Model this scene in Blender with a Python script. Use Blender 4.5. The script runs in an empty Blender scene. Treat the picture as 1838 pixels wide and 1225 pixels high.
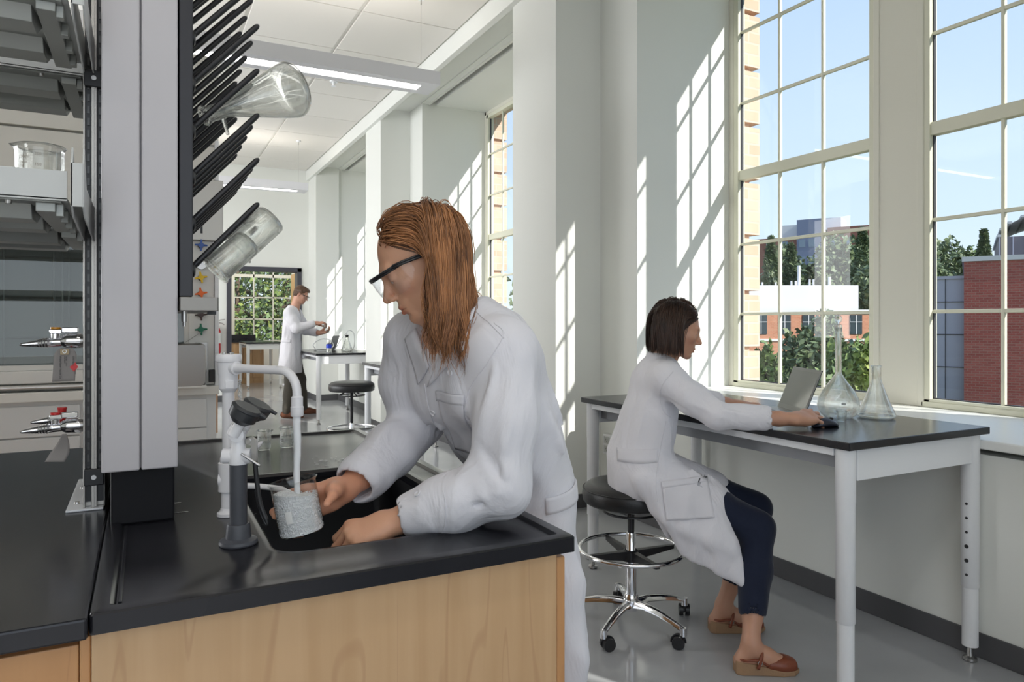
import bpy, bmesh, math, random
import numpy as np
from mathutils import Vector, Matrix, Euler, noise
from mathutils.bvhtree import BVHTree
from math import sin, cos, pi, radians as R, sqrt

SC = bpy.context.scene
COL = SC.collection
# ---------------------------------------------------------------- camera
cam_d = bpy.data.cameras.new('camera')
cam = bpy.data.objects.new('camera', cam_d); COL.objects.link(cam)
cam.location = (0, 0, 1.32)
cam.rotation_euler = (R(90), 0, -R(27.3))
cam_d.sensor_width = 36; cam_d.lens = 36 * 1280 / 1838
cam_d.shift_y = -34.5 / 1838
cam_d.clip_start = .05; cam_d.clip_end = 600
SC.camera = cam
# ---------------------------------------------------------------- colour, exposure
SC.view_settings.view_transform = 'Standard'
SC.view_settings.look = 'None'
SC.view_settings.exposure = 0.22
SC.view_settings.gamma = 1
SC.view_settings.use_curve_mapping = False
cy = SC.cycles
cy.use_denoising = True
cy.max_bounces = 10; cy.diffuse_bounces = 5; cy.glossy_bounces = 5
cy.transmission_bounces = 10; cy.transparent_max_bounces = 24
cy.caustics_reflective = False; cy.caustics_refractive = False
cy.sample_clamp_indirect = 4.0
cy.use_adaptive_sampling = True; cy.adaptive_threshold = 0.02
# ---------------------------------------------------------------- sky
wd = bpy.data.worlds.new('sky'); SC.world = wd; wd.use_nodes = True
nt = wd.node_tree; nt.nodes.clear()
wo = nt.nodes.new('ShaderNodeOutputWorld'); bg = nt.nodes.new('ShaderNodeBackground')
tc = nt.nodes.new('ShaderNodeTexCoord'); sp = nt.nodes.new('ShaderNodeSeparateXYZ')
cr = nt.nodes.new('ShaderNodeValToRGB')
nt.links.new(tc.outputs['Generated'], sp.inputs[0]); nt.links.new(sp.outputs['Z'], cr.inputs[0])
el = cr.color_ramp.elements
el[0].position = 0.0; el[0].color = (.80, .90, .97, 1)
el[1].position = 1.0; el[1].color = (.28, .44, .82, 1)
e = el.new(.12); e.color = (.66, .82, .97, 1)
e = el.new(.42); e.color = (.50, .67, .95, 1)
nt.links.new(cr.outputs[0], bg.inputs[0]); bg.inputs[1].default_value = 1.0
nt.links.new(bg.outputs[0], wo.inputs[0])
# ---------------------------------------------------------------- sun
sd = bpy.data.lights.new('sun', 'SUN'); sd.energy = 5.6; sd.angle = R(.53); sd.color = (1, .965, .90)
so = bpy.data.objects.new('sun', sd); COL.objects.link(so)
so.rotation_euler = Vector((-.505, 1, -.722)).to_track_quat('-Z', 'Y').to_euler()
so.location = (8, -8, 12)
# ---------------------------------------------------------------- added fill lamps that brighten the interior
def area(name, loc, direction, sx, sy, power, color=(1, 1, 1)):
    l = bpy.data.lights.new(name, 'AREA'); l.shape = 'RECTANGLE'; l.size = sx; l.size_y = sy
    l.energy = power; l.color = color
    o = bpy.data.objects.new(name, l); COL.objects.link(o); o.location = loc
    o.rotation_euler = Vector(direction).to_track_quat('-Z', 'Y').to_euler()
    return o
area('back_fill_lamp', (-.6, -3.35, 2.0), (.1, 1, -.05), 4.6, 2.6, 34, (.96, .98, 1))  # added fill from behind the camera, source unseen
area('far_room_fill_lamp', (2.1, 14.9, 3.3), (0, 0, -1), 2.2, 3.6, 60, (1, .98, .95))  # ceiling lamp added to lift the dark far room
area('left_fill_lamp', (-4.6, 8.0, 2.2), (1, .1, -.05), 6.5, 2.4, 310, (.95, .97, 1))  # added fill towards the window wall; the left wall has no window
# ---------------------------------------------------------------- mesh helpers
class MB:
    def __init__(s): s.v = []; s.f = []; s.m = []
    def add(s, vs, fs, mi=0):
        n = len(s.v); s.v += [tuple(p) for p in vs]; s.f += [tuple(i + n for i in f) for f in fs]
        s.m += [mi] * len(fs); return s
    def box(s, x0, x1, y0, y1, z0, z1, mi=0, M=None):
        vs = [Vector(p) for p in ((x0,y0,z0),(x1,y0,z0),(x1,y1,z0),(x0,y1,z0),(x0,y0,z1),(x1,y0,z1),(x1,y1,z1),(x0,y1,z1))]
        if M is not None: vs = [M @ p for p in vs]
        return s.add(vs, [(0,3,2,1),(4,5,6,7),(0,1,5,4),(1,2,6,5),(2,3,7,6),(3,0,4,7)], mi)
    def tube(s, pts, r, seg=12, cap=True, mi=0, flat=None):
        pts = [Vector(p) for p in pts]; n = len(pts)
        rs = r if isinstance(r, (list, tuple)) else [r] * n
        vs = []; t0 = None; ref = None
        for i, p in enumerate(pts):
            t = (pts[min(i+1, n-1)] - pts[max(i-1, 0)]).normalized()
            if ref is None:
                ref = t.orthogonal().normalized()
            else:
                q = t0.rotation_difference(t); ref = q @ ref
                ref = (ref - t * ref.dot(t)).normalized()
            t0 = t; b = t.cross(ref)
            for k in range(seg):
                a = 2 * pi * k / seg
                vs.append(p + ref * (cos(a) * rs[i]) + b * (sin(a) * rs[i]))
        fs = [(i*seg+k, i*seg+(k+1) % seg, (i+1)*seg+(k+1) % seg, (i+1)*seg+k) for i in range(n-1) for k in range(seg)]
        if cap: fs += [tuple(range(seg))[::-1], tuple(range((n-1)*seg, n*seg))]
        return s.add(vs, fs, mi)
    def cyl(s, p0, p1, r0, r1=None, seg=20, mi=0):
        return s.tube([p0, p1], [r0, r0 if r1 is None else r1], seg, True, mi)
    def ring(s, c, rad, r, axis=(0, 0, 1), seg=40, sg=8, mi=0):
        ax = Vector(axis).normalized(); u = ax.orthogonal().normalized(); w = ax.cross(u); c = Vector(c)
        vs = []
        for i in range(seg):
            a = 2*pi*i/seg; d = u*cos(a) + w*sin(a)
            for k in range(sg):
                b = 2*pi*k/sg; vs.append(c + d*(rad + r*cos(b)) + ax*(r*sin(b)))
        fs = [(i*sg+k, ((i+1) % seg)*sg+k, ((i+1) % seg)*sg+(k+1) % sg, i*sg+(k+1) % sg) for i in range(seg) for k in range(sg)]
        return s.add(vs, fs, mi)
    def lathe(s, prof, c=(0,0,0), seg=40, M=None, mi=0, closed=False):
        # prof: (r, z); r == 0 is a pole
        vs = []; idx = []
        c = Vector(c)
        for (r, z) in prof:
            if r < 1e-6: idx.append([len(vs)]*seg); vs.append(Vector((0, 0, z)))
            else:
                idx.append(list(range(len(vs), len(vs)+seg)))
                vs += [Vector((r*cos(2*pi*k/seg), r*sin(2*pi*k/seg), z)) for k in range(seg)]
        vs = [(M @ p if M is not None else p) + c for p in vs]
        fs = []
        rng = list(range(len(prof)-1)) + ([len(prof)-1] if closed else [])
        for i in rng:
            a, b = idx[i], idx[(i+1) % len(prof)]
            for k in range(seg):
                q = [a[k], a[(k+1) % seg], b[(k+1) % seg], b[k]]
                q2 = []
                for j in q:
                    if j not in q2: q2.append(j)
                if len(q2) > 2: fs.append(tuple(q2))
        return s.add(vs, fs, mi)
    def prism(s, poly, h, M=None, mi=0):
        n = len(poly); vs = [Vector((x, y, 0)) for x, y in poly] + [Vector((x, y, h)) for x, y in poly]
        if M is not None: vs = [M @ p for p in vs]
        return s.add(vs, [tuple(range(n))[::-1], tuple(range(n, 2*n))] + [(i, (i+1) % n, n+(i+1) % n, n+i) for i in range(n)], mi)
    def build(s, name, mat, parent=None, smooth=None, bevel=0, seg=2, sub=0, recalc=True):
        me = bpy.data.meshes.new(name); me.from_pydata(s.v, [], s.f)
        for m in (mat if isinstance(mat, (list, tuple)) else [mat]): me.materials.append(m)
        if any(s.m): me.polygons.foreach_set('material_index', s.m)
        if recalc:
            b = bmesh.new(); b.from_mesh(me); bmesh.ops.recalc_face_normals(b, faces=b.faces); b.to_mesh(me); b.free()
        o = bpy.data.objects.new(name, me); COL.objects.link(o)
        if parent: o.parent = parent; o.location = -parent.location if parent.get('_w') else (0, 0, 0)
        if bevel:
            m = o.modifiers.new('bevel', 'BEVEL'); m.width = bevel; m.segments = seg; m.limit_method = 'ANGLE'; m.angle_limit = R(40)
            m.harden_normals = False
        if sub:
            m = o.modifiers.new('sub', 'SUBSURF'); m.levels = sub; m.render_levels = sub
        if smooth:
            sm(me, smooth if smooth is not True else 180)
        return o
def sm(me, ang=180):
    me.polygons.foreach_set('use_smooth', [True]*len(me.polygons))
    if ang < 180 and hasattr(me, 'set_sharp_from_angle'): me.set_sharp_from_angle(angle=R(ang))
    me.update()
def empty(name, loc=(0, 0, 0), rz=0, world=False):
    # world=True: its parts are modelled in world coordinates
    o = bpy.data.objects.new(name, None); COL.objects.link(o); o.location = loc; o.rotation_euler.z = rz
    o.empty_display_size = .05
    if world: o['_w'] = 1
    return o
def tag(o, label=None, cat=None, group=None, kind=None):
    if label: o['label'] = label
    if cat: o['category'] = cat
    if group: o['group'] = group
    if kind: o['kind'] = kind
    return o
def struct(o): o['kind'] = 'structure'; return o
def kids(o): return [c for c in bpy.data.objects if c.parent == o]
def copy_tree(o, parent=None):
    c = o.copy(); COL.objects.link(c); c.parent = parent
    for ch in kids(o): copy_tree(ch, c)
    return c
def bez(p0, p1, p2, p3, n=10):
    p0, p1, p2, p3 = map(Vector, (p0, p1, p2, p3)); o = []
    for i in range(n+1):
        t = i/n; o.append(p0*(1-t)**3 + p1*3*t*(1-t)**2 + p2*3*t*t*(1-t) + p3*t**3)
    return o
def cr_path(pts, n=8):
    P = [Vector(p) for p in pts]; P = [P[0]*2-P[1]] + P + [P[-1]*2-P[-2]]; o = []
    for i in range(1, len(P)-2):
        a, b, c, d = P[i-1:i+3]
        for k in range(n):
            t = k/n
            o.append(.5*((2*b) + (c-a)*t + (2*a-5*b+4*c-d)*t*t + (3*b-a-3*c+d)*t**3))
    o.append(P[-2]); return o
# ---------------------------------------------------------------- materials
MATS = {}
def mat(name, color=(.8, .8, .8), rough=.5, metal=0, spec=.5, coat=0, coat_r=.1, bump=None, emit=None, alpha=1, trans=0, ior=1.45, sss=0, var=None, aniso=0):
    if name in MATS: return MATS[name]
    m = bpy.data.materials.new(name); m.use_nodes = True; nt = m.node_tree
    b = nt.nodes['Principled BSDF']
    b.inputs['Base Color'].default_value = (*color, 1)
    b.inputs['Roughness'].default_value = rough; b.inputs['Metallic'].default_value = metal
    b.inputs['Specular IOR Level'].default_value = spec
    b.inputs['Coat Weight'].default_value = coat; b.inputs['Coat Roughness'].default_value = coat_r
    b.inputs['IOR'].default_value = ior; b.inputs['Transmission Weight'].default_value = trans
    if sss: b.inputs['Subsurface Weight'].default_value = sss; b.inputs['Subsurface Radius'].default_value = (.012, .004, .002); b.inputs['Subsurface Scale'].default_value = 1
    if emit: b.inputs['Emission Color'].default_value = (*emit[0], 1); b.inputs['Emission Strength'].default_value = emit[1]
    if bump or var:
        tc = nt.nodes.new('ShaderNodeTexCoord')
    if bump:   # (scale, strength, detail, (sx,sy,sz))
        mp = nt.nodes.new('ShaderNodeMapping'); n = nt.nodes.new('ShaderNodeTexNoise'); bp = nt.nodes.new('ShaderNodeBump')
        nt.links.new(tc.outputs['Object'], mp.inputs[0]); nt.links.new(mp.outputs[0], n.inputs['Vector'])
        n.inputs['Scale'].default_value = bump[0]; n.inputs['Detail'].default_value = bump[2]
        if len(bump) > 3: mp.inputs['Scale'].default_value = bump[3]
        bp.inputs['Strength'].default_value = bump[1]; bp.inputs['Distance'].default_value = .01
        nt.links.new(n.outputs['Fac'], bp.inputs['Height']); nt.links.new(bp.outputs[0], b.inputs['Normal'])
    if var:    # (color2, scale, (sx,sy,sz), lo, hi)
        mp = nt.nodes.new('ShaderNodeMapping'); n = nt.nodes.new('ShaderNodeTexNoise'); mr = nt.nodes.new('ShaderNodeMapRange')
        mx = nt.nodes.new('ShaderNodeMix'); mx.data_type = 'RGBA'
        nt.links.new(tc.outputs['Object'], mp.inputs[0]); nt.links.new(mp.outputs[0], n.inputs['Vector'])
        mp.inputs['Scale'].default_value = var[2]; n.inputs['Scale'].default_value = var[1]; n.inputs['Detail'].default_value = 4
        mr.inputs['From Min'].default_value = var[3]; mr.inputs['From Max'].default_value = var[4]
        nt.links.new(n.outputs['Fac'], mr.inputs[0]); nt.links.new(mr.outputs[0], mx.inputs['Factor'])
        mx.inputs[6].default_value = (*color, 1); mx.inputs[7].default_value = (*var[0], 1)
        nt.links.new(mx.outputs[2], b.inputs['Base Color'])
    MATS[name] = m; return m
def pane_mat(name, tint=(1, 1, 1), refl=1.0, rough=0.0):
    # thin clear pane: fresnel mirror over transparency
    m = bpy.data.materials.new(name); m.use_nodes = True; nt = m.node_tree; nt.nodes.clear()
    o = nt.nodes.new('ShaderNodeOutputMaterial'); mx = nt.nodes.new('ShaderNodeMixShader')
    t = nt.nodes.new('ShaderNodeBsdfTransparent'); g = nt.nodes.new('ShaderNodeBsdfGlossy'); f = nt.nodes.new('ShaderNodeFresnel')
    mu = nt.nodes.new('ShaderNodeMath'); mu.operation = 'MULTIPLY'; mu.inputs[1].default_value = refl
    t.inputs[0].default_value = (*tint, 1); g.inputs['Roughness'].default_value = rough; ge = nt.nodes.new('ShaderNodeNewGeometry'); im = nt.nodes.new('ShaderNodeMix'); im.inputs[2].default_value = 1.45; im.inputs[3].default_value = 1/1.45
    nt.links.new(ge.outputs['Backfacing'], im.inputs[0]); nt.links.new(im.outputs[0], f.inputs[0])   # same mirror from both faces
    nt.links.new(f.outputs[0], mu.inputs[0]); nt.links.new(mu.outputs[0], mx.inputs[0])
    nt.links.new(t.outputs[0], mx.inputs[1]); nt.links.new(g.outputs[0], mx.inputs[2]); nt.links.new(mx.outputs[0], o.inputs[0])
    MATS[name] = m; return m
# ================================================================ ROOM SHELL
M_wall = mat('wall_paint', (.80, .81, .77), .6, bump=(60, .03, 3))
M_base = mat('grey_rubber_baseboard', (.085, .085, .09), .45)
M_floor = mat('polished_epoxy_floor', (.42, .43, .445), .11, spec=.5, bump=(14, .02, 2), var=((.34, .35, .365), 1.3, (1, 1, 1), .35, .7))
M_frame = mat('cream_window_frame', (.72, .71, .58), .35)
M_casing = mat('cream_casing', (.73, .71, .62), .4)
M_gasket = mat('dark_glazing_gasket', (.05, .05, .055), .5)
M_sill = mat('white_sill', (.84, .85, .83), .3)
M_glass = pane_mat('window_glass', (.97, .985, .98), 1.0)
M_tile = mat('ceiling_tile', (.78, .755, .71), .85, bump=(140, .08, 3))
M_grid = mat('ceiling_grid', (.80, .79, .74), .5)
M_dark = mat('slot_shadow', (.06, .06, .06), .7)

XW, XG = 2.92, 3.72        # lower wall face, window frame plane
PX = 2.547                 # pilaster face
XO = 4.04                  # outer brick face
PITCH = 4.13
ZH = 3.90                  # niche head
ZC = 3.93                  # ceiling
YE = 12.65                 # end wall
bays = [1.22 - PITCH, 1.22, 1.22 + PITCH, 1.22 + 2*PITCH]   # near jamb of each niche (width 2.62)

f = MB(); f.box(-5, 4.04, -3.5, 22.2, -.15, 0); struct(f.build('floor', M_floor))
# ---- window wall: piers between niches, spandrels under the sills, heads
w = MB()
edges = [-3.5]
for y in bays: edges += [y, y + 2.62]
edges += [YE]
for i in range(0, len(edges), 2):          # solid piers between the niches
    y0, y1 = edges[i], edges[i+1]
    w.box(XW, 3.74, y0, y1, 0, 4.25)
for y in bays:
    w.box(XW, 3.74, y, y + 2.62, 0, .80)
    w.box(3.10, 3.74, y, y + 2.62, ZH, 4.25)
    w.box(XW, 3.00, y, y + 2.62, ZH, 4.25)
    # pilaster
for y in bays[:3]:
    yy = y + 2.62 + .43
    w.box(PX, XW + .01, yy, yy + .65, 0, 4.1)
yl = bays[3] + 2.62 - .04
w.box(PX, XW + .01, yl, YE, 0, 4.1)        # last pier is flush with the pilasters
wall_r = struct(w.build('wall_right', M_wall))
# soffit + bulkhead lip
s = MB(); s.box(PX, XW+.02, -3.5, YE, 3.912, 4.1); s.box(2.50, 2.56, -3.5, YE, 3.765, 4.1)
struct(s.build('trim_1', M_wall, bevel=.004))
# shade pockets in the niche heads: dark slot with a metal lip
sl = MB()
for y in bays: sl.box(3.0, 3.10, y, y+2.62, 4.02, 4.05)
struct(sl.build('trim_2', M_dark))
sl = MB()
for y in bays: sl.box(2.985, 3.012, y+.02, y+2.60, 3.888, 4.03)
struct(sl.build('trim_3', mat('aluminium_lip', (.72, .72, .68), .35, 0)))
# ---- outer brick skin: header blocks with recessed courses at each opening
def brick_mat(name, c1, c2, mortar, scale, bw=.5, rh=.25, mort=.02, rough=.8):
    m = bpy.data.materials.new(name); m.use_nodes = True; nt = m.node_tree; b = nt.nodes['Principled BSDF']
    tc = nt.nodes.new('ShaderNodeTexCoord'); mp = nt.nodes.new('ShaderNodeMapping'); br = nt.nodes.new('ShaderNodeTexBrick')
    # x+y along the wall, z up
    sx = nt.nodes.new('ShaderNodeSeparateXYZ'); cb = nt.nodes.new('ShaderNodeCombineXYZ'); ad = nt.nodes.new('ShaderNodeMath')
    nt.links.new(tc.outputs['Object'], sx.inputs[0]); nt.links.new(sx.outputs[0], ad.inputs[0]); nt.links.new(sx.outputs[1], ad.inputs[1])
    nt.links.new(ad.outputs[0], cb.inputs[0]); nt.links.new(sx.outputs[2], cb.inputs[1])
    nt.links.new(cb.outputs[0], br.inputs['Vector'])
    br.inputs['Color1'].default_value = (*c1, 1); br.inputs['Color2'].default_value = (*c2, 1); br.inputs['Mortar'].default_value = (*mortar, 1)
    br.inputs['Scale'].default_value = scale; br.inputs['Mortar Size'].default_value = mort
    br.inputs['Brick Width'].default_value = bw; br.inputs['Row Height'].default_value = rh
    nt.links.new(br.outputs['Color'], b.inputs['Base Color']); b.inputs['Roughness'].default_value = rough
    bp = nt.nodes.new('ShaderNodeBump'); bp.inputs['Strength'].default_value = .5; bp.inputs['Distance'].default_value = .004; bp.invert = True
    nt.links.new(br.outputs['Fac'], bp.inputs['Height']); nt.links.new(bp.outputs[0], b.inputs['Normal'])
    MATS[name] = m; return m
M_brick = brick_mat('tan_brick', (.60, .41, .30), (.68, .51, .39), (.58, .50, .42), 1.0, .21, .082, .008)
b = MB()
def quoin(y, sgn):     # y = edge of the opening, sgn = direction of the opening
    z = -.5
    while z < 4.6:
        b.box(3.86, XO, *sorted((y - sgn*.12, y)), z, z + .375)
        z += .41
for i in range(0, len(edges), 2):
    y0, y1 = edges[i], edges[i+1]
    if i == 0: y0 = -6
    if i == len(edges)-2: y1 = 13.2
    a0, a1 = (y0 + .12 if i else y0), (y1 - .12 if i < len(edges)-2 else y1)
    b.box(3.745, XO - .02, a0, a1, -.5, 4.6)
    b.box(3.745, XO - .07, a0 - .085 if i else a0, a1 + .085 if i < len(edges)-2 else a1, -.5, 4.6)
    if i: quoin(y0, -1)
    if i < len(edges)-2: quoin(y1, 1)
for y in bays:
    b.box(3.745, XO, y - .12, y + 2.74, -.5, .80); b.box(3.745, XO, y - .12, y + 2.74, 3.93, 4.6)
struct(b.build('wall_outer', M_brick))
# ---- windows
def window(n, y):
    root = MB()
    # outer casing of the opening and the wide post between the two sashes
    z0, z1 = .862, ZH
    root.box(3.735, 3.84, y, y + .045, z0, z1); root.box(3.735, 3.84, y + 2.575, y + 2.62, z0, z1)
    root.box(3.735, 3.84, y, y + 2.62, z1 - .045, z1)
    root.box(3.735, 3.84, y + 1.19, y + 1.46, z0, z1)
    root.box(3.728, 3.84, y + 1.175, y + 1.215, z0, z1); root.box(3.728, 3.84, y + 1.435, y + 1.475, z0, z1)
    fr = struct(root.build('window_%d' % n, M_casing, bevel=.006))
    g = MB(); k = MB(); gs = MB()
    for a, c in ((y + .045, y + 1.19), (y + 1.46, y + 2.575)):
        # sash: 55 mm stiles, 70 mm bottom rail
        k.box(3.735, 3.80, a, a + .045, z0, z1 - .045); k.box(3.735, 3.80, c - .045, c, z0, z1 - .045)
        k.box(3.735, 3.80, a, c, z0, z0 + .045); k.box(3.735, 3.80, a, c, z1 - .09, z1 - .045)
        k.box(3.728, 3.81, a, c, z0, z0 + .03)
        zt = 2.355
        k.box(3.745, 3.80, a + .04, c - .04, zt - .035, zt + .035)      # thick transom
        wv = (c - a - .09) / 3
        for j in (1, 2): k.box(3.760, 3.784, a + .045 + wv*j - .009, a + .045 + wv*j + .009, z0 + .04, z1 - .06)
        for z in (1.375, 1.868, 2.868, 3.372): k.box(3.761, 3.783, a + .04, c - .04, z - .010, z + .010)
        for yy in (a + .045, c - .045): gs.box(3.762, 3.782, yy - .006, yy + .006, z0 + .045, z1 - .09)
        gs.box(3.762, 3.782, a + .045, c - .045, z0 + .043, z0 + .05)
        g.add([(3.772, a + .03, z0 + .03), (3.772, c - .03, z0 + .03), (3.772, c - .03, z1 - .07), (3.772, a + .03, z1 - .07)], [(0, 1, 2, 3)])
    k.build('window_sash', M_frame, fr, bevel=.004)
    gs.build('glazing_gasket', M_gasket, fr)
    g.build('window_pane', M_glass, fr)
    s = MB(); s.box(XW - .035, 3.745, y + .002, y + 2.618, .825, .862)
    s.build('window_sill', M_sill, fr, bevel=.006)
for i, y in enumerate(bays): window(i + 1, y)
# ---- baseboards (cut back at every niche corner)
bb = MB()
def bbx(x0, x1, y0, y1): bb.box(x0, x1, y0, y1, 0, .1)
T = .008
y = -3.5
for yb in bays[:3]:
    yy = yb + 2.62 + .43
    bbx(XW - T, XW, y, yy); bbx(PX - T, PX, yy - T, yy + .65 + T)
    bbx(PX, XW, yy - T, yy); bbx(PX, XW, yy + .65, yy + .65 + T); y = yy + .65
bbx(XW - T, XW, y, yl); bbx(PX, XW, yl - T, yl); bbx(PX - T, PX, yl - T, YE)
struct(bb.build('baseboard_right', M_base, bevel=.003))
# ---- ceiling: tile field with slots of a linear grid
c = MB(); c.box(-5, 2.52, -3.5, YE, ZC + .02, 4.1); struct(c.build('ceiling', M_grid))
tm = MB()
ys = [-3.4, -2.45, -1.53, -.57, .36, 1.28, 2.2, 3.12, 4.04, 4.97, 5.90, 6.83, 7.77, 8.25, 9.20, 10.12, 11.04, 11.96, 12.6]
xs = [-4.9, -4.1, -2.88, -1.66, -.44, .78-.02, 1.60]
for j in range(len(ys)-1):
    xx = xs + [2.49]
    for i in range(len(xx)-1):
        tm.box(xx[i] + (.035 if i else 0), xx[i+1] - (.006 if i == len(xx)-2 else .0), ys[j] + .007, ys[j+1] - .007, ZC, ZC + .022)
struct(tm.build('trim_4', M_tile, bevel=.003))
# short service slots beside the long one
# ---- end wall with the wide dark-framed opening
DX0, DX1, DZ = 1.22, 2.42, 2.245
e = MB(); e.box(-5, DX0, YE, YE + .2, 0, 4.1); e.box(DX1, 3.0, YE, YE + .2, 0, 4.1); e.box(DX0, DX1, YE, YE + .2, DZ, 4.1)
struct(e.build('wall_end', M_wall))
e = MB()
for x0, x1 in ((DX0 - .005, DX0 + .07), (DX1 - .07, DX1 + .005)): e.box(x0, x1, YE - .03, YE + .22, 0, DZ)
e.box(DX0 - .005, DX1 + .005, YE - .03, YE + .22, DZ - .07, DZ + .005)
struct(e.build('door_1', mat('charcoal_door_frame', (.06, .06, .075), .4), bevel=.004))
bb = MB(); bbx(-5, DX0 - .01, YE - T, YE); bbx(DX1 + .01, PX, YE - T, YE); struct(bb.build('baseboard_end', M_base))
# ---- room beyond the opening
e = MB(); e.box(.2, .4, YE + .2, 17.2, 0, 3.6); struct(e.build('wall_far_left', M_wall))
e = MB(); e.box(3.6, 3.8, YE + .2, 17.2, 0, 3.6); struct(e.build('wall_far_right', M_wall))
e = MB(); e.box(.2, 3.8, YE+.2, 17.2, 3.4, 3.6); struct(e.build('ceiling_far', M_wall))
FX0, FX1 = 1.33, 3.2
WX = [(1.22, 1.52), (1.80, 3.05)]
e = MB()
e.box(.2, 3.8, 17.0, 17.2, 0, .82); e.box(.2, 3.8, 17.0, 17.2, 3.1, 3.6); e.box(.2, 1.15, 17.0, 17.2, .82, 3.1)
e.box(3.1, 3.8, 17.0, 17.2, .82, 3.1)
struct(e.build('wall_far', M_wall))
e = MB()
e.box(1.15, 3.1, 17.0, 17.12, .82, .90); e.box(1.52, 1.80, 16.98, 17.12, .82, 3.1); e.box(1.15, 1.2, 17.0, 17.12, .82, 3.1); e.box(3.05, 3.1, 17.0, 17.12, .82, 3.1)
for z in (1.38, 1.87, 2.36): e.box(1.15, 3.1, 17.02, 17.06, z - .015 - (.02 if z > 2 else 0), z + .015 + (.02 if z > 2 else 0))
for x in (2.21, 2.63): e.box(x - .013, x + .013, 17.02, 17.06, .9, 3.1)
fw = struct(e.build('window_5', M_casing))
g = MB(); g.add([(1.15, 17.04, .85), (3.1, 17.04, .85), (3.1, 17.04, 3.1), (1.15, 17.04, 3.1)], [(0, 1, 2, 3)]); g.build('window_pane', M_glass, fw)
# partition edge with a door standing in the far room (right of its window)
e = MB(); e.box(2.86, 2.90, 15.2, 16.1, .02, 2.35)
dr = struct(e.build('door_2', mat('maple_door', (.62, .38, .17), .45)))
g = MB(); g.box(2.84, 2.86, 15.45, 15.75, 1.0, 1.9); g.build('door_window', M_gasket, dr)
# ---- unseen sides of the room, kept open where the other windows are
e = MB()
e.box(-5, 4.04, -3.7, -3.5, 0, .8); e.box(-5, 4.04, -3.7, -3.5, 3.4, 4.1); e.box(-5, -3.2, -3.7, -3.5, .8, 3.4); e.box(1.9, 4.04, -3.7, -3.5, .8, 3.4)
struct(e.build('wall_back', M_wall))
e = MB(); e.box(-5.2, -5, -3.7, YE + .2, 0, 4.1)
struct(e.build('wall_left', M_wall))
# ================================================================ FURNITURE
M_epoxy = mat('black_epoxy_top', (.008, .008, .011), .22, spec=.5, bump=(9, .02, 3), var=((.020, .020, .024), 3, (1, 1, 1), .4, .7))
M_wht = mat('white_powder_coat', (.80, .81, .83), .32)
M_chrome = mat('chrome', (.80, .80, .82), .07, 1)
M_steel = mat('brushed_steel', (.50, .49, .48), .28, 1, bump=(60, .05, 2, (1, 1, 14)))
M_alu = mat('anodised_aluminium', (.42, .40, .37), .36, .85)
M_blk = mat('black_plastic', (.018, .018, .02), .35)
M_vinyl = mat('black_vinyl', (.016, .016, .017), .38, bump=(180, .08, 2))
M_rub = mat('black_rubber', (.02, .02, .02), .6)
M_wp = mat('white_plastic', (.82, .82, .83), .28)
M_ware = pane_mat('lab_glass', (.97, .98, .975), 1.1)
M_ware2 = pane_mat('thin_lab_glass', (.97, .98, .975), 1.3)
def edge_tint(m, dark=.74):
    nt = m.node_tree; t = [n for n in nt.nodes if n.type == 'BSDF_TRANSPARENT'][0]
    lw = nt.nodes.new('ShaderNodeLayerWeight'); lw.inputs[0].default_value = .12
    mx = nt.nodes.new('ShaderNodeMix'); mx.data_type = 'RGBA'; mx.inputs[6].default_value = (.995, .997, .995, 1); mx.inputs[7].default_value = (dark, dark*1.02, dark, 1)
    nt.links.new(lw.outputs['Facing'], mx.inputs['Factor']); nt.links.new(mx.outputs[2], t.inputs[0])
edge_tint(M_ware); edge_tint(M_ware2)
def add_refraction(m, f):
    nt = m.node_tree; out = [n for n in nt.nodes if n.type == 'OUTPUT_MATERIAL'][0]; src = out.inputs[0].links[0].from_socket
    g = nt.nodes.new('ShaderNodeBsdfGlass'); g.inputs['IOR'].default_value = 1.46; g.inputs['Roughness'].default_value = 0; g.inputs[0].default_value = (.97, .98, .97, 1)
    mx = nt.nodes.new('ShaderNodeMixShader'); mx.inputs[0].default_value = f; nt.links.new(src, mx.inputs[1]); nt.links.new(g.outputs[0], mx.inputs[2]); nt.links.new(mx.outputs[0], out.inputs[0])
add_refraction(M_ware, .6)
M_print = mat('white_print', (.78, .78, .76), .6)
M_red = mat('red_plastic', (.75, .03, .03), .35)
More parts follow.
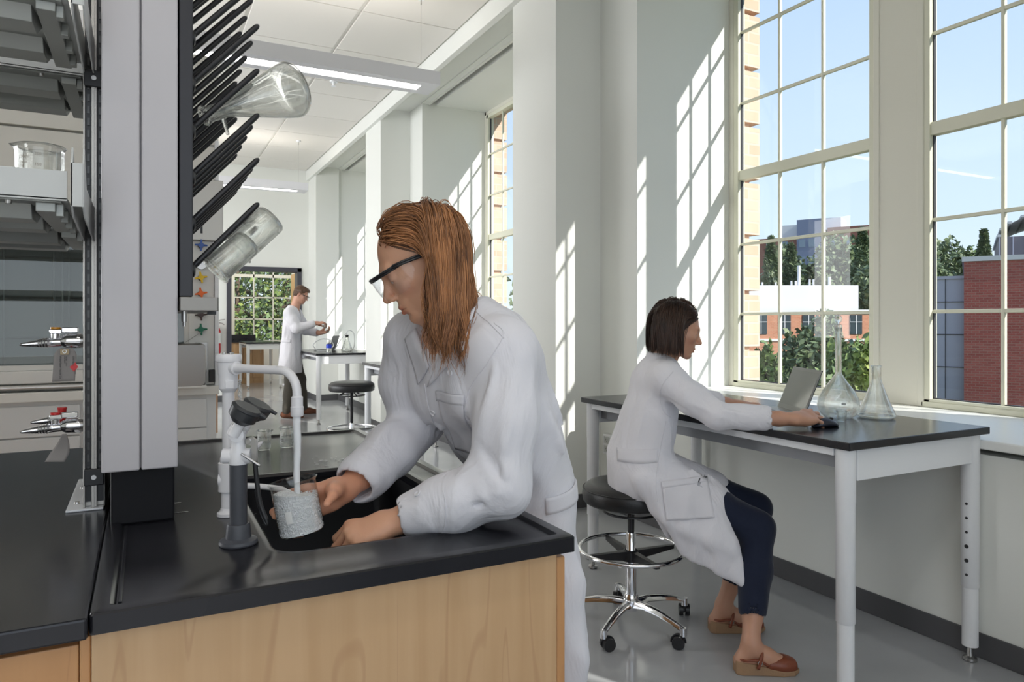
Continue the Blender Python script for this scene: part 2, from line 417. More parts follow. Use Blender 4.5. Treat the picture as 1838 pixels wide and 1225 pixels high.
def wood(name, c1, c2, c3):
    m = bpy.data.materials.new(name); m.use_nodes = True; nt = m.node_tree; b = nt.nodes['Principled BSDF']; b.inputs['Roughness'].default_value = .38
    tc = nt.nodes.new('ShaderNodeTexCoord'); mp = nt.nodes.new('ShaderNodeMapping'); mp.inputs['Scale'].default_value = (1, 1, .045)
    n1 = nt.nodes.new('ShaderNodeTexNoise'); n1.inputs['Scale'].default_value = 26; n1.inputs['Detail'].default_value = 5; n1.inputs['Distortion'].default_value = .6
    n2 = nt.nodes.new('ShaderNodeTexNoise'); n2.inputs['Scale'].default_value = 5; n2.inputs['Detail'].default_value = 2; n2.inputs['Distortion'].default_value = 1.5
    mp2 = nt.nodes.new('ShaderNodeMapping'); mp2.inputs['Scale'].default_value = (1, 1, .12)
    nt.links.new(tc.outputs['Object'], mp.inputs[0]); nt.links.new(mp.outputs[0], n1.inputs['Vector'])
    nt.links.new(tc.outputs['Object'], mp2.inputs[0]); nt.links.new(mp2.outputs[0], n2.inputs['Vector'])
    w = nt.nodes.new('ShaderNodeMath'); w.operation = 'MULTIPLY'; w.inputs[1].default_value = 30
    fr = nt.nodes.new('ShaderNodeMath'); fr.operation = 'SINE'
    nt.links.new(n2.outputs['Fac'], w.inputs[0]); nt.links.new(w.outputs[0], fr.inputs[0])
    r1 = nt.nodes.new('ShaderNodeMapRange'); r1.inputs[1].default_value = .35; r1.inputs[2].default_value = .72; nt.links.new(n1.outputs['Fac'], r1.inputs[0])
    r2 = nt.nodes.new('ShaderNodeMapRange'); r2.inputs[1].default_value = .95; r2.inputs[2].default_value = 1.0; r2.inputs[4].default_value = .28; nt.links.new(fr.outputs[0], r2.inputs[0])
    m1 = nt.nodes.new('ShaderNodeMix'); m1.data_type = 'RGBA'; m1.inputs[6].default_value = (*c1, 1); m1.inputs[7].default_value = (*c2, 1); nt.links.new(r1.outputs[0], m1.inputs['Factor'])
    m2 = nt.nodes.new('ShaderNodeMix'); m2.data_type = 'RGBA'; m2.inputs[7].default_value = (*c3, 1); nt.links.new(m1.outputs[2], m2.inputs[6]); nt.links.new(r2.outputs[0], m2.inputs['Factor'])
    nt.links.new(m2.outputs[2], b.inputs['Base Color']); MATS[name] = m; return m
M_maple = wood('maple_veneer', (.58, .375, .205), (.51, .315, .16), (.36, .185, .09))
M_maple2 = wood('maple_front', (.58, .30, .125), (.50, .25, .10), (.38, .17, .07))

# ---- linear pendant lights
def pendant(y, x0, x1, label, power):
    o = empty('pendant_light', ((x0+x1)/2, y, 3.2)); h = (x1-x0)/2; W = .142
    tag(o, label, 'light', 'linear pendant lights')
    m = MB()
    m.box(-h, h, -W, -.0621, 0, .105); m.box(-h, h, .062, W, 0, .105)
    m.box(-h, -h+.13, -.062, .062, 0, .105); m.box(h-.13, h, -.062, .062, 0, .105); m.box(-h+.13, h-.13, -.062, .062, .03, .105)
    m.build('housing', mat('pendant_white', (.80, .80, .83), .4), o)
    d = MB(); d.box(-h+.131, h-.131, -.0615, .0615, .008, .02)
    d.build('diffuser', mat('lit_diffuser_%d' % power, (1, 1, 1), .5, emit=((1, .97, .93), power)), o)
    d = MB(); d.box(-h+.05, h-.05, -.12, .12, .1055, .108)
    d.build('uplight_lens', mat('uplight_%d' % power, (1, 1, 1), .5, emit=((1, .94, .87), 3.4)), o)  # glowing top strip added to brighten the ceiling
    for x in (h-.11, -h+.5, 0):
        c = MB(); c.cyl((x, 0, .1), (x, 0, ZC-3.2-.01), .0012, seg=5); c.cyl((x, 0, ZC-3.2-.06), (x, 0, ZC-3.2-.015), .006, .004, seg=10)
        cc = c.build('cable', M_steel, o)
        k = MB(); k.cyl((x, 0, ZC-3.2-.018), (x, 0, ZC-3.2+.002), .03, .034); k.build('canopy', M_wht, cc)
    return o
pendant(5.43, -2.5, 2.09, 'long white pendant light with lit slot, near row below the ceiling tiles', 7)
pendant(10.54, -2.5, 2.09, 'smaller-looking far white pendant light glimpsed under the black drying pegs', 7.0)
pendant(.45, -2.5, 2.09, 'added out-of-view white pendant light over the sink bench', 6)  # out-of-view fixture added as fill over the foreground
pendant(-2.2, -2.5, 2.09, 'added out-of-view white pendant light over the back of the room', 6)  # another out-of-view fixture, added to fill the room with light
# sprinkler
o = MB(); o.cyl((1.83, 7.76, ZC-.012), (1.83, 7.76, ZC+.001), .04, .045); o.cyl((1.83, 7.76, ZC-.05), (1.83, 7.76, ZC-.01), .012, .02); o.cyl((1.83, 7.76, ZC-.055), (1.83, 7.76, ZC-.05), .026)
tag(o.build('smoke_detector', M_wht, smooth=40), 'small round white detector on the ceiling beyond the near pendant light', 'detector')

# ---- lab tables
def lab_table(cx, cy, w, l, label, near=False):
    o = empty('lab_table', (cx, cy, 0)); tag(o, label, 'table', 'lab tables along the windows')
    a, b = w/2, l/2
    t = MB(); t.box(-a, a, -b, b, .886, .914); t.build('tabletop', M_epoxy, o, bevel=.0035)
    for sx in (-1, 1):
        for sy in (-1, 1):
            x, y = sx*(a-.045), sy*(b-.05)
            g = MB(); g.lathe([(0, .886), (.0315, .886), (.0315, .29), (.030, .288), (.0285, .288), (.0285, .06), (0, .06)], (x, y, 0), 28)
            lg = g.build('leg', M_wht, o, smooth=40)
            f = MB(); f.lathe([(0, .0), (.019, .0), (.024, .004), (.024, .014), (.012, .02), (.009, .06), (0, .06)], (x, y, 0), 20)
            f.build('foot', M_steel, lg, smooth=40)
            sl = MB(); sl.lathe([(.0322, .70), (.0328, .702), (.0328, .886), (.0318, .887)], (x, y, 0), 28); sl.build('collar', M_wht, lg, smooth=40)
            for i in range(6 if near and sy < 0 else 0):
                hs = MB(); hs.cyl((x-sx*.0305, y-.004, .34+.055*i), (x-sx*.0322, y-.004, .34+.055*i), .0055 if i not in (1, 2) else .008, seg=10); hs.build('adjustment_hole', M_blk, lg)
    for sy in (-1, 1):
        e = MB(); e.box(-a+.075, a-.075, sy*(b-.032)-.006, sy*(b-.032)+.006, .775, .886); e.box(-a+.07, a-.07, sy*(b-.045)-.008, sy*(b-.045)+.014, .866, .886)
        e.build('end_apron', M_wht, o, bevel=.0015)
    for sx in (-1, 1):
        e = MB(); e.box(sx*(a-.03)-.012, sx*(a-.03)+.012, -b+.08, b-.08, .858, .886); e.build('rail', M_wht, o, bevel=.0015)
        e = MB(); e.box(sx*(a-.11)-.01, sx*(a-.11)+.01, -b+.05, b-.05, .80, .886); e.build('apron', mat('grey_apron', (.33, .34, .36), .45), o)
    return o
lab_table(2.50, 2.425, .81, 1.65, 'black-topped white-legged table under the nearest window, holding open laptop', True)
lab_table(2.37, 6.28, .82, 1.64, 'middle black-topped table behind the standing woman, beside the far stool')
lab_table(2.36, 9.98, .82, 1.50, 'far black-topped table in front of the standing man')
lab_table(2.12, 15.4, .7, 1.3, 'table seen through the dark-framed opening in the end wall')

# ---- stools
def stool(x, y, rz, seat, label, ring_z=.335, black_to=.40):
    o = empty('lab_stool', (x, y, 0), rz); tag(o, label, 'stool', 'round lab stools')
    R0 = .208
    m = MB(); m.lathe([(0, seat), (R0-.045, seat), (R0-.022, seat-.005), (R0-.008, seat-.016), (R0, seat-.032), (R0+.003, seat-.05), (R0-.001, seat-.076), (R0-.010, seat-.085), (0, seat-.085)], (0, 0, 0), 64)
    st = m.build('seat', M_vinyl, o, smooth=60)
    m = MB(); m.ring((0, 0, seat-.024), R0-.0005, .0022, seg=64); m.build('seam_piping', M_vinyl, st, smooth=True)
    m = MB(); m.ring((0, 0, seat-.125), .118, .0055); 
    for a in (.3, 2.4, 4.5): m.tube([(.118*cos(a), .118*sin(a), seat-.125), (.03*cos(a), .03*sin(a), seat-.085)], .005, 8)
    m.build('height_lever_ring', M_blk, o, smooth=50)
    m = MB(); m.cyl((0, 0, black_to), (0, 0, seat-.085), .0145, .0145); m.cyl((0, 0, seat-.10), (0, 0, seat-.084), .05, .06); m.build('gas_lift', M_blk, o, smooth=40)
    m = MB(); m.lathe([(0, ring_z-.06), (.0255, ring_z-.06), (.0255, ring_z-.01), (.0205, ring_z), (.0205, black_to), (.018, black_to+.008), (0, black_to+.008)], (0, 0, 0), 28)
    m.lathe([(0, .09), (.021, .09), (.0245, .13), (.0245, ring_z-.05), (0, ring_z-.05)], (0, 0, 0), 28); m.build('column', M_chrome, o, smooth=40)
    m = MB(); m.ring((0, 0, ring_z), .222, .0095, seg=72, sg=12); fr = m.build('foot_ring', M_chrome, o, smooth=True)
    m = MB(); m.lathe([(.0258, ring_z-.05), (.034, ring_z-.05), (.034, ring_z-.005), (.0258, ring_z-.002)], (0, 0, 0), 28)
    for k in range(4):
        a = pi/4 + k*pi/2 + .15; c, s = cos(a), sin(a)
        Mx = Matrix.Rotation(a, 4, 'Z')
        vs = [Mx @ Vector(p) for p in ((.02, -.014, ring_z-.045), (.02, .014, ring_z-.045), (.02, .014, ring_z-.005), (.02, -.014, ring_z-.005), (.213, -.009, ring_z-.02), (.213, .009, ring_z-.02), (.213, .009, ring_z-.004), (.213, -.009, ring_z-.004))]
        m.add(vs, [(0, 1, 2, 3), (7, 6, 5, 4), (0, 4, 5, 1), (1, 5, 6, 2), (2, 6, 7, 3), (3, 7, 4, 0)])
    m.build('ring_bracket', M_blk, fr, smooth=30)
    m = MB(); m.lathe([(0, .072), (.028, .072), (.033, .085), (.033, .13), (.027, .142), (0, .142)], (0, 0, 0), 28); hub = m.build('base_hub', M_chrome, o, smooth=40)
    for k in range(5):
        a = 2*pi*k/5; Mx = Matrix.Rotation(a, 4, 'Z')
        sec = [(.02, .105, .032, .017), (.08, .112, .026, .016), (.16, .106, .022, .015), (.23, .092, .019, .013), (.272, .080, .018, .012), (.285, .074, .017, .011)]
        vs = []
        for (rr, z, h, wv) in sec:
            for (py, pz) in ((-wv, -h*.5), (-wv*.8, h*.25), (-wv*.35, h*.5), (wv*.35, h*.5), (wv*.8, h*.25), (wv, -h*.5)):
                vs.append(Mx @ Vector((rr, py, z+pz)))
        n = 6; fs = [(i*n+j, i*n+(j+1) % n, (i+1)*n+(j+1) % n, (i+1)*n+j) for i in range(5) for j in range(n)] + [tuple(range(n))[::-1], tuple(range(5*n, 6*n))]
        g = MB(); g.add(vs, fs); g.cyl(Mx @ Vector((.275, 0, .052)), Mx @ Vector((.275, 0, .084)), .015, .014)
        arm = g.build('base_arm', M_chrome, o, smooth=50)
        q = MB(); sw = a + (.9, 2.2, -.5, 1.4, 2.9)[k]; w = Vector((cos(sw), sin(sw), 0)); u = Vector((-sin(sw), cos(sw), 0))
        c0 = Mx @ Vector((.275, 0, 0)) + u*.018 + Vector((0, 0, .0265))
        for s in (-1, 1): q.cyl(c0 + w*s*.005, c0 + w*s*.023, .026, .0255, seg=28)
        q.cyl(c0 - w*.012, c0 + w*.012, .014)
        hood = [c0 + u*(.029*cos(t)) + Vector((0, 0, .029*sin(t))) for t in [R(x_) for x_ in range(-10, 200, 15)]]
        for i in range(len(hood)-1): q.tube([hood[i], hood[i+1]], .0035, 6)
        q.cyl(Mx @ Vector((.275, 0, .03)), Mx @ Vector((.275, 0, .056)), .006)
        q.build('caster', M_blk, arm, smooth=40)
    return o
stool(1.876, 2.51, R(-150), .625, 'black round stool on chrome casters that the seated woman sits on')
stool(1.71, 6.55, R(20), .765, 'raised black round stool with chrome foot ring, empty behind the sink bench', ring_z=.335, black_to=.375)

# ---- wall outlet box
o = empty('outlet_box', (XW, 4.13, .46)); tag(o, 'white surface outlet box low on the wall behind the seated woman', 'outlet')
m = MB(); m.box(-.042, 0, -.05, .05, -.068, .068); m.build('housing', M_wp, o, bevel=.004)
for z in (.032, -.032):
    m = MB(); m.box(-.045, -.04, -.033, .033, z-.024, z+.024); r = m.build('receptacle', mat('grey_outlet', (.55, .56, .54), .4), o, bevel=.002)
    m = MB(); [m.box(-.0457, -.0448, y-.002, y+.002, z-.002, z+.010) for y in (-.008, .008)]; m.cyl((-.0457, 0, z-.011), (-.0448, 0, z-.011), .003, seg=8); m.build('slots', M_blk, r)
# ---- fire extinguisher on the end wall
o = empty('fire_extinguisher', (1.03, YE-.12, .80), world=False); tag(o, 'red fire extinguisher hung on the end wall left of the dark opening', 'fire extinguisher')
m = MB(); m.lathe([(0, 0), (.07, 0), (.085, .015), (.085, .36), (.07, .41), (.03, .44), (.028, .47), (0, .47)], (0, 0, 0), 28); m.build('tank', mat('extinguisher_red', (.55, .015, .02), .25), o, smooth=50)
m = MB(); m.lathe([(.0865, .17), (.0865, .34)], (0, 0, 0), 28); lb = m.build('label', M_print, o, smooth=True)
m = MB(); [m.box(-.03, .02+.01*(i % 3), -.0885, -.087, .19+i*.018, .196+i*.018) for i in range(8)]; m.build('label_text', M_blk, lb)
m = MB(); m.add([(-.04, -.087, .12), (0, -.087, .095), (.04, -.087, .12), (0, -.087, .145)], [(0, 1, 2, 3)]); m.build('diamond_mark', M_print, o)
m = MB(); m.cyl((0, 0, .46), (0, 0, .52), .02); m.tube([(0, 0, .51), (.1, 0, .50), (.14, 0, .47)], .009); m.tube([(-.02, 0, .51), (.08, 0, .55), (.15, 0, .56)], .009); m.build('valve_handle', M_steel, o, smooth=40)
m = MB(); m.ring((-.05, 0, .50), .03, .004, (0, 1, 0)); m.tube([(-.02, -.03, .5), (-.10, -.05, .42), (-.10, -.05, .2)], .012); m.build('hose', M_blk, o, smooth=50)
m = MB(); m.box(-.03, .03, .08, .121, .2, .46); m.build('wall_bracket', M_steel, o)

# ---- far room bench cabinet
o = empty('base_cabinet', (2.05, 16.45, 0)); tag(o, 'maple base cabinet with black top left of the far window through the opening', 'cabinet')
m = MB(); m.box(-.6, .25, -.3, .5, 0.0, .88); m.build('body', M_maple, o)
for k in (-2, -1, 0, 1):
    m = MB(); m.box(-.17+.2*k, .02+.2*k, -.32, -.3, .12, .85); dd = m.build('door', M_maple, o, bevel=.003)
    m = MB(); m.box(-.02+.2*k, -.01+.2*k, -.335, -.32, .65, .75); m.build('handle', M_steel, dd)
m = MB(); m.box(-.62, .28, -.34, .52, .88, .914); m.build('worktop', M_epoxy, o)
m = MB(); m.box(-.62, .12, -.05, 0.0, .914, 1.04); m.build('backsplash', M_epoxy, o)
# bench beside the hood
o = empty('side_bench', (.52, 9.0, 0)); tag(o, 'maple bench with black top standing behind the fume hood post', 'bench')
m = MB(); m.box(-.3, .2, -.55, .55, .1, .88); m.build('body', M_maple2, o)
for k in range(2):
    m = MB(); m.box(-.28+.235*k, -.05+.235*k, -.57, -.55, .13, .86); m.build('door', M_maple2, o, bevel=.003)
m = MB(); m.box(-.32, .22, -.59, .57, .88, .914); m.build('worktop', M_epoxy, o)
m = MB(); m.box(-.27, .17, -.5, .52, 0, .1); m.build('plinth', M_base, o)
# ================================================================ SINK BENCH (ISLAND)
def rrect(cx, cy, hx, hy, r, z, n=6):
    pts = []
    for (sx, sy, a0) in ((1, 1, 0), (-1, 1, 90), (-1, -1, 180), (1, -1, 270)):
        for k in range(n+1):
            a = R(a0 + 90*k/n); pts.append((cx+sx*(hx-r)+r*cos(a), cy+sy*(hy-r)+r*sin(a), z))
    return pts
def loft(m, loops, cap0=False, cap1=False, mi=0):
    n = len(loops[0]); vs = [p for l in loops for p in l]
    fs = [(i*n+k, i*n+(k+1) % n, (i+1)*n+(k+1) % n, (i+1)*n+k) for i in range(len(loops)-1) for k in range(n)]
    if cap0: fs.append(tuple(range(n))[::-1])
    if cap1: fs.append(tuple(range((len(loops)-1)*n, len(loops)*n)))
    m.add(vs, fs, mi)
SX0, SX1, SY0, SY1 = -.068, .728, 1.147, 2.684
cx, cyy, hx, hy = (SX0+SX1)/2, (SY0+SY1)/2, (SX1-SX0)/2, (SY1-SY0)/2
bx, by, bhx, bhy = .42, 1.655, .208, .345
m = MB()
loft(m, [rrect(bx, by, bhx+.015, bhy+.015, .05, .884), rrect(cx, cyy, hx, hy, .006, .884), rrect(cx, cyy, hx, hy, .006, .9105), rrect(cx, cyy, hx-.002, hy-.002, .006, .9135), rrect(cx, cyy, hx-.005, hy-.005, .006, .914),
         rrect(cx, cyy, hx-.024, hy-.024, .008, .914), rrect(cx, cyy, hx-.032, hy-.032, .012, .9075), rrect(bx, by, bhx+.026, bhy+.026, .07, .907),
         rrect(bx, by, bhx+.017, bhy+.017, .062, .9105), rrect(bx, by, bhx+.006, bhy+.006, .052, .910), rrect(bx, by, bhx, bhy, .046, .903), rrect(bx, by, bhx, bhy, .046, .885)])
o = empty('sink_bench', (.33, 1.9, 0), world=True)
tag(o, 'maple bench end with black sink worktop in the foreground, under the running tap', 'bench')
m.build('worktop', M_epoxy, o, smooth=25)
m = MB(); loft(m, [rrect(bx, by, bhx, bhy, .046, .8845), rrect(bx, by, bhx-.006, bhy-.006, .046, .70), rrect(bx, by, bhx-.03, bhy-.03, .04, .665)], cap1=True)
loft(m, [rrect(bx, by, bhx+.012, bhy+.012, .05, .884), rrect(bx, by, bhx+.012, bhy+.012, .05, .65)], cap1=True)
m.build('sink_basin', mat('black_epoxy_basin', (.012, .012, .014), .35), o, smooth=40)
# moulded drip groove left of the taps
m = MB(); m.box(-.0335, -.0285, 1.185, 1.62, .9073, .9125); m.build('drip_lip', M_epoxy, o, bevel=.001)
m = MB(); m.box(-.066, .700, 1.170, 1.189, .10, .884); m.build('end_panel', M_maple, o, bevel=.001)
m = MB(); m.box(-.066, .690, 1.189, 2.64, .10, .64); m.box(-.066, .15, 1.189, 2.64, .64, .884)
m.box(.15, .690, 1.189, 1.27, .64, .884); m.box(.15, .690, 2.05, 2.64, .64, .884); m.build('carcass', M_maple, o)
for (y0, y1, z0, z1) in ((1.175, 1.90, .595, .868), (1.905, 2.62, .595, .868), (1.175, 1.90, .115, .589), (1.905, 2.62, .115, .589)):
    m = MB(); m.box(.703, .722, y0, y1, z0, z1)
    d = m.build('door' if z0 < .5 else 'front_rail', M_maple2, o, bevel=.003)
    if z0 < .5:
        m = MB(); yy = y0+.06 if y0 < 1.5 else y0+.05
        m.box(.722, .752, y0+.002, y0+.016, z1-.07, z1-.004); m.box(.742, .752, y0, y0+.12, z1-.07, z1-.055); m.box(.70, .724, y0-.004, y0+.03, z1-.075, z1-.001)
        m.build('handle', M_steel, d, bevel=.002)
m = MB(); m.box(-.06, .64, 1.22, 2.6, 0, .10); m.build('plinth', M_base, o)
# left neighbour bench
o = empty('lab_bench', (-1.5, 1.9, 0), world=True)
tag(o, 'maple bench with wide black worktop at the lower left, left of the seam', 'bench')
m = MB(); m.box(-3.0, -.0688, 1.132, 2.68, .884, .914); m.build('worktop', M_epoxy, o, bevel=.0035)
m = MB(); m.box(-3.0, -.074, 1.20, 2.62, .10, .884); m.build('carcass', M_maple2, o)
for k in range(5):
    x1 = -.082-.585*k
    m = MB(); m.box(x1-.578, x1, 1.180, 1.20, .72, .862); d = m.build('drawer', M_maple2, o, bevel=.002)
    m = MB(); m.box(x1-.35, x1-.23, 1.165, 1.175, .785, .80); m.box(x1-.35, x1-.34, 1.17, 1.185, .785, .80); m.box(x1-.24, x1-.23, 1.17, 1.185, .785, .80); m.build('handle', M_steel, d)
    m = MB(); m.box(x1-.578, x1, 1.180, 1.20, .12, .714); d = m.build('door', M_maple2, o, bevel=.002)
m = MB(); m.box(-.0812, -.0672, 1.178, 1.2, .115, .872); m.build('filler_strip', M_maple2, o, bevel=.002)
m = MB(); m.box(-3.0, -.08, 1.25, 2.58, 0, .10); m.build('plinth', M_base, o)

# ================================================================ SERVICE COLUMN + DRYING RACK
M_colw = mat('column_white', (.52, .50, .52), .42)
o = empty('service_column', (0, 1.9, .908), world=True)
tag(o, 'tall white two-panel service column on a black base, left of the drying rack', 'column')
m = MB(); m.box(-.060, .057, 1.645, 2.17, .9073, 1.03); m.build('base_box', mat('matte_black', (.010, .010, .012), .5, spec=.2), o, bevel=.004)
for x0, x1 in ((-.0745, -.0075), (-.0045, .0618)):
    m = MB(); m.box(x0, x1, 1.612, 1.63, 1.022, 3.90)
    m.build('front_panel', M_colw, o, bevel=.003)
m = MB(); m.box(-.072, .059, 1.628, 2.19, 1.024, 3.92); m.build('side_shell', M_colw, o, bevel=.002)
o = empty('slotted_post', (-.09, 1.95, .914), world=True)
tag(o, 'slotted aluminium upright with black channels bolted to the left worktop', 'post')
m = MB(); m.box(-.148, -.0775, 1.775, 2.12, .914, .919); pl = m.build('foot_plate', M_wht, o, bevel=.002)
m = MB(); [m.cyl((-.131, y, .919), (-.131, y, .9225), .006, .005, seg=12) for y in (1.84, 2.0, 2.09)]; m.build('screws', M_steel, pl, smooth=40)
m = MB()
m.box(-.1165, -.1125, 1.786, 2.10, .919, 3.9); m.box(-.101, -.0905, 1.784, 2.10, .919, 3.9); m.box(-.0775, -.0755, 1.786, 2.10, .919, 3.9)
m.box(-.0975, -.094, 1.781, 1.79, .919, 3.9); m.box(-.114, -.0775, 1.80, 2.10, .919, 3.9)
m.build('upright', M_alu, o, bevel=.0008)
m = MB(); m.box(-.1125, -.101, 1.792, 1.80, .93, 3.9); m.box(-.0905, -.0775, 1.792, 1.80, .93, 3.9); m.build('channel_insert', M_blk, o)
m = MB()
for i in range(72):
    for x0, x1 in ((-.109, -.104), (-.087, -.081)): m.box(x0, x1, 1.7895, 1.7925, .965+i*.026, .981+i*.026)
m.build('slots', mat('dark_slot_edge', (.07, .07, .07), .3, .5), o)
for z in (.985, 1.845):
    m = MB(); m.box(-.1145, -.077, 1.776, 1.788, z-.018, z+.018); b_ = m.build('clamp', M_blk, o, bevel=.002)
    m = MB(); m.cyl((-.096, 1.7765, z), (-.096, 1.774, z), .005, seg=14); m.build('bolt', M_steel, b_)
# drying rack
o = empty('drying_rack', (.075, 1.9, 1.37), world=True)
tag(o, 'black peg drying rack hung on the side of the white column', 'drying rack')
m = MB(); m.box(.0645, .090, 1.612, 2.19, 1.372, 2.30); m.build('backboard', mat('rack_black', (.022, .022, .028), .4), o, bevel=.002)
m = MB(); m.tube([(0, 0, 0), (.012, 0, 0)], [.012, .011], 12); 
nrow = 9; M_peg = mat('peg_black', (.015, .015, .018), .33)
for r in range(nrow):
    for c in range(3 if r == 0 else 5):
        z = 1.432 + r*.098; y = 1.65 + c*.105
        p = MB(); d = Vector((.139, 0, .152)); dn = d.normalized(); a = Vector((.088, y, z))
        k = [a, a+dn*.19, a+dn*.1965, a+dn*.2005, a+dn*.203]
        p.tube(k, [.0064, .0064, .0058, .004, .0012], 14); p.tube([(.090, y, z-.002), (.094, y, z-.002), (.097, y, z-.002)], [.016, .016, .012], 16)
        p.build('peg', M_peg, o, smooth=50)
# drip tray
m = MB(); m.box(.0645, .1385, 1.606, 2.19, 1.343, 1.346); m.box(.0645, .1385, 1.604, 1.6065, 1.343, 1.371); m.box(.136, .1385, 1.604, 2.19, 1.343, 1.371); m.box(.0645, .067, 1.604, 2.19, 1.343, 1.371)
m.build('drip_tray', mat('dull_steel', (.25, .235, .215), .42, .9), o, bevel=.0008)
m = MB(); m.box(.125, .142, 1.70, 1.73, 1.336, 1.343); m.build('tray_clip', M_blk, o)
# tray drain and bracket, left under the tray
m = MB(); m.cyl((.075, 1.64, 1.32), (.075, 1.64, 1.343), .006); m.cyl((.075, 1.64, 1.31), (.075, 1.64, 1.325), .0035); m.build('drain_outlet', M_steel, o, smooth=40)

# ---- reagent shelves left of the post
M_sh = mat('shelf_white_enamel', (.56, .57, .56), .4); M_shu = mat('shelf_galvanised_grey', (.36, .37, .35), .42, .3)
def shelf(y0, y1, z, lab, x1=-.122):
    o = empty('reagent_shelf', (-.9, y0, z), world=True); tag(o, lab, 'shelf', 'metal reagent shelves on the slotted post')
    m = MB(); m.box(-2.2, x1, y0, y1, z, z+.004); m.box(-2.2, x1, y0, y0+.004, z-.002, z+.052); m.box(-2.2, x1, y1-.004, y1, z-.002, z+.012)
    m.build('tray', M_sh, o, bevel=.001)
    m = MB(); m.box(-2.2, x1-.01, y0+.01, y1-.01, z-.004, z-.0005)
    for yy in (y0+.10, y1-.09):
        m.add([(-2.2, yy-.05, z-.004), (x1-.06, yy-.05, z-.004), (x1-.06, yy-.035, z-.03), (-2.2, yy-.035, z-.03), (-2.2, yy+.03, z-.03), (x1-.06, yy+.03, z-.03), (x1-.05, yy+.05, z-.004), (-2.2, yy+.05, z-.004)],
              [(0, 1, 2, 3), (3, 2, 5, 4), (4, 5, 6, 7), (1, 6, 5, 2)])
    m.box(x1-.05, x1-.02, y0+.02, y1-.01, z-.02, z-.004)
    for k in range(4): m.box(x1-.02, x1-.008, y0+.03+k*.09, y0+.05+k*.09, z-.026, z-.004)
    m.build('underside', M_shu, o, bevel=.001)
    # cranked bracket blade beside the tray
    m = MB(); xx = x1+.006
    prof = [(y0-.012, z-.012), (y0-.012, z+.066), (y0+.004, z+.096), (y0+.05, z+.03), (y1+.0, z+.03), (y1+.0, z-.05), (y0+.02, z-.028)]
    m.prism([(a, b) for a, b in prof], .0035, Matrix(((0, 0, 1, xx), (1, 0, 0, 0), (0, 1, 0, 0), (0, 0, 0, 1))))
    m.prism([(a, b) for a, b in prof], .003, Matrix(((0, 0, 1, xx+.018), (1, 0, 0, 0), (0, 1, 0, 0), (0, 0, 0, 1))))
    m.box(xx, xx+.02, y0-.012, y0-.009, z-.012, z+.066)
    m.build('bracket', M_sh, o, bevel=.0008)
    m = MB(); [m.cyl((x, y0+.02, z-.004), (x, y0+.02, z-.010), .006, .005, seg=12) for x in (x1-.09, x1-.5)]; m.build('screws', M_steel, o, smooth=40)
shelf(1.50, 1.86, 1.538, 'lower front metal shelf carrying the single beaker')
shelf(1.95, 2.30, 1.538, 'lower rear metal shelf behind the one with the beaker')
shelf(1.50, 1.86, 1.90, 'upper front metal shelf with ribbed underside at top left')
shelf(1.95, 2.30, 1.90, 'upper rear metal shelf, ribbed underside seen below the top left corner')

# ---- chrome gas turrets on the post
def turret(z, cap, label, two=False, y0=1.835):
    o = empty('gas_turret', (-.13, y0, z), world=True); tag(o, label, 'gas tap', 'chrome gas taps on the slotted post')
    m = MB()
    m.tube([(-.116, y0, z), (-.124, y0, z), (-.150, y0, z), (-.158, y0, z), (-.162, y0, z)], [.0135, .016, .0155, .012, .009], 20)
    m.tube([(-.158, y0, z-.002), (-.170, y0, z-.002), (-.182, y0-.002, z-.003), (-.188, y0-.003, z-.003)], [.009, .010, .0095, .011], 18)
    m.build('body', M_chrome, o, smooth=50)
    def nozzle(ox, oy, oz):
        n = MB(); a = Vector((-.186+ox, y0-.003+oy, z-.003+oz)); d = Vector((-.048, -.004, -.004))
        pts = []; rs = []
        for i in range(9):
            t = i/9; pts += [a+d*t, a+d*(t+.07)]; r = .0088*(1-t)+.0028; rs += [r, r*.84]
        pts.append(a+d*1.02); rs.append(.0018)
        n.tube(pts, rs, 16); n.build('hose_barb', M_chrome, o, smooth=35)
    nozzle(0, 0, 0)
    if two: nozzle(.012, .06, .012)
    m = MB(); m.cyl((-.171, y0, z+.004), (-.171, y0, z+.024), .0078, .0085); m.box(-.160, -.128, y0-.006, y0+.006, z+.018, z+.030); m.box(-.182, -.158, y0-.010, y0+.010, z+.016, z+.026)
    h = m.build('lever_valve', M_chrome, o, bevel=.002, smooth=40)
    m = MB(); m.cyl((-.171, y0, z+.026), (-.171, y0, z+.0305), .0098, .0095); m.build('index_cap', cap, h, smooth=40)
    if two:
        m = MB(); m.cyl((-.164, y0+.06, z+.03), (-.164, y0+.06, z+.035), .0098); m.tube([(-.164, y0+.06, z+.03), (-.164, y0+.06, z), (-.13, y0+.03, z)], .009); m.build('second_valve', cap, o, smooth=40)
    return o
turret(1.278, mat('amber_cap', (.70, .30, .02), .3), 'upper chrome gas tap with amber cap, above the printed paper tag')
turret(1.092, M_red, 'lower chrome gas tap with red cap and two barbed nozzles', True)
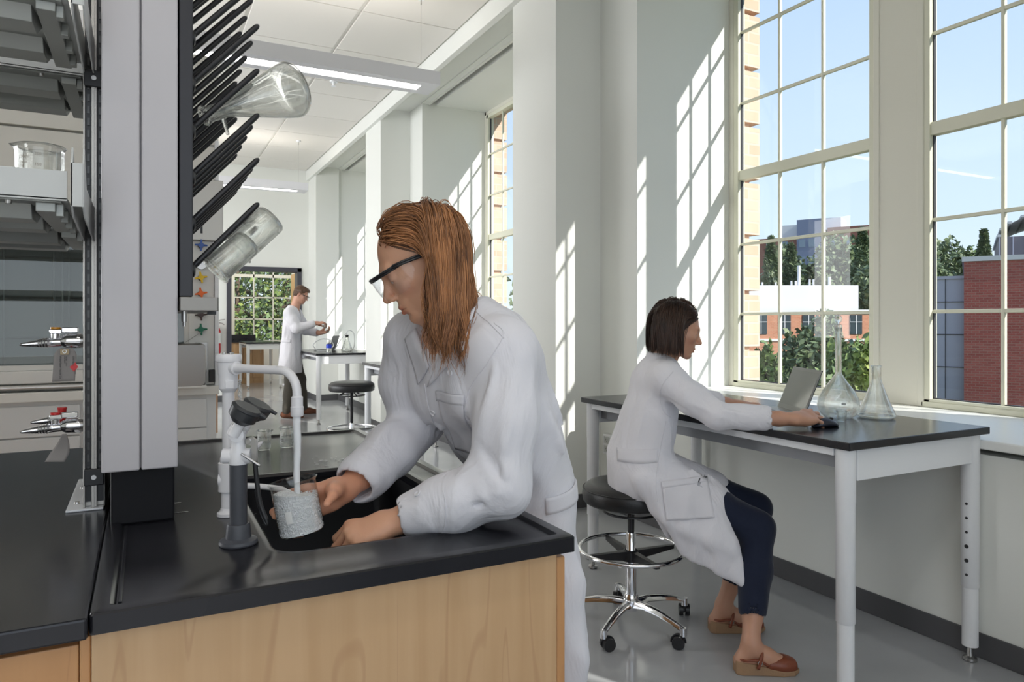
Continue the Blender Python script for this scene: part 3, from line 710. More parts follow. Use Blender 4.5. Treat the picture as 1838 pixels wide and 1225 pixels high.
# paper tag with a red corner mark
Mtag = mat('grey_card', (.34, .31, .29), .7)
def sheet(pts_fn, nu, nv, th=.0006):
    m = MB(); vs = [pts_fn(i/nu, j/nv) for j in range(nv+1) for i in range(nu+1)]
    fs = [(j*(nu+1)+i, j*(nu+1)+i+1, (j+1)*(nu+1)+i+1, (j+1)*(nu+1)+i) for j in range(nv) for i in range(nu)]
    m.add(vs, fs); return m
o = empty('paper_tag', (-.155, 1.815, 1.262), world=True); tag(o, 'printed grey card tag with red mark hanging from the upper gas tap', 'tag')
y_ = 1.812
def tg(u, v):
    w = .021 if v > .15 else .012+.06*v
    return (-.150 + (u-.5)*2*w - .003*(1-v)*0 - .004*v, y_ + .004*sin(u*3), 1.263 - .072*v)
m = sheet(tg, 8, 10); t_ = m.build('card', Mtag, o, smooth=True); t_.modifiers.new('s', 'SOLIDIFY').thickness = .0007
m = MB(); m.box(-.160, -.144, y_-.0022, y_-.0012, 1.249, 1.261); m.build('patch', mat('manila_patch', (.55, .42, .25), .7), o)
m = MB(); m.ring((-.152, y_-.003, 1.256), .0035, .0012, (0, 1, 0), 16, 6); m.build('eyelet', M_steel, o)
m = MB(); m.add([(-.1325, y_-.001, 1.232), (-.127, y_-.001, 1.222), (-.1345, y_-.001, 1.211), (-.143, y_-.001, 1.222)], [(0, 1, 2, 3)]); m.build('red_mark', M_red, o)
def text(body, size, loc, rot, name, mt, parent, ext=.0003, align='LEFT'):
    cu = bpy.data.curves.new(name, 'FONT'); cu.body = body; cu.size = size; cu.extrude = ext; cu.align_x = align
    t = bpy.data.objects.new(name, cu); COL.objects.link(t)
    me = bpy.data.meshes.new_from_object(t.evaluated_get(bpy.context.evaluated_depsgraph_get())) if False else None
    bpy.context.view_layer.update()
    dg = bpy.context.evaluated_depsgraph_get(); me = bpy.data.meshes.new_from_object(t.evaluated_get(dg)); bpy.data.objects.remove(t); bpy.data.curves.remove(cu)
    o = bpy.data.objects.new(name, me); COL.objects.link(o); me.materials.clear(); me.materials.append(mt); o.parent = parent
    L = Vector(loc) - (parent.location if parent and parent.get('_w') else Vector())
    o.location = L; o.rotation_euler = rot; return o
text('WaterSaver Faucet Co.', .0052, (-.1615, y_-.0012, 1.246), (R(90), R(90), 0), 'tag_text', M_blk, o)
text('TESTED     DATE\nASSEMBLED', .003, (-.150, y_-.0012, 1.246), (R(90), R(90), 0), 'tag_text', M_blk, o)
for (k, s_) in ((0, 'INSPECTED BY'), (1, 'QC-91')):
    text(s_, .0034, (-.1375+k*.004, y_-.0012, 1.246-k*.03), (R(90), R(90), 0), 'tag_text', M_blk, o)
o = empty('paper_tag', (-.155, 1.81, 1.07), world=True); tag(o, 'blank curled grey card tag hanging from the lower gas tap', 'tag')
def tg2(u, v):
    w = .004+.014*min(1, v*1.4)
    return (-.152 - .018*v*v - .001 + (u-.5)*2*w*(1), y_ - .004 + .008*sin(v*2.5) + .004*u, 1.078 - .058*v - .004*u*v)
m = sheet(tg2, 6, 12); t_ = m.build('card', Mtag, o, smooth=True); t_.modifiers.new('s', 'SOLIDIFY').thickness = .0007
# ================================================================ GLASSWARE, TAPS
def beaker_mesh(r, h, t=.0016, spout=True, seg=56):
    prof = [(0, .001), (r*.8, .0), (r-.004, .0015), (r-.0008, .006), (r, .012), (r, h-.008), (r+.0008, h-.004), (r+.0032, h-.001), (r+.0042, h+.0006), (r+.003, h+.0016), (r+.0010, h), (r-t*.9, h-.004), (r-t, h-.01), (r-t, .013), (r-t-.003, .006), (r*.7, .0038), (0, .0038)]
    m = MB(); m.lathe(prof, (0, 0, 0), seg)
    if spout:
        vs = []
        for (x, y, z) in m.v:
            a = math.atan2(y, x); k = max(0, 1-abs(a)/.42)**1.5 * max(0, (z-(h-.016))/.016)
            vs.append((x*(1+k*.16), y*(1-k*.1), z+k*.001))
        m.v = vs
    return m
def orient(o, base, tip, spin=0):
    z = (Vector(tip)-Vector(base)).normalized(); q = z.to_track_quat('Z', 'Y')
    o.rotation_mode = 'QUATERNION'; o.rotation_quaternion = q @ Matrix.Rotation(spin, 3, 'Z').to_quaternion(); o.location = base
def marks(m, r, h, a0, n=5, w=.34, seg=5):
    # graduation block: ticks wrapped on the glass
    def patch(a1, a2, z1, z2):
        vs = []
        for i in range(seg+1):
            a = a1+(a2-a1)*i/seg
            for z in (z1, z2): vs.append(((r+.0003)*cos(a), (r+.0003)*sin(a), z))
        m.add(vs, [(2*i, 2*i+2, 2*i+3, 2*i+1) for i in range(seg)])
    for i in range(n): patch(a0, a0+w, h*(.25+.13*i), h*(.25+.13*i)+.0007)
    patch(a0+w, a0+w*1.9, h*.3, h*.52)
    patch(a0-.05, a0-.03, h*.15, h*.85)
def beaker(name, r, h, loc, label, group='glass beakers', tip=None, spin=0, mk=R(-115), num=None):
    o = beaker_mesh(r, h).build(name, M_ware, smooth=50); tag(o, label, 'beaker', group)
    m = MB(); marks(m, r, h, mk); m.build('graduations', M_print, o)
    if tip: orient(o, loc, tip, spin)
    else: o.location = loc; o.rotation_euler.z = spin
    return o
bk = beaker('beaker', .0385, .106, (-.173, 1.60, 1.5425), 'glass 250 ml beaker with spout to the left, standing on the metal shelf', spin=R(180), mk=R(60))
# printed label of the shelf beaker, curved on its wall
Mpr = mat('brown_print', (.30, .27, .22), .6)
def curved_text(body, size, r, ang, z, parent, mt):
    t = text(body, size, (0, 0, 0), (0, 0, 0), 'printed_mark', mt, parent, 0.0)
    for v in t.data.vertices:
        a = ang + v.co.x/r; v.co = ((r+.0004)*cos(a), (r+.0004)*sin(a), z+v.co.y)
    t.location = (0, 0, 0)
for k, s_ in enumerate(('100', '150', '200')): curved_text(s_, .0075, .0385, R(82), .045+.0195*k, bk, Mpr)
curved_text('250ml', .0085, .0385, R(38), .078, bk, Mpr); curved_text('KIMAX\nUSA', .0055, .0385, R(40), .068, bk, Mpr)
m = MB(); r_ = .0389; m.add([(r_*cos(a), r_*sin(a), z) for a, z in ((R(36), .043), (R(44), .048), (R(56), .048), (R(62), .043), (R(56), .038), (R(44), .038))], [(0, 1, 2, 3, 4, 5)]); m.build('printed_badge', Mpr, bk)
beaker('beaker', .0215, .062, (.343, 2.405, .908), 'small glass beaker on the sink worktop, left one of the pair behind the tap', spin=R(-20), mk=R(-128))
beaker('beaker', .0225, .064, (.418, 2.425, .908), 'small glass beaker on the sink worktop, right one of the pair beside the water stream', spin=R(-20), mk=R(-128))
beaker('beaker', .0375, .112, (.268, 1.745, 1.565), 'larger upturned glass beaker drying on the lowest rack peg, upper of the two', tip=(.182, 1.74, 1.478), spin=2, mk=R(30))
beaker('beaker', .0315, .098, (.207, 1.665, 1.498), 'smaller upturned glass beaker drying on the lowest rack peg, nearest the tray', tip=(.131, 1.655, 1.425), spin=1, mk=R(30))
# filter flask drying upside down
R1 = .066; H = .245
prof = [(0, .002), (.05, .0), (R1-.004, .003), (R1, .012), (R1-.001, .022), (.058, .05), (.043, .10), (.028, .15), (.0195, .178), (.0175, .19), (.0175, .228), (.020, .236), (.0225, .241), (.0215, .244), (.017, .243), (.0155, .235), (.0155, .19), (.0175, .178), (.026, .15), (.041, .10), (.056, .05), (R1-.003, .022), (R1-.0035, .013), (R1-.008, .007), (.045, .006), (0, .007)]
m = MB(); m.lathe(prof, (0, 0, 0), 64)
fl = m.build('filter_flask', M_ware, smooth=60); tag(fl, 'large glass side-arm flask drying upside down on the black rack pegs', 'flask')
n = MB(); pts = []; rs = []
for i in range(8): pts += [Vector((.018+.005*i, 0, .205+.0012*i))]; rs += [.0055-.0003*i if i % 2 else .0042]
n.tube(pts, rs, 14); n.build('side_arm', M_ware, fl, smooth=50)
orient(fl, (.325, 1.765, 1.882), (.108, 1.70, 1.768), R(0))
z_ax = (Vector((.108, 1.70, 1.768))-Vector((.325, 1.765, 1.882))).normalized()
dn = Vector((.5, 0, -.9)); dn = (dn - z_ax*dn.dot(z_ax)).normalized(); yx = z_ax.cross(dn)
fl.rotation_quaternion = Matrix((dn, yx, z_ax)).transposed().to_quaternion()

# flasks on the table
def lathe_obj(name, prof, loc, label, cat, mt=None, seg=56, ang=60):
    m = MB(); m.lathe(prof, (0, 0, 0), seg); o = m.build(name, mt or M_ware, smooth=ang); tag(o, label, cat); o.location = loc; return o
def shell(outer, t=.0018, base=.004):
    inner = [(max(r-t, 0), z+(base if z < .01 else 0)) for r, z in outer if r > t]
    return outer + inner[::-1] + [(0, inner[0][1])]
vf = lathe_obj('volumetric_flask', shell([(0, .003), (.03, .003), (.045, 0), (.055, .002), (.070, .014), (.081, .035), (.084, .055), (.079, .085), (.063, .115), (.040, .146), (.022, .172), (.0145, .184), (.0125, .195), (.0125, .36), (.0155, .362), (.0155, .366), (.0145, .378), (.0165, .383)]), (2.62, 2.055, .914), 'tall long-necked glass flask with stopper on the table behind the laptop', 'flask')
m = MB(); m.lathe([(0, .36), (.0115, .36), (.0142, .388), (.0142, .392), (.006, .396), (.006, .400), (.010, .404), (.0135, .412), (.0145, .419), (.013, .427), (.008, .433), (0, .435)], (0, 0, 0), 40)
m.build('stopper', M_ware, vf, smooth=50)
m = MB(); m.lathe([(.0158, .366), (.0150, .382)], (0, 0, 0), 40); m.build('frosted_collar', pane_mat('frosted_glass', (.72, .74, .74), 2.0, .3), vf, smooth=True)
m = MB(); a_ = R(-128); m.add([((.0843)*cos(a_+u_), (.0843)*sin(a_+u_), .066+v_) for u_, v_ in ((-.11, 0), (-.08, -.005), (.08, -.005), (.11, 0), (.08, .005), (-.08, .005))], [(0, 1, 2, 3, 4, 5)]); m.build('marking_spot', mat('grey_spot', (.42, .44, .44), .6), vf)
cf = lathe_obj('conical_flask', shell([(0, .002), (.04, 0), (.066, .002), (.0745, .010), (.0745, .017), (.068, .032), (.045, .085), (.027, .137), (.0195, .158), (.0185, .168), (.0185, .212), (.0215, .217), (.0225, .2195), (.0205, .221)]), (2.755, 1.975, .914), 'empty glass conical flask, right of the tall flask on the table', 'flask')
beaker('small_beaker', .0185, .043, (2.525, 1.965, .914), 'tiny glass beaker in front of the tall flask, beside the mouse', spin=R(-100), mk=R(-128))

# ---- laptop (hinge line runs towards the window wall's length)
def laptop(loc, rz, W, D, tilt, label, gloss=True):
    o = empty('laptop', loc, rz); tag(o, label, 'laptop')
    Md = mat('laptop_grey', (.24, .245, .23), .35, .3); Mb = mat('laptop_black', (.02, .02, .022), .35)
    m = MB(); m.box(-D, 0, -W/2, W/2, .003, .016); m.build('base', Md, o, bevel=.003)
    m = MB()
    for r in range(5):
        for c in range(14): m.box(-D*.36-r*.019-.016, -D*.36-r*.019+0, -W/2+.018+c*(W-.036)/14, -W/2+.018+(c+.86)*(W-.036)/14, .016, .0185)
    m.build('keyboard', M_blk, o)
    m = MB(); m.box(-D+.012, -D+.068, -.05, .05, .016, .0165); m.build('touchpad', mat('pad_grey', (.16, .16, .16), .3), o)
    A = Matrix.Rotation(-tilt, 4, 'Y'); Lh = D*.98
    # closed position lies along -x; opened by rotation about the hinge (y axis)
    def lidbox(m, a0, a1, y0, y1, t0, t1):
        M = Matrix.Translation((0, 0, .014)) @ Matrix.Rotation(tilt, 4, 'Y')
        m.box(t0, t1, y0, y1, a0, a1, M=M)
    m = MB(); lidbox(m, 0, Lh, -W/2, W/2, .0, .006); lid = m.build('lid', Md, o, bevel=.002)
    m = MB(); lidbox(m, 0, Lh, -W/2-.0006, W/2+.0006, .0035, .0075); m.build('lid_shell', Mb, lid, bevel=.002)
    m = MB(); lidbox(m, Lh*.11, Lh*.93, -W/2+.008, W/2-.008, -.0006, .0005)
    m.build('screen', mat('laptop_screen', (.33, .345, .32), .07, spec=.9), lid)  # grey raised to put the screen's reflection into its colour
    m = MB(); m.cyl((-.002, -W/2+.02, .012), (-.002, W/2-.02, .012), .005); m.build('hinge', Mb, o, smooth=40)
    return o
laptop((2.535, 2.235, .9142), R(-26), .285, .205, R(22), 'open grey laptop on the table in front of the seated woman')
# ---- mouse
mv = MB(); 
loops = []
for (t, w, h) in ((-.054, .008, .006), (-.050, .020, .018), (-.038, .028, .029), (-.018, .031, .036), (.004, .031, .036), (.026, .029, .029), (.042, .025, .020), (.051, .016, .012), (.055, .006, .006)):
    lp = []
    for k in range(20):
        a = 2*pi*k/20; y = w*cos(a); z = max(0, h*.35 + (h*.65 if sin(a) > 0 else h*.35)*sin(a)); lp.append((t, y, z))
    loops.append(lp)
loft(mv, loops, True, True)
o = empty('computer_mouse', (2.338, 1.894, .914), R(-14)); tag(o, "black computer mouse under the seated woman's right hand", 'mouse')
mv.build('shell', mat('mouse_black', (.02, .022, .035), .28), o, smooth=60)
m = MB(); m.cyl((.028, -.004, .030), (.028, .004, .030), .006); m.build('scroll_wheel', M_rub, o, smooth=40)

# ================================================================ TAP (white lab faucet)
fx, fy = .160, 1.628
M_fw = mat('white_epoxy_tap', (.80, .79, .81), .22)
o = empty('lab_tap', (fx, fy, .908), world=True); tag(o, 'white gooseneck lab tap running water into the held beaker', 'tap')
m = MB(); m.lathe([(0, .908), (.023, .908), (.023, .914), (.017, .919), (.0155, .924), (0, .924)], (fx, fy, 0), 32); m.build('base_flange', M_fw, o, smooth=40)
m = MB(); m.lathe([(0, .92), (.0145, .92), (.0145, 1.045), (.012, 1.05), (.0125, 1.055), (.0125, 1.175), (0, 1.175)], (fx, fy, 0), 32); m.build('riser', M_fw, o, smooth=40)
m = MB(); m.tube([(fx-.016, fy+.006, .985), (fx+.02, fy-.008, .985)], .0175, 24); m.tube([(fx, fy, .96), (fx, fy, 1.02)], .0205, 28); m.lathe([(0, 1.018), (.017, 1.018), (.017, 1.03), (.0145, 1.035), (0, 1.035)], (fx, fy, 0), 28)
vb = m.build('valve_body', M_fw, o, smooth=50)
m = MB(); m.tube([(fx+.018, fy-.010, .975), (fx+.026, fy-.014, .975)], .0115, 20); m.build('red_index', M_red, vb, smooth=40)
def lever(p0, p1, p2, p3):
    m = MB(); pts = bez(p0, p1, p2, p3, 12); rs = [.0075-.0015*sin(pi*i/12) if i < 11 else (.005 if i == 11 else .001) for i in range(13)]
    vs_ = MB().tube(pts, rs, 14); 
    m.tube(pts, rs, 14); m.build('lever_handle', M_fw, o, smooth=60)
lever((fx+.015, fy-.02, .972), (fx+.05, fy-.05, .976), (fx+.08, fy-.075, .974), (fx+.108, fy-.10, .968))
lever((fx+.01, fy+.01, 1.005), (fx+.03, fy+.03, 1.018), (fx+.055, fy+.05, 1.035), (fx+.080, fy+.07, 1.048))
m = MB(); m.lathe([(0, 1.17), (.013, 1.17), (.019, 1.178), (.0195, 1.196), (.0195, 1.205), (.021, 1.21), (.0225, 1.234), (.0265, 1.236), (.0275, 1.24), (.0275, 1.246), (.025, 1.251), (0, 1.251)], (fx, fy, 0), 36)
m.box(fx-.008, fx+.008, fy-.0225, fy-.018, 1.18, 1.195); vbk = m.build('vacuum_breaker', M_fw, o, smooth=35)
m = MB(); [m.cyl((fx+x, fy+y, 1.25), (fx+x, fy+y, 1.2545), .0035, seg=10) for x, y in ((-.008, .004), (.004, -.006), (.008, .006))]; m.build('screws', M_steel, vbk, smooth=40)
nx, ny = .271, 1.458
d = Vector((nx-fx, ny-fy, 0)); L = d.length; d.normalize()
A = Vector((fx, fy, 1.222))
pts = [A + d*.018, A + d*.028, A + d*.05, A + d*.10, A + d*(L-.045)] + [A + d*(L-.045+.045*sin(R(a))) + Vector((0, 0, -.045+.045*cos(R(a)))) for a in range(10, 91, 10)] + [A + d*L + Vector((0, 0, -.052))]
m = MB(); m.tube(pts, [.0125, .0105, .0088] + [.0088]*(len(pts)-3), 22); m.tube([A + d*.012, A+d*.026], .0145, 24); m.build('spout', M_fw, o, smooth=50)
m = MB(); m.lathe([(0, 1.172), (.0092, 1.172), (.0115, 1.170), (.0115, 1.152), (.0125, 1.151), (.0125, 1.134), (.0115, 1.132), (0, 1.132)], (nx, ny, 0), 28); m.build('nozzle', M_fw, o, smooth=35)

# water stream
M_str = mat('aerated_water', (.93, .94, .96), .15, trans=.12, ior=1.2)
pts = [(nx + .0008*sin(z*60), ny, z) for z in [1.134 - i*.01 for i in range(18)]]
m = MB(); m.tube(pts, [.0078 - .00012*i + .0003*sin(i*1.7) for i in range(18)], 20)
tag(m.build('water_stream', M_str, smooth=60), 'white stream of water falling from the tap nozzle into the beaker', 'water')

# ---- hand-held eyewash
ex, ey = .156, 1.41
Mg = mat('grey_rubber_grip', (.065, .068, .080), .45); Mdk = mat('eyewash_cover', (.030, .032, .036), .36)
o = empty('eyewash_sprayer', (ex, ey, .908), world=True); tag(o, 'dark grey and white hand-held eyewash spray standing at the near sink corner', 'eyewash')
m = MB(); m.lathe([(0, .908), (.0335, .908), (.0345, .911), (.033, .916), (.023, .920), (.0205, .944), (.0195, .946), (0, .946)], (ex, ey, 0), 36); m.build('holder', Mg, o, smooth=35)
m = MB(); m.lathe([(0, .94), (.0155, .94), (.0158, 1.053), (.0165, 1.058), (0, 1.058)], (ex, ey, 0), 32); m.build('grip', Mg, o, smooth=35)
m = MB(); m.lathe([(0, 1.056), (.0165, 1.056), (.0175, 1.062), (.0175, 1.078), (.013, 1.086), (.0125, 1.118), (0, 1.118)], (ex, ey, 0), 32)
rt = Vector((.8886, -.4587, 0)); bk_ = Vector((.4587, .8886, 0)); up = Vector((0, 0, 1)); E0 = Vector((ex, ey, 0))
m.tube([E0+up*1.071-rt*.027, E0+up*1.071+rt*.024], .0145, 24)
m.tube([E0+up*1.108-rt*.008+bk_*.0, E0+up*1.125+rt*.002], .016, 24)
m.tube([E0+up*1.112-rt*.014+bk_*.02, E0+up*1.112+rt*.004-bk_*.02], .0125, 20)
hd = Vector((.45, 0, .9)); hd = (rt*.50+up*.87).normalized()
for s in (-1, 1):
    p = E0 + up*1.112 - rt*.002 + bk_*.020*s
    m.tube([p, p+hd*.035], .010, 20)
m.build('valve_body', M_fw, o, smooth=50)
for s, n_ in ((1, 'far'), (-1, 'near')):
    p = E0 + up*1.137 + rt*.012 + bk_*.0285*s
    q = MB(); f = hd
    q.tube([p, p+f*.006, p+f*.010, p+f*.026, p+f*.030, p+f*.033], [.014, .020, .0255, .0275, .0275, .024], 30)
    sp_ = q.build('spray_head', Mdk, o, smooth=35)
    q = MB(); q.ring(p+f*.028, .0265, .0022, f, 32, 8)
    q.tube([p+f*.030+rt*.024-up*.012, p+f*.030+rt*.034-up*.018], [.004, .003], 10); q.build('dust_cap_rim', Mdk, sp_, smooth=50)
m = MB()
c0 = E0 + rt*.022 + up*1.097 - bk_*.004
m.prism([(-.008, .006), (.004, .010), (.013, .004), (.0135, -.035), (.008, -.042), (.003, -.035), (.002, -.006), (-.008, -.004)], .006, Matrix((( rt.x, 0, bk_.x, c0.x), (rt.y, 0, bk_.y, c0.y), (0, 1, 0, c0.z), (0, 0, 0, 1))))
m.cyl(c0-bk_*.003-rt*.002+up*.002, c0+bk_*.009-rt*.002+up*.002, .005, seg=16)
m.cyl(E0+rt*.012-bk_*.018+up*1.078, E0+rt*.046-bk_*.018+up*1.056, .0022, seg=10)
m.build('trigger_bracket', M_steel, o, smooth=30, bevel=.0006)
m = MB(); pts = cr_path([c0+rt*.010-up*.035, c0+rt*.014-up*.075, c0+rt*.02-up*.115, c0+rt*.032-up*.147, c0+rt*.030-up*.152, c0+rt*.02-up*.13, c0+rt*.011-up*.09], 6)
m.tube(pts, .0022, 8); m.tube(pts[:18], [.0045]*18, 10)
m.build('squeeze_lever', M_blk, o, smooth=50)

# puddle drops on the worktop
Mwat = pane_mat('water_drop', (.96, .97, .98), 2.5)
random.seed(4); m = MB()
for i in range(46):
    x = .36+random.gauss(.14, .05); y = 2.13+random.gauss(0, .035); r = random.uniform(.001, .004)
    m.lathe([(r, 0), (r*.9, r*.22), (r*.5, r*.36), (0, r*.4)], (x, y, .9078), 10, Matrix.Diagonal((1.6, 1, 1, 1)))
for (x, y, w, h) in ((.055, 1.79, .02, .004), (.07, 1.70, .016, .003), (.04, 1.66, .012, .003)): m.lathe([(w, 0), (w*.9, .0006), (0, .0008)], (x, y, .9077), 16, Matrix.Diagonal((1, h/w*1.6, 1, 1)))
for i in range(30): 
    x = random.uniform(.16, .215); y = random.uniform(1.45, 1.62); r = random.uniform(.0007, .0018); m.lathe([(r, 0), (r*.7, r*.3), (0, r*.4)], (x, y, .9078), 8)
tag(m.build('water_drops', Mwat, smooth=60), 'scattered water drops on the black sink worktop', 'water', kind='stuff')
# ================================================================ FUME HOOD behind the shelves
HY = 4.60; M_hw = mat('hood_white', (.76, .75, .72), .4); M_hg = mat('hood_liner', (.52, .52, .50), .5); M_gap = mat('shadow_gap', (.03, .03, .03), .6)
o = empty('fume_hood', (-.6, HY+.4, 0), world=True); tag(o, 'large white fume hood with glass sash behind the shelves and column', 'fume hood')
m = MB(); m.box(-1.7, -1.5, HY, HY+.85, .945, 2.9); m.box(.21, .396, HY+.02, HY+.85, .945, 2.9); m.box(-1.7, .396, HY+.05, HY+.85, 2.0, 2.9)
m.box(-1.5, .21, HY+.80, HY+.85, .945, 2.0); m.build('shell', M_hw, o, bevel=.003)
m = MB(); m.box(-1.7, .396, HY-.005, HY+.06, 1.80, 2.36); m.box(-1.7, .396, HY-.002, HY+.06, 2.375, 2.9); m.build('upper_panel', mat('hood_cream', (.80, .77, .71), .4), o, bevel=.003)
m = MB(); m.box(.235, .372, HY-.005, HY+.03, .945, 1.80); m.build('control_post', M_hw, o, bevel=.003)
m = MB(); m.box(.374, .397, HY-.02, HY+.03, .90, 2.4); m.build('edge_trim', mat('bright_white', (.86, .86, .88), .35), o, bevel=.004)
m = MB(); m.box(-1.5, .21, HY+.76, HY+.80, 1.0, 2.0); m.build('back_baffle', M_hg, o)
m = MB(); m.box(-1.5, .21, HY+.05, HY+.80, .94, .955); m.build('work_surface', M_hg, o)
m = MB()
for z in (1.22, 1.47, 1.72): m.cyl((-1.5, HY+.70, z), (.21, HY+.70, z), .006, seg=8)
for x in (-1.25, -1.0, -.76, -.50, -.455, -.42, -.15, .1): m.cyl((x, HY+.685, .95), (x, HY+.685, 1.95), .006, seg=8)
m.build('lattice_rods', M_steel, o, smooth=40)
m = MB(); m.box(-1.5, .21, HY+.036, HY+.041, 1.07, 1.80); s_ = m.build('sash_glass', pane_mat('sash_glass', (.72, .76, .76), 1.6), o)
m = MB(); m.box(-1.5, .235, HY+.02, HY+.05, 1.055, 1.085); m.build('sash_rail', M_hw, s_, bevel=.003)
m = MB(); m.box(-1.5, .235, HY-.01, HY+.03, .985, 1.055); m.build('airfoil', M_hw, o, bevel=.006)
m = MB(); m.cyl((-1.5, HY-.01, .965), (.235, HY-.01, .965), .016, seg=16); m.build('sill_tube', M_steel, o, smooth=40)
m = MB(); m.box(-1.7, .397, HY-.05, HY+.85, .89, .942); m.build('work_ledge', mat('ledge_cream', (.80, .78, .73), .4), o, bevel=.005)
M_cab = mat('cabinet_white', (.74, .745, .74), .4)
m = MB(); m.box(-1.7, .385, HY, HY+.8, .1, .89); m.box(-1.68, .37, HY+.05, HY+.75, 0, .1); m.build('base_cabinet', M_cab, o)
for x0, x1 in ((-1.69, -1.0), (-.99, -.31), (-.30, .335)):
    m = MB(); m.box(x0+.004, x1-.004, HY-.02, HY, .70, .865); m.build('drawer_front', M_cab, o, bevel=.002)
    m = MB(); m.box(x0+.004, x1-.004, HY-.02, HY, .12, .692); m.build('cabinet_door', M_cab, o, bevel=.002)
def knob(z, col, nm, px_=.298):
    m = MB(); Y = HY-.05
    m.cyl((px_, HY-.005, z), (px_, Y+.004, z), .017, .012, seg=16); sh = m.build('valve_stem', M_blk, o, smooth=40)
    m = MB(); m.cyl((px_, Y-.008, z), (px_, Y+.008, z), .015, .013, seg=16)
    for k in range(4):
        a = R(10+90*k + 7*len(nm)); m.tube([(px_, Y, z), (px_+.034*cos(a), Y-.004, z+.034*sin(a))], [.0085, .0045], 10)
    m.build('valve_handle', mat(nm, col, .35), sh, smooth=50)
for z, c_, n_ in ((1.58, (.85, .55, .02), 'yellow_handle'), (1.487, (.9, .16, .02), 'orange_handle'), (1.361, (.06, .035, .03), 'brown_handle'), (1.275, (.01, .16, .09), 'green_handle'), (1.77, (.05, .12, .4), 'blue_handle')): knob(z, c_, n_)
m = MB(); m.cyl((.30, HY-.03, 1.66), (.30, HY-.006, 1.66), .03); m.build('gauge', M_steel, o, smooth=40)
m = MB(); m.box(.27, .335, HY-.014, HY-.004, 1.02, 1.20); m.build('switch_plate', M_steel, o, bevel=.002)
m = MB(); m.box(.285, .32, HY-.022, HY-.013, 1.15, 1.185); m.build('switch', M_blk, o, bevel=.002)
m = MB(); m.box(.235, .42, HY-.035, HY-.007, 1.80, 2.16); m.build('monitor_panel', M_alu, o, bevel=.003)
m = MB(); m.box(.295, .307, HY-.037, HY-.034, 1.84, 1.93); m.build('panel_slot', M_blk, o)
# towel dispenser
o = empty('towel_dispenser', (.2, HY-.15, .942), world=True); tag(o, 'rounded stainless steel dispenser box on the hood ledge right of the column', 'dispenser')
m = MB(); loft(m, [[(x, HY-.05, z) for x, z, _ in rrect(.185, 1.035, .135, .125, .03, 0)], [(x, HY-.13, z) for x, z, _ in rrect(.185, 1.035, .135, .125, .03, 0)], [(x, HY-.142, z) for x, z, _ in rrect(.185, 1.035, .127, .117, .026, 0)]], True, True)
m.v = [(x, y, z+.035) for x, y, z in m.v]
m.build('cover', mat('dispenser_steel', (.34, .33, .32), .35, .95), o, smooth=40)
m = MB(); m.box(.05, .32, HY-.14, HY-.05, .942, .955); m.build('mount', M_hw, o)
m = MB(); m.box(.337, .372, HY-.085, HY-.055, .965, 1.04); m.build('plug', M_blk, o, bevel=.004)
m = MB()
for i in range(24):
    t = i/23; m.lathe([(0, -.003), (.003, 0), (0, .003)], (.295-.09*t, HY-.065-.02*t, 1.258-.062*t), 6)
m.build('bead_chain', M_steel, o)
# chain + dark cylinder beside the hood
o = empty('gas_cylinder', (.51, HY+.3, 0)); tag(o, 'dark gas cylinder with hanging white chain right of the fume hood', 'cylinder')
m = MB(); m.lathe([(0, 0), (.06, 0), (.066, .01), (.066, .72), (.05, .78), (.02, .81), (0, .82)], (0, 0, 0), 24); m.build('tank', M_blk, o, smooth=50)
m = MB()
for i in range(26):
    z = .93-.033*i; ax = (1, 0, 0) if i % 2 else (0, 1, 0)
    vv = MB(); vv.ring((0, 0, 0), .010, .0032, ax, 14, 6); vv.v = [(.02+x+.012*sin(i*.4), -.10+y, z+zz*1.9) for x, y, zz in vv.v]; m.add(vv.v, vv.f)
for i in range(10):
    t = i/9; vv = MB(); vv.ring((0, 0, 0), .010, .0032, (0, 0, 1) if i % 2 else (0, 1, 0), 14, 6); vv.v = [(-.02+x*1.6+.04*t, -.10+y, .955+zz-.05*sin(t*3)*.6) for x, y, zz in vv.v]; m.add(vv.v, vv.f)
m.build('chain', mat('white_chain', (.75, .75, .77), .3, .3), o, smooth=60)
# ---- far table items: laptop + tubing flask
laptop((2.36, 10.12, .914), R(-30), .30, .21, R(17), 'dark laptop with its lid back to us on the far table')
o = empty('flask_with_tubing', (2.42, 9.75, .914)); tag(o, 'conical flask with looping clear tubing on the far table', 'flask')
m = MB(); m.lathe(shell([(0, .002), (.05, 0), (.075, .004), (.080, .015), (.065, .06), (.035, .14), (.022, .17), (.022, .21), (.026, .214)]), (.06, 0, 0), 32); m.build('glass', M_ware, o, smooth=60)
m = MB(); m.lathe([(0, .19), (.018, .19), (.024, .225), (0, .225)], (.06, 0, 0), 24); m.build('stopper', M_blk, o, smooth=40)
Mtb = mat('clear_tubing', (.85, .87, .88), .15, trans=.3)
for P_ in ([(.06, 0, .22), (.06, 0, .27), (.10, 0, .29), (.16, .02, .24), (.17, .02, .10), (.14, 0, .02)], [(-.36, 0, .03), (-.40, -.02, .10), (-.30, 0, .17), (-.18, 0, .16), (-.12, .02, .08), (-.22, -.03, .02), (-.36, -.03, .012)], [(-.1, .02, .03), (-.02, .02, .16), (.02, 0, .22), (.05, 0, .25)]):
    m = MB(); m.tube(cr_path(P_, 8), .006, 10); m.build('tubing', Mtb, o, smooth=60)
o = empty('reagent_bottle', (2.20, 9.60, .914)); tag(o, 'small bottle with blue label among the tubing on the far table', 'bottle')
m = MB(); m.lathe([(0, 0), (.035, 0), (.037, .005), (.037, .10), (.02, .12), (.016, .125), (.016, .14), (0, .14)], (0, 0, 0), 24); m.build('glass', M_ware, o, smooth=50)
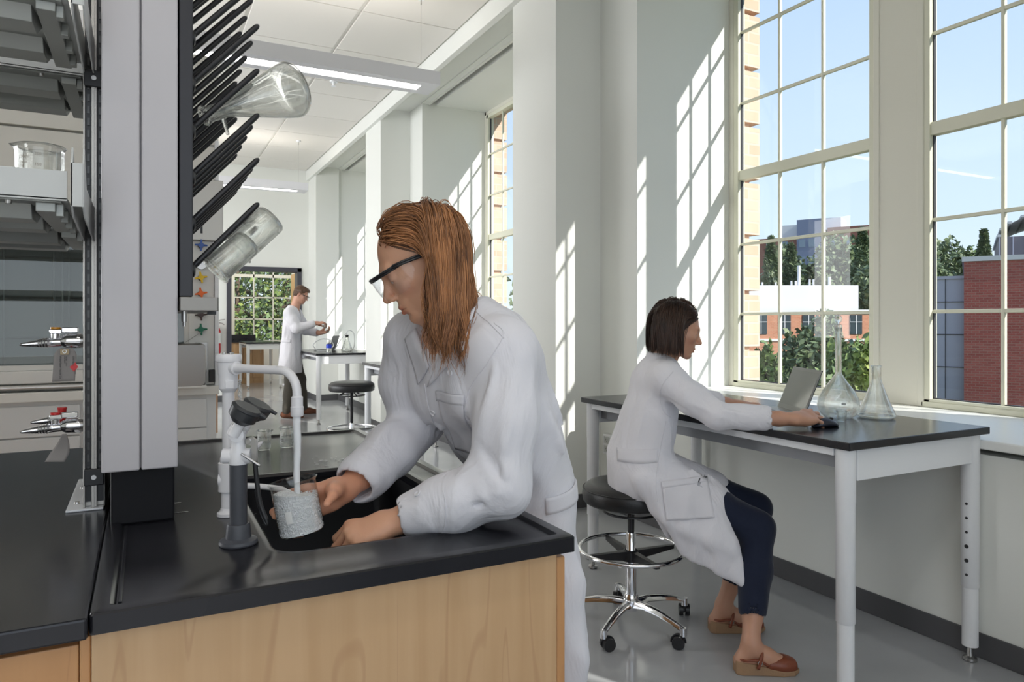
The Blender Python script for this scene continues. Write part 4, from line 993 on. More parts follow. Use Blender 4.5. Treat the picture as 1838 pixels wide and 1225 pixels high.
m = MB(); m.lathe([(.0375, .055), (.0375, .105)], (0, 0, 0), 24); m.build('label', mat('blue_label', (.02, .06, .65), .4), o, smooth=True)
m = MB(); m.cyl((0, 0, .138), (0, 0, .16), .02); m.build('cap', M_wp, o, smooth=40)
# ================================================================ SIGNED-DISTANCE MODELLER (one continuous surface per figure piece)
class SDF:
    def __init__(s): s.ops = []; s.lo = np.full(3, 1e9); s.hi = np.full(3, -1e9)
    def _b(s, pts, r):
        for p in pts:
            s.lo = np.minimum(s.lo, np.array(p, float)-r); s.hi = np.maximum(s.hi, np.array(p, float)+r)
    def cap(s, a, b, ra, rb=None, k=.02, op='u', sx=None):
        # tapered capsule; sx = (direction, factor): thinner along that direction
        rb = ra if rb is None else rb
        a = np.array(a, float); b = np.array(b, float)
        if op == 'u': s._b([a, b], max(ra, rb)+.01)
        def f(P):
            if sx is not None:
                d = np.array(sx[0], float); d /= np.linalg.norm(d); q = 1/sx[1]-1
                Q = P + ((P-a) @ d)[..., None]*d*q; bb = b + ((b-a) @ d)*d*q
            else: Q = P; bb = b
            ab = bb-a; L = max(float(ab @ ab), 1e-12); t = np.clip(((Q-a) @ ab)/L, 0, 1)
            d_ = np.linalg.norm(Q-a-t[..., None]*ab, axis=-1) - (ra+(rb-ra)*t)
            return d_*(sx[1] if sx is not None and sx[1] < 1 else 1)
        s.ops.append((op, k, f)); return s
    def chain(s, pts, rs, k=.02, op='u', sx=None):
        for i in range(len(pts)-1): s.cap(pts[i], pts[i+1], rs[i], rs[i+1], k, op, sx)
        return s
    def ell(s, c, r, M=None, k=.02, op='u'):
        c = np.array(c, float); r = np.array(r, float)
        if op == 'u': s._b([c], r.max()+.01)
        A = np.array(M.to_3x3()) if M is not None else np.eye(3)
        def f(P):
            q = (P-c) @ A; k0 = np.linalg.norm(q/r, axis=-1); k1 = np.linalg.norm(q/(r*r), axis=-1)
            return np.where(k0 < 1e-4, -r.min(), k0*(k0-1)/np.maximum(k1, 1e-6))
        s.ops.append((op, k, f)); return s
    def box(s, c, h, M=None, rd=.01, k=.02, op='u'):
        c = np.array(c, float); h = np.array(h, float)
        if op == 'u': s._b([c], np.linalg.norm(h)+.01)
        A = np.array(M.to_3x3()) if M is not None else np.eye(3)
        def f(P):
            q = np.abs((P-c) @ A)-(h-rd)
            return np.linalg.norm(np.maximum(q, 0), axis=-1)+np.minimum(q.max(-1), 0)-rd
        s.ops.append((op, k, f)); return s
    def fold(s, a, b, w, h, ends=True):
        # a ridge (h > 0) or groove (h < 0) of half-width w along a segment
        a = np.array(a, float); b = np.array(b, float)
        def f(P):
            ab = b-a; t = np.clip(((P-a) @ ab)/(ab @ ab), 0, 1); d = np.linalg.norm(P-a-t[..., None]*ab, axis=-1)
            e = (np.sin(pi*np.clip(t, .02, .98))**.5 if ends else 1)
            return h*np.exp(-(d/w)**2)*e
        s.ops.append(('f', 0, f)); return s
    def disp(s, f): s.ops.append(('f', 0, f)); return s
    def ev(s, P):
        D = None
        for op, k, f in s.ops:
            if op == 'f': D = D - f(P); continue
            d = f(P)
            if D is None: D = d; continue
            if op == 'u':
                if k <= 0: D = np.minimum(D, d)
                else: h = np.maximum(k-np.abs(D-d), 0)/k; D = np.minimum(D, d)-h*h*k*.25
            elif op == 's':
                if k <= 0: D = np.maximum(D, -d)
                else: h = np.maximum(k-np.abs(D+d), 0)/k; D = np.maximum(D, -d)+h*h*k*.25
            elif op == 'i':
                h = np.maximum(k-np.abs(D-d), 0)/max(k, 1e-6); D = np.maximum(D, d)+h*h*k*.25
        return D
    def mesh(s, cell, smooth=1):
        lo = s.lo-cell*2; n = np.ceil((s.hi+cell*2-lo)/cell).astype(int)+1
        ax = [lo[i]+cell*np.arange(n[i]) for i in range(3)]
        F = np.empty(n, np.float32)
        st = max(1, int(400000/(n[1]*n[2])))
        for i in range(0, n[0], st):
            G = np.stack(np.meshgrid(ax[0][i:i+st], ax[1], ax[2], indexing='ij'), -1)
            F[i:i+st] = s.ev(G)
        F[np.abs(F) < 1e-7] = 1e-7
        # surface nets
        S = F < 0
        c = [S[i:n[0]-1+i, j:n[1]-1+j, k:n[2]-1+k] for i in (0, 1) for j in (0, 1) for k in (0, 1)]
        cnt = sum(x.astype(np.int8) for x in c); act = (cnt > 0) & (cnt < 8)
        I = np.argwhere(act); idx = -np.ones(act.shape, np.int64); idx[act] = np.arange(len(I))
        acc = np.zeros((len(I), 3)); w = np.zeros(len(I))
        off = np.array([(i, j, k) for i in (0, 1) for j in (0, 1) for k in (0, 1)])
        vals = [F[I[:, 0]+o[0], I[:, 1]+o[1], I[:, 2]+o[2]] for o in off]
        for a in range(8):
            for b in range(a+1, 8):
                if np.abs(off[a]-off[b]).sum() != 1: continue
                va, vb = vals[a], vals[b]; m = (va < 0) != (vb < 0)
                t = np.where(m, va/np.where(m, va-vb, 1), 0)
                p = off[a]+(off[b]-off[a])*t[:, None]; acc += p*m[:, None]; w += m
        V = lo+(I+acc/w[:, None])*cell
        faces = []
        for d in range(3):
            u, v = [(1, 2), (2, 0), (0, 1)][d]
            sl0 = [slice(0, n[i]-1) for i in range(3)]; sl1 = list(sl0); sl0[d] = slice(0, n[d]-1); sl1[d] = slice(1, n[d])
            A = S[tuple(sl0)]; B = S[tuple(sl1)]
            E = np.argwhere(A != B); E = E[(E[:, u] > 0) & (E[:, v] > 0)]
            inside = A[E[:, 0], E[:, 1], E[:, 2]]
            du = np.zeros(3, int); du[u] = 1; dv = np.zeros(3, int); dv[v] = 1
            q = [E, E-du, E-du-dv, E-dv]
            ii = np.stack([idx[x[:, 0], x[:, 1], x[:, 2]] for x in q], 1)
            ii[~inside] = ii[~inside][:, ::-1]; faces.append(ii[:, ::-1])
        Q = np.concatenate(faces); Q = Q[(Q >= 0).all(1)][:, ::-1]
        for _ in range(smooth):     # light laplacian pass
            sm_ = np.zeros_like(V); ct = np.zeros(len(V))
            for a in range(4):
                i, j = Q[:, a], Q[:, (a+1) % 4]
                np.add.at(sm_, i, V[j]); np.add.at(sm_, j, V[i]); np.add.at(ct, i, 1); np.add.at(ct, j, 1)
            V = V*.5+sm_/np.maximum(ct, 1)[:, None]*.5
        return V, Q
def vq_join(L):
    vs = []; qs = []; n = 0
    for V, Q in L: vs.append(V); qs.append(Q+n); n += len(V)
    return np.concatenate(vs), np.concatenate(qs)
def vq_obj(name, V, Q, mt, parent=None, xf=None):
    if xf is not None:
        M = np.array(xf); V = V @ M[:3, :3].T + M[:3, 3]
    me = bpy.data.meshes.new(name); me.vertices.add(len(V)); me.vertices.foreach_set('co', np.ascontiguousarray(V, np.float32).ravel())
    me.loops.add(len(Q)*4); me.polygons.add(len(Q)); me.loops.foreach_set('vertex_index', Q.ravel().astype(np.int32))
    me.polygons.foreach_set('loop_start', np.arange(0, len(Q)*4, 4, dtype=np.int32))
    try: me.polygons.foreach_set('loop_total', np.full(len(Q), 4, np.int32))
    except Exception: pass
    me.update(calc_edges=True); me.validate()
    for m in (mt if isinstance(mt, (list, tuple)) else [mt]): me.materials.append(m)
    me.polygons.foreach_set('use_smooth', [True]*len(me.polygons))
    o = bpy.data.objects.new(name, me); COL.objects.link(o)
    if parent: o.parent = parent; o.location = -parent.location if parent.get('_w') else (0, 0, 0)
    return o
def bvh_of(V, Q): return BVHTree.FromPolygons([tuple(v) for v in V], [tuple(int(i) for i in q) for q in Q])
def nz(P, f, seed=0.0):
    # cheap smooth pseudo-noise from sines, vectorised
    x, y, z = P[..., 0]*f+seed, P[..., 1]*f+seed*1.7, P[..., 2]*f+seed*.6
    return (np.sin(x*1.0+1.3*np.sin(y*.9+z*.7))+np.sin(y*1.1+1.2*np.sin(z*1.05+x*.6))+np.sin(z*.95+1.1*np.sin(x*.8-y*.75)))/3
# ================================================================ PEOPLE
def W(px, py, d):      # a point of the surveyed room, d metres along the view axis used for surveying
    u = (px-919)/1280; return Vector((d*(.4587+.8886*u), d*(.8886-.4587*u), 1.32+d*(578-py)/1280))
def skin_mat(name, c):
    m = bpy.data.materials.new(name); m.use_nodes = True; nt = m.node_tree; b = nt.nodes['Principled BSDF']
    a = nt.nodes.new('ShaderNodeAttribute'); a.attribute_name = 'tone'
    mx = nt.nodes.new('ShaderNodeMix'); mx.data_type = 'RGBA'; mx.blend_type = 'MULTIPLY'; mx.inputs['Factor'].default_value = 1
    mx.inputs[6].default_value = (*c, 1); nt.links.new(a.outputs['Color'], mx.inputs[7])
    nt.links.new(mx.outputs[2], b.inputs['Base Color'])
    b.inputs['Roughness'].default_value = .48; b.inputs['Subsurface Weight'].default_value = .12; b.inputs['Subsurface Radius'].default_value = (.012, .004, .002); b.inputs['Subsurface Scale'].default_value = .6
    n = nt.nodes.new('ShaderNodeTexNoise'); n.inputs['Scale'].default_value = 260; bp = nt.nodes.new('ShaderNodeBump'); bp.inputs['Strength'].default_value = .06; bp.inputs['Distance'].default_value = .004
    tc = nt.nodes.new('ShaderNodeTexCoord'); nt.links.new(tc.outputs['Object'], n.inputs['Vector']); nt.links.new(n.outputs['Fac'], bp.inputs['Height']); nt.links.new(bp.outputs[0], b.inputs['Normal'])
    return m
def set_tone(o, T):
    a = o.data.color_attributes.new('tone', 'FLOAT_COLOR', 'POINT')
    C4 = np.ones((len(T), 4), np.float32); C4[:, :3] = T; a.data.foreach_set('color', C4.ravel())
def cloth_mat(name, c, rough=.85, wr=.35):
    m = bpy.data.materials.new(name); m.use_nodes = True; nt = m.node_tree; b = nt.nodes['Principled BSDF']
    b.inputs['Base Color'].default_value = (*c, 1); b.inputs['Roughness'].default_value = rough; b.inputs['Sheen Weight'].default_value = .15; b.inputs['Specular IOR Level'].default_value = .25
    tc = nt.nodes.new('ShaderNodeTexCoord'); mp = nt.nodes.new('ShaderNodeMapping'); mp.inputs['Scale'].default_value = (1, 1, .45)
    n1 = nt.nodes.new('ShaderNodeTexNoise'); n1.inputs['Scale'].default_value = 9; n1.inputs['Detail'].default_value = 4; n1.inputs['Distortion'].default_value = .8
    n2 = nt.nodes.new('ShaderNodeTexNoise'); n2.inputs['Scale'].default_value = 420; n2.inputs['Detail'].default_value = 1
    b1 = nt.nodes.new('ShaderNodeBump'); b1.inputs['Strength'].default_value = wr; b1.inputs['Distance'].default_value = .02
    b2 = nt.nodes.new('ShaderNodeBump'); b2.inputs['Strength'].default_value = .08; b2.inputs['Distance'].default_value = .003
    nt.links.new(tc.outputs['Object'], mp.inputs[0]); nt.links.new(mp.outputs[0], n1.inputs['Vector']); nt.links.new(tc.outputs['Object'], n2.inputs['Vector'])
    nt.links.new(n1.outputs['Fac'], b1.inputs['Height']); nt.links.new(n2.outputs['Fac'], b2.inputs['Height']); nt.links.new(b1.outputs[0], b2.inputs['Normal']); nt.links.new(b2.outputs[0], b.inputs['Normal'])
    MATS[name] = m; return m
M_coat = cloth_mat('lab_coat_cotton', (.73, .72, .76), wr=.95)
M_coat2 = cloth_mat('lab_coat_seam', (.70, .69, .73), wr=.1)
M_btn = mat('coat_button', (.74, .73, .75), .3)

def head_frame(pos, f, pitch):
    f = Vector((f[0], f[1], 0)).normalized(); r = f.cross(Vector((0, 0, 1))); q = Matrix.Rotation(-pitch, 3, r); y = q @ f; z = r.cross(y)
    M = Matrix((r, y, z)).transposed().to_4x4(); M.translation = Vector(pos); return M
def head_sdf(neck_to, nr=.052, male=False, lid=.5, s=1.0):
    h = SDF(); k = .02; jw = 1.08 if male else 1
    h.ell((0, -.014, .042), (.0735, .091, .078), k=k)
    h.ell((0, .018, .002), (.0655, .073, .086), k=k)
    h.ell((0, .030, -.048), (.050*jw, .058, .050), k=.03)
    for x in (1, -1):
        h.cap((x*.052*jw, -.012, -.030), (x*.020*jw, .068, -.090), .016, .0135, k=.022)
        h.ell((x*.041, .060, -.014), (.020, .019, .017), k=.02)
    h.ell((0, .077, -.091), (.020*jw, .0165, .0155), k=.018)
    h.cap((-.034, .0800, .026), (.034, .0800, .026), .0095, k=.016)
    h.cap((0, .083, .022), (0, .083, .022), .012, k=.012)
    for x in (1, -1):
        h.ell((x*.0315, .0975, .0035), (.0175, .0125, .0105), k=.012, op='s')
        h.ell((x*.0310, .0755, .0040), (.0145, .0135, .0120), k=.006)                 # lid ball
        h.cap((x*.024, .0885, -.0005-lid*.001), (x*.038, .0860, -.0005-lid*.001), .0010+.0022*(1-lid), k=.002, op='s')  # lid opening
    h.cap((0, .088, .012), (0, .1085, -.0225), .0062, .0088, k=.012)
    h.ell((0, .1105, -.0270), (.0090, .0098, .0082), k=.008)
    for x in (1, -1):
        h.ell((x*.0112, .1015, -.0315), (.0068, .0092, .0062), k=.007)
        h.ell((x*.0065, .1045, -.0385), (.0030, .0042, .0030), k=.003, op='s')
    h.ell((0, .080, -.061), (.0250, .0165, .0215), k=.016)
    h.chain([(-.0225, .0845, -.0615), (-.008, .0955, -.0565), (0, .0962, -.0575), (.008, .0955, -.0565), (.0225, .0845, -.0615)], [.0022, .0042, .0040, .0042, .0022], k=.005)
    h.chain([(-.019, .0845, -.0650), (0, .0940, -.0690), (.019, .0845, -.0650)], [.0024, .0056, .0024], k=.006)
    h.chain([(-.022, .0885, -.0622), (-.009, .0985, -.0616), (0, .0995, -.0624), (.009, .0985, -.0616), (.022, .0885, -.0622)], [.0011]*5, k=.0025, op='s')
    h.cap((-.013, .0945, -.0790), (.013, .0945, -.0790), .003, k=.010, op='s')
    for x in (1, -1):
        h.ell((x*.0745, -.012, .000), (.0075, .0165, .0295), Matrix.Rotation(.25*0+R(-12), 3, 'X').to_4x4(), k=.006)
        h.ell((x*.0825, -.009, .004), (.0060, .0098, .0185), k=.004, op='s')
        h.ell((x*.0765, -.007, -.006), (.0040, .0040, .0055), k=.003)
    n = Vector(neck_to)
    h.chain([(0, -.022, -.045), tuple((Vector((0, -.022, -.045))+n)/2), tuple(n)], [nr, nr*.98, nr*1.12], k=.03)
    return h
def head_tone(V, lipc=(.80, .52, .50), male=False):
    T = np.ones((len(V), 3))
    def g(c, r): return np.exp(-(((V-np.array(c))/np.array(r))**2).sum(1))
    for x in (1, -1):
        T *= 1-g((x*.042, .065, -.028), (.018, .02, .016))[:, None]*np.array([.0, .14, .12])*1
        T *= 1-g((x*.079, -.01, 0), (.01, .02, .03))[:, None]*np.array([0, .12, .12])
        T *= 1-np.clip(g((x*.030, .093, .0255), (.0165, .02, .0035)), 0, 1)[:, None]*np.array([.55, .62, .66])      # brows
        T *= 1-np.clip(g((x*.031, .088, .000), (.011, .008, .0022))*1.2, 0, 1)[:, None]*np.array([.75, .8, .8])      # lash line
    T *= 1-g((0, .11, -.028), (.012, .012, .01))[:, None]*np.array([.0, .10, .10])
    l = np.clip(1.6*(g((0, .097, -.0575), (.0165, .02, .0042))+g((0, .095, -.0685), (.015, .02, .0058))), 0, 1)
    T *= 1-l[:, None]*(1-np.array(lipc))
    T *= 1-g((0, .098, -.0622), (.02, .01, .0012))[:, None]*np.array([.5, .6, .6])
    if male: T *= 1-np.clip(g((0, .07, -.085), (.05, .05, .035))+g((0, .095, -.046), (.02, .02, .006)), 0, 1)[:, None]*np.array([.22, .17, .12])
    return T
def eyes(M, parent_list, s=1.0):
    # eyeballs with iris, returned as mesh pieces in world space
    out = []
    for x in (1, -1):
        m = MB(); m.lathe([(0, -.0116)] + [(.0116*cos(a), .0116*sin(a)) for a in [R(t) for t in range(-80, 81, 10)]] + [(0, .0116)], (0, 0, 0), 20)
        out.append(([M @ Vector((vx+x*.031, vz+.0765, vy+.003)) for vx, vy, vz in m.v], m.f))
    return out
FL = {'i': (.042, .025, .021), 'm': (.046, .029, .022), 'r': (.042, .027, .021), 'p': (.033, .020, .018)}
def hand(sd, wrist, y, z, right, curls, s=1.0, thumb=None, spread=(.10, .02, -.06, -.16), arm=None, ra=.026):
    """wrist point, y = finger direction, z = back of the hand; curls: four (mcp, pip, dip) in degrees; thumb: local points"""
    y = Vector(y).normalized(); z = Vector(z); z = (z-y*z.dot(y)).normalized(); x = z.cross(y) if right else y.cross(z)
    M = Matrix((x, y, z)).transposed().to_4x4(); M.translation = Vector(wrist); w = lambda p: tuple(M @ (Vector(p)*s))
    nails = []; K = .010*s
    kn = [(.031, .088, 0), (.0105, .092, .003), (-.0105, .088, .002), (-.029, .079, -.002)]
    if arm is not None: sd.chain([arm, tuple(Vector(arm).lerp(Vector(wrist), .6)), w((0, 0, 0))], [ra*1.35, ra*1.12, ra], k=.015)
    Rx = Matrix((x, y, z)).transposed().to_4x4()
    sd.cap(w((0, -.004, 0)), w((0, .022, 0)), .027*s, .029*s, k=.015, sx=(tuple(z), .72))
    for i, kp in enumerate(kn):
        sd.cap(w((kp[0]*.55, .018, -.001)), w((kp[0]*.93, kp[1]*.90, kp[2]-.002)), .0155*s, .0125*s, k=.014)
    sd.cap(w((-.022, .03, -.006)), w((-.026, .055, -.006)), .013*s, .011*s, k=.015)     # heel pad
    for i, (n_, kp) in enumerate(zip('imrp', kn)):
        p = Vector(kp); a = 0; L = FL[n_]; r = [.0098, .0088, .0079, .0068] if n_ != 'p' else [.0086, .0077, .0069, .0060]
        sa = spread[i]
        pts = [Vector((kp[0]*.9, kp[1]*.86, kp[2]-.002)), p.copy()]
        for j in range(3):
            a += R(curls[i][j]); d = Vector((sin(sa)*cos(a), cos(sa)*cos(a), -sin(a))); p = p+d*L[j]; pts.append(p.copy())
        wp = [w(q) for q in pts]
        sd.cap(wp[0], wp[1], r[0]*1.08*s, r[0]*s, k=.012)
        for j in range(3):
            sd.cap(wp[j+1], wp[j+2], r[j]*s, r[j+1]*s, k=.0025)
            sd.ell(wp[j+1], (r[j]*1.04*s,)*3, k=.003)
        up = Vector((-sin(a)*-0, 0, 0)); dirv = (pts[-1]-pts[-2]).normalized(); b = Vector((cos(sa), -sin(sa), 0)); up = b.cross(dirv)
        if up.z*cos(a) < 0 and abs(cos(a)) > .2: up = -up
        if abs(cos(a)) <= .2 and up.y < 0: up = -up
        nails.append(w(pts[-1]-dirv*.001+up*r[3]*.95))
    tp = thumb or [(.016, .018, -.008), (.040, .046, -.018), (.056, .074, -.024), (.060, .100, -.028)]
    wp = [w(q) for q in tp]; sd.chain(wp, [.0165*s, .0125*s, .0098*s, .0078*s], k=.008); sd.cap(wp[0], wp[1], .019*s, .0125*s, k=.02)
    return nails
def nail_tone(V, T, nails, r=.0058):
    for n in nails:
        d = np.linalg.norm(V-np.array(n), axis=1); k = np.clip(1.25-d/r, 0, 1); k = np.minimum(1, k*3)
        T[:] = T*(1-k[:, None])+k[:, None]*np.array([1.12, 1.08, 1.05])
def knit(name, pieces, tones, mt, parent, extra=None):
    V, Q = vq_join(pieces); o = vq_obj(name, V, Q, mt, parent); set_tone(o, np.concatenate(tones)); return o
def conform(name, bvh, quad, d, nu, nv, off, mt, parent, th=.0016, back=.25, wob=0):
    """thin cloth panel laid on a surface: a bilinear quad projected along d"""
    q = [Vector(p) for p in quad]; d = Vector(d).normalized(); vs = []
    for j in range(nv+1):
        for i in range(nu+1):
            u, v = i/nu, j/nv; p = (q[0]*(1-u)+q[1]*u)*(1-v)+(q[3]*(1-u)+q[2]*u)*v
            h = bvh.ray_cast(p-d*back, d)
            if h[0] is None: h = bvh.find_nearest(p)
            vs.append(h[0]-d*off if h[0] is not None else p)
    # relax outliers along the projection
    fs = [(j*(nu+1)+i, j*(nu+1)+i+1, (j+1)*(nu+1)+i+1, (j+1)*(nu+1)+i) for j in range(nv) for i in range(nu)]
    m = MB(); m.add(vs, fs); o = m.build(name, mt, parent, smooth=True, recalc=False)
    s_ = o.modifiers.new('solid', 'SOLIDIFY'); s_.thickness = th; s_.offset = 0
    return o
def conform_line(name, bvh, pts, d, wd, off, mt, parent, n=40, back=.25):
    P = cr_path([Vector(p) for p in pts], max(2, n//(len(pts)-1))); d = Vector(d).normalized(); out = []
    for p in P:
        h = bvh.ray_cast(p-d*back, d)
        if h[0] is not None: out.append(h[0]-d*off)
    if len(out) < 3: return None
    m = MB(); m.tube(out, wd, 6); return m.build(name, mt, parent, smooth=True)
def button(bvh, p, d, r, parent):
    d = Vector(d).normalized(); h = bvh.ray_cast(Vector(p)-d*.25, d)
    if h[0] is None: return
    q = (-h[1] if h[1].dot(d) > 0 else h[1]).to_track_quat('Z', 'Y').to_matrix().to_4x4(); q.translation = h[0]
    m = MB(); m.lathe([(0, .0005), (r*.72, .0005), (r*.8, .0028), (r*.97, .0028), (r, .001), (r*.95, -.001)], (0, 0, 0), 24)
    m.v = [tuple(q @ Vector(v)) for v in m.v]
    for a in range(4):
        c = q @ Vector((r*.25*cos(a*pi/2+.7), r*.25*sin(a*pi/2+.7), .0006)); c2 = q @ Vector((r*.25*cos(a*pi/2+.7), r*.25*sin(a*pi/2+.7), .0014))
    m.build('button', M_btn, parent, smooth=40)

# ---------------------------------------------------------------- hair: strands combed over the skull, falling free, resting on the shoulders
def hair_mat(name, c0, c1, rough=.34):
    m = bpy.data.materials.new(name); m.use_nodes = True; nt = m.node_tree; b = nt.nodes['Principled BSDF']
    a = nt.nodes.new('ShaderNodeAttribute'); a.attribute_name = 'tone'
    mx = nt.nodes.new('ShaderNodeMix'); mx.data_type = 'RGBA'; mx.inputs[6].default_value = (*c0, 1); mx.inputs[7].default_value = (*c1, 1)
    nt.links.new(a.outputs['Fac'], mx.inputs['Factor']); nt.links.new(mx.outputs[2], b.inputs['Base Color'])
    b.inputs['Roughness'].default_value = rough; b.inputs['Specular IOR Level'].default_value = .45; b.inputs['Anisotropic'].default_value = .4
    return m
def grow_hair(M, skull, roots, dirs, lens, body, seed, step=.007, lift=.006, wave=.006, clump=60, drag=.35, rad=.0009, gravity=(0, 0, -1), gfun=None):
    """M head frame; skull / body SDF in world; roots, dirs world arrays"""
    rng = np.random.default_rng(seed); n = len(roots); P = roots.copy(); D = dirs/np.linalg.norm(dirs, axis=1, keepdims=True)
    g = np.array(gravity, float); path = [P.copy()]; ns = int(lens.max()/step)
    lay = lift*(.3+rng.random(n)*1.0)
    def grad(S, X):
        e = .002; return np.stack([S.ev(X+np.eye(3)[i]*e)-S.ev(X-np.eye(3)[i]*e) for i in range(3)], 1)/(2*e)
    for s_ in range(ns):
        gg = g if gfun is None else gfun(P)
        D = D*(1-drag)+gg*drag; D /= np.linalg.norm(D, axis=1, keepdims=True)
        X = P+D*step
        d = skull.ev(X); m = d < lay+.02
        if m.any():
            G = grad(skull, X[m]); G /= np.maximum(np.linalg.norm(G, axis=1, keepdims=True), 1e-6)
            push = np.maximum(lay[m]-d[m], 0)[:, None]*G; X[m] += push
            t = X[m]-P[m]; t /= np.maximum(np.linalg.norm(t, axis=1, keepdims=True), 1e-6); D[m] = t
            X[m] = P[m]+t*step
        if body is not None:
            d = body.ev(X); m = d < .004
            if m.any():
                G = grad(body, X[m]); G /= np.maximum(np.linalg.norm(G, axis=1, keepdims=True), 1e-6)
                X[m] += (.004-d[m])[:, None]*G; t = X[m]-P[m]; D[m] = t/np.maximum(np.linalg.norm(t, axis=1, keepdims=True), 1e-6)
        P = X; path.append(P.copy())
    A = np.stack(path, 1)                      # n, ns+1, 3
    # clumping towards guide strands, growing along the length
    gi = rng.choice(n, clump, replace=False); gd = ((roots[:, None]-roots[gi][None])**2).sum(-1); own = gi[gd.argmin(1)]
    t = np.linspace(0, 1, A.shape[1])[None, :, None]
    off = (A-A[own]); A = A[own]+off*(1-.55*np.clip(t*1.6-.2, 0, 1))
    ph = rng.random(n)*6.28; cp = ph[own]; L = (np.arange(A.shape[1])*step)[None, :]
    ax = rng.normal(size=(n, 3)); ax[:, 2] *= .15; ax /= np.linalg.norm(ax, axis=1, keepdims=True); axo = ax[own]
    am = wave*np.clip((L-.13)/.13, 0, 1)
    A = A+axo[:, None, :]*(am*np.sin(L*38+cp[:, None]))[..., None]+ax[:, None, :]*(am*.35*np.sin(L*55+ph[:, None]))[..., None]
    A = A+rng.normal(size=(n, 1, 3))*.0008
    tone = np.clip(rng.random(n)*.45+rng.random(n)[own]*.55, 0, 1)
    return A, lens, tone, step
def hair_mesh(name, sets, mt, parent, rad=.0009, sides=3):
    Vs = []; Fs = []; Ts = []; n0 = 0
    for A, lens, tone, step in sets:
        for i in range(len(A)):
            k = max(3, int(lens[i]/step)); C_ = A[i, :k+1:2] if k > 12 else A[i, :k+1]
            m = len(C_); T = np.gradient(C_, axis=0); T /= np.maximum(np.linalg.norm(T, axis=1, keepdims=True), 1e-9)
            r0 = np.cross(T, np.array([.37, .61, .2])); r0 /= np.maximum(np.linalg.norm(r0, axis=1, keepdims=True), 1e-9); b = np.cross(T, r0)
            rr = rad*np.interp(np.linspace(0, 1, m), [0, .6, .9, 1], [1.1, 1, .6, .1])
            ring = np.stack([C_+(r0*cos(2*pi*q/sides)+b*sin(2*pi*q/sides))*rr[:, None] for q in range(sides)], 1).reshape(-1, 3)
            idx = np.arange((m-1)*sides).reshape(m-1, sides); nx_ = np.roll(idx, -1, 1)
            f = np.stack([idx, nx_, nx_+sides, idx+sides], -1).reshape(-1, 4)+n0
            Vs.append(ring); Fs.append(f); Ts.append(np.full(len(ring), tone[i])); n0 += len(ring)
    V = np.concatenate(Vs); Q = np.concatenate(Fs); o = vq_obj(name, V, Q, mt, parent); set_tone(o, np.repeat(np.concatenate(Ts)[:, None], 3, 1)); return o
def skull_world(M, r=1.0):
    s = SDF(); Mi = np.array(M.inverted())
    h = SDF(); h.ell((0, -.014, .042), (.0745, .092, .079), k=.02); h.ell((0, .012, .0), (.068, .070, .085), k=.03); h.ell((0, .0, -.05), (.050, .05, .05), k=.03)
    class Wd:
        def ev(self, P): return h.ev(P @ Mi[:3, :3].T+Mi[:3, 3])
    return Wd()
# ================================================================ STANDING WOMAN AT THE SINK
PW = empty('person', (.87, 1.52, 0), world=True)
tag(PW, 'woman in white lab coat and clear safety goggles standing at the sink, filling a beaker', 'person')
FW = Vector((-.96, -.27, 0)).normalized(); SIDE = Vector((FW.y, -FW.x, 0))      # SIDE points to her right (far side)
SIDE = Vector((-.27, .96, 0)).normalized()
SL, SR = Vector((.652, 1.300, 1.262)), Vector((.565, 1.635, 1.280))
EL_, ER = Vector((.634, 1.285, .992)), Vector((.600, 1.668, 1.065))
WL, WR = Vector((.452, 1.375, .925)), Vector((.392, 1.512, .966))
def lerp(a, b, t): return Vector(a)*(1-t)+Vector(b)*t
HM = head_frame((.540, 1.462, 1.450), (-.98, .20), R(33))
flat = (tuple(FW), .64)
# ---- coat body
def coat_torso():
    c = SDF()
    c.chain([(.665, 1.487, 1.215), (.735, 1.503, 1.11), (.790, 1.516, 1.01), (.826, 1.525, .90), (.836, 1.53, .70), (.842, 1.535, .56), (.846, 1.535, .47)], [.146, .140, .126, .131, .141, .148, .152], k=.03, sx=flat)
    c.cap(SL.lerp(SR, .06), SL.lerp(SR, .94), .058, k=.07)
    c.cap(SL.lerp(SR, .3)+Vector((.02, .005, .030)), SL.lerp(SR, .7)+Vector((.02, .005, .030)), .062, k=.05)
    c.ell((.690, 1.45, 1.235), (.095, .13, .085), k=.06)               # upper back
    c.ell((.640, 1.395, 1.165), (.065, .065, .070), k=.05); c.ell((.605, 1.545, 1.165), (.065, .065, .070), k=.05)     # chest
    return c
co = coat_torso()
# sleeves
co.chain([SL+Vector((.012, .008, -.004)), SL.lerp(EL_, .5)+Vector((.012, -.008, 0)), EL_], [.060, .064, .058], k=.03)
co.chain([EL_, EL_.lerp(WL, .5)+Vector((0, 0, -.004)), EL_.lerp(WL, .86)], [.060, .053, .040], k=.03)
co.chain([SR+Vector((.008, -.004, -.006)), SR.lerp(ER, .5)+Vector((-.008, .004, 0)), ER], [.062, .064, .060], k=.03)
co.chain([ER, ER.lerp(WR, .45), ER.lerp(WR, .80)], [.061, .056, .049], k=.02)
# turned-back cuff on the far sleeve
ca = (WR-ER).normalized()
co.cap(ER.lerp(WR, .60), ER.lerp(WR, .84), .056, .054, k=.006)
co.cap(ER.lerp(WR, .80), ER.lerp(WR, 1.05), .041, .042, k=.009, op='s')
cl = (WL-EL_).normalized()
co.cap(EL_.lerp(WL, .66), EL_.lerp(WL, .90), .0455, .0415, k=.005)
co.cap(EL_.lerp(WL, .88), EL_.lerp(WL, 1.1), .031, .031, k=.008, op='s')
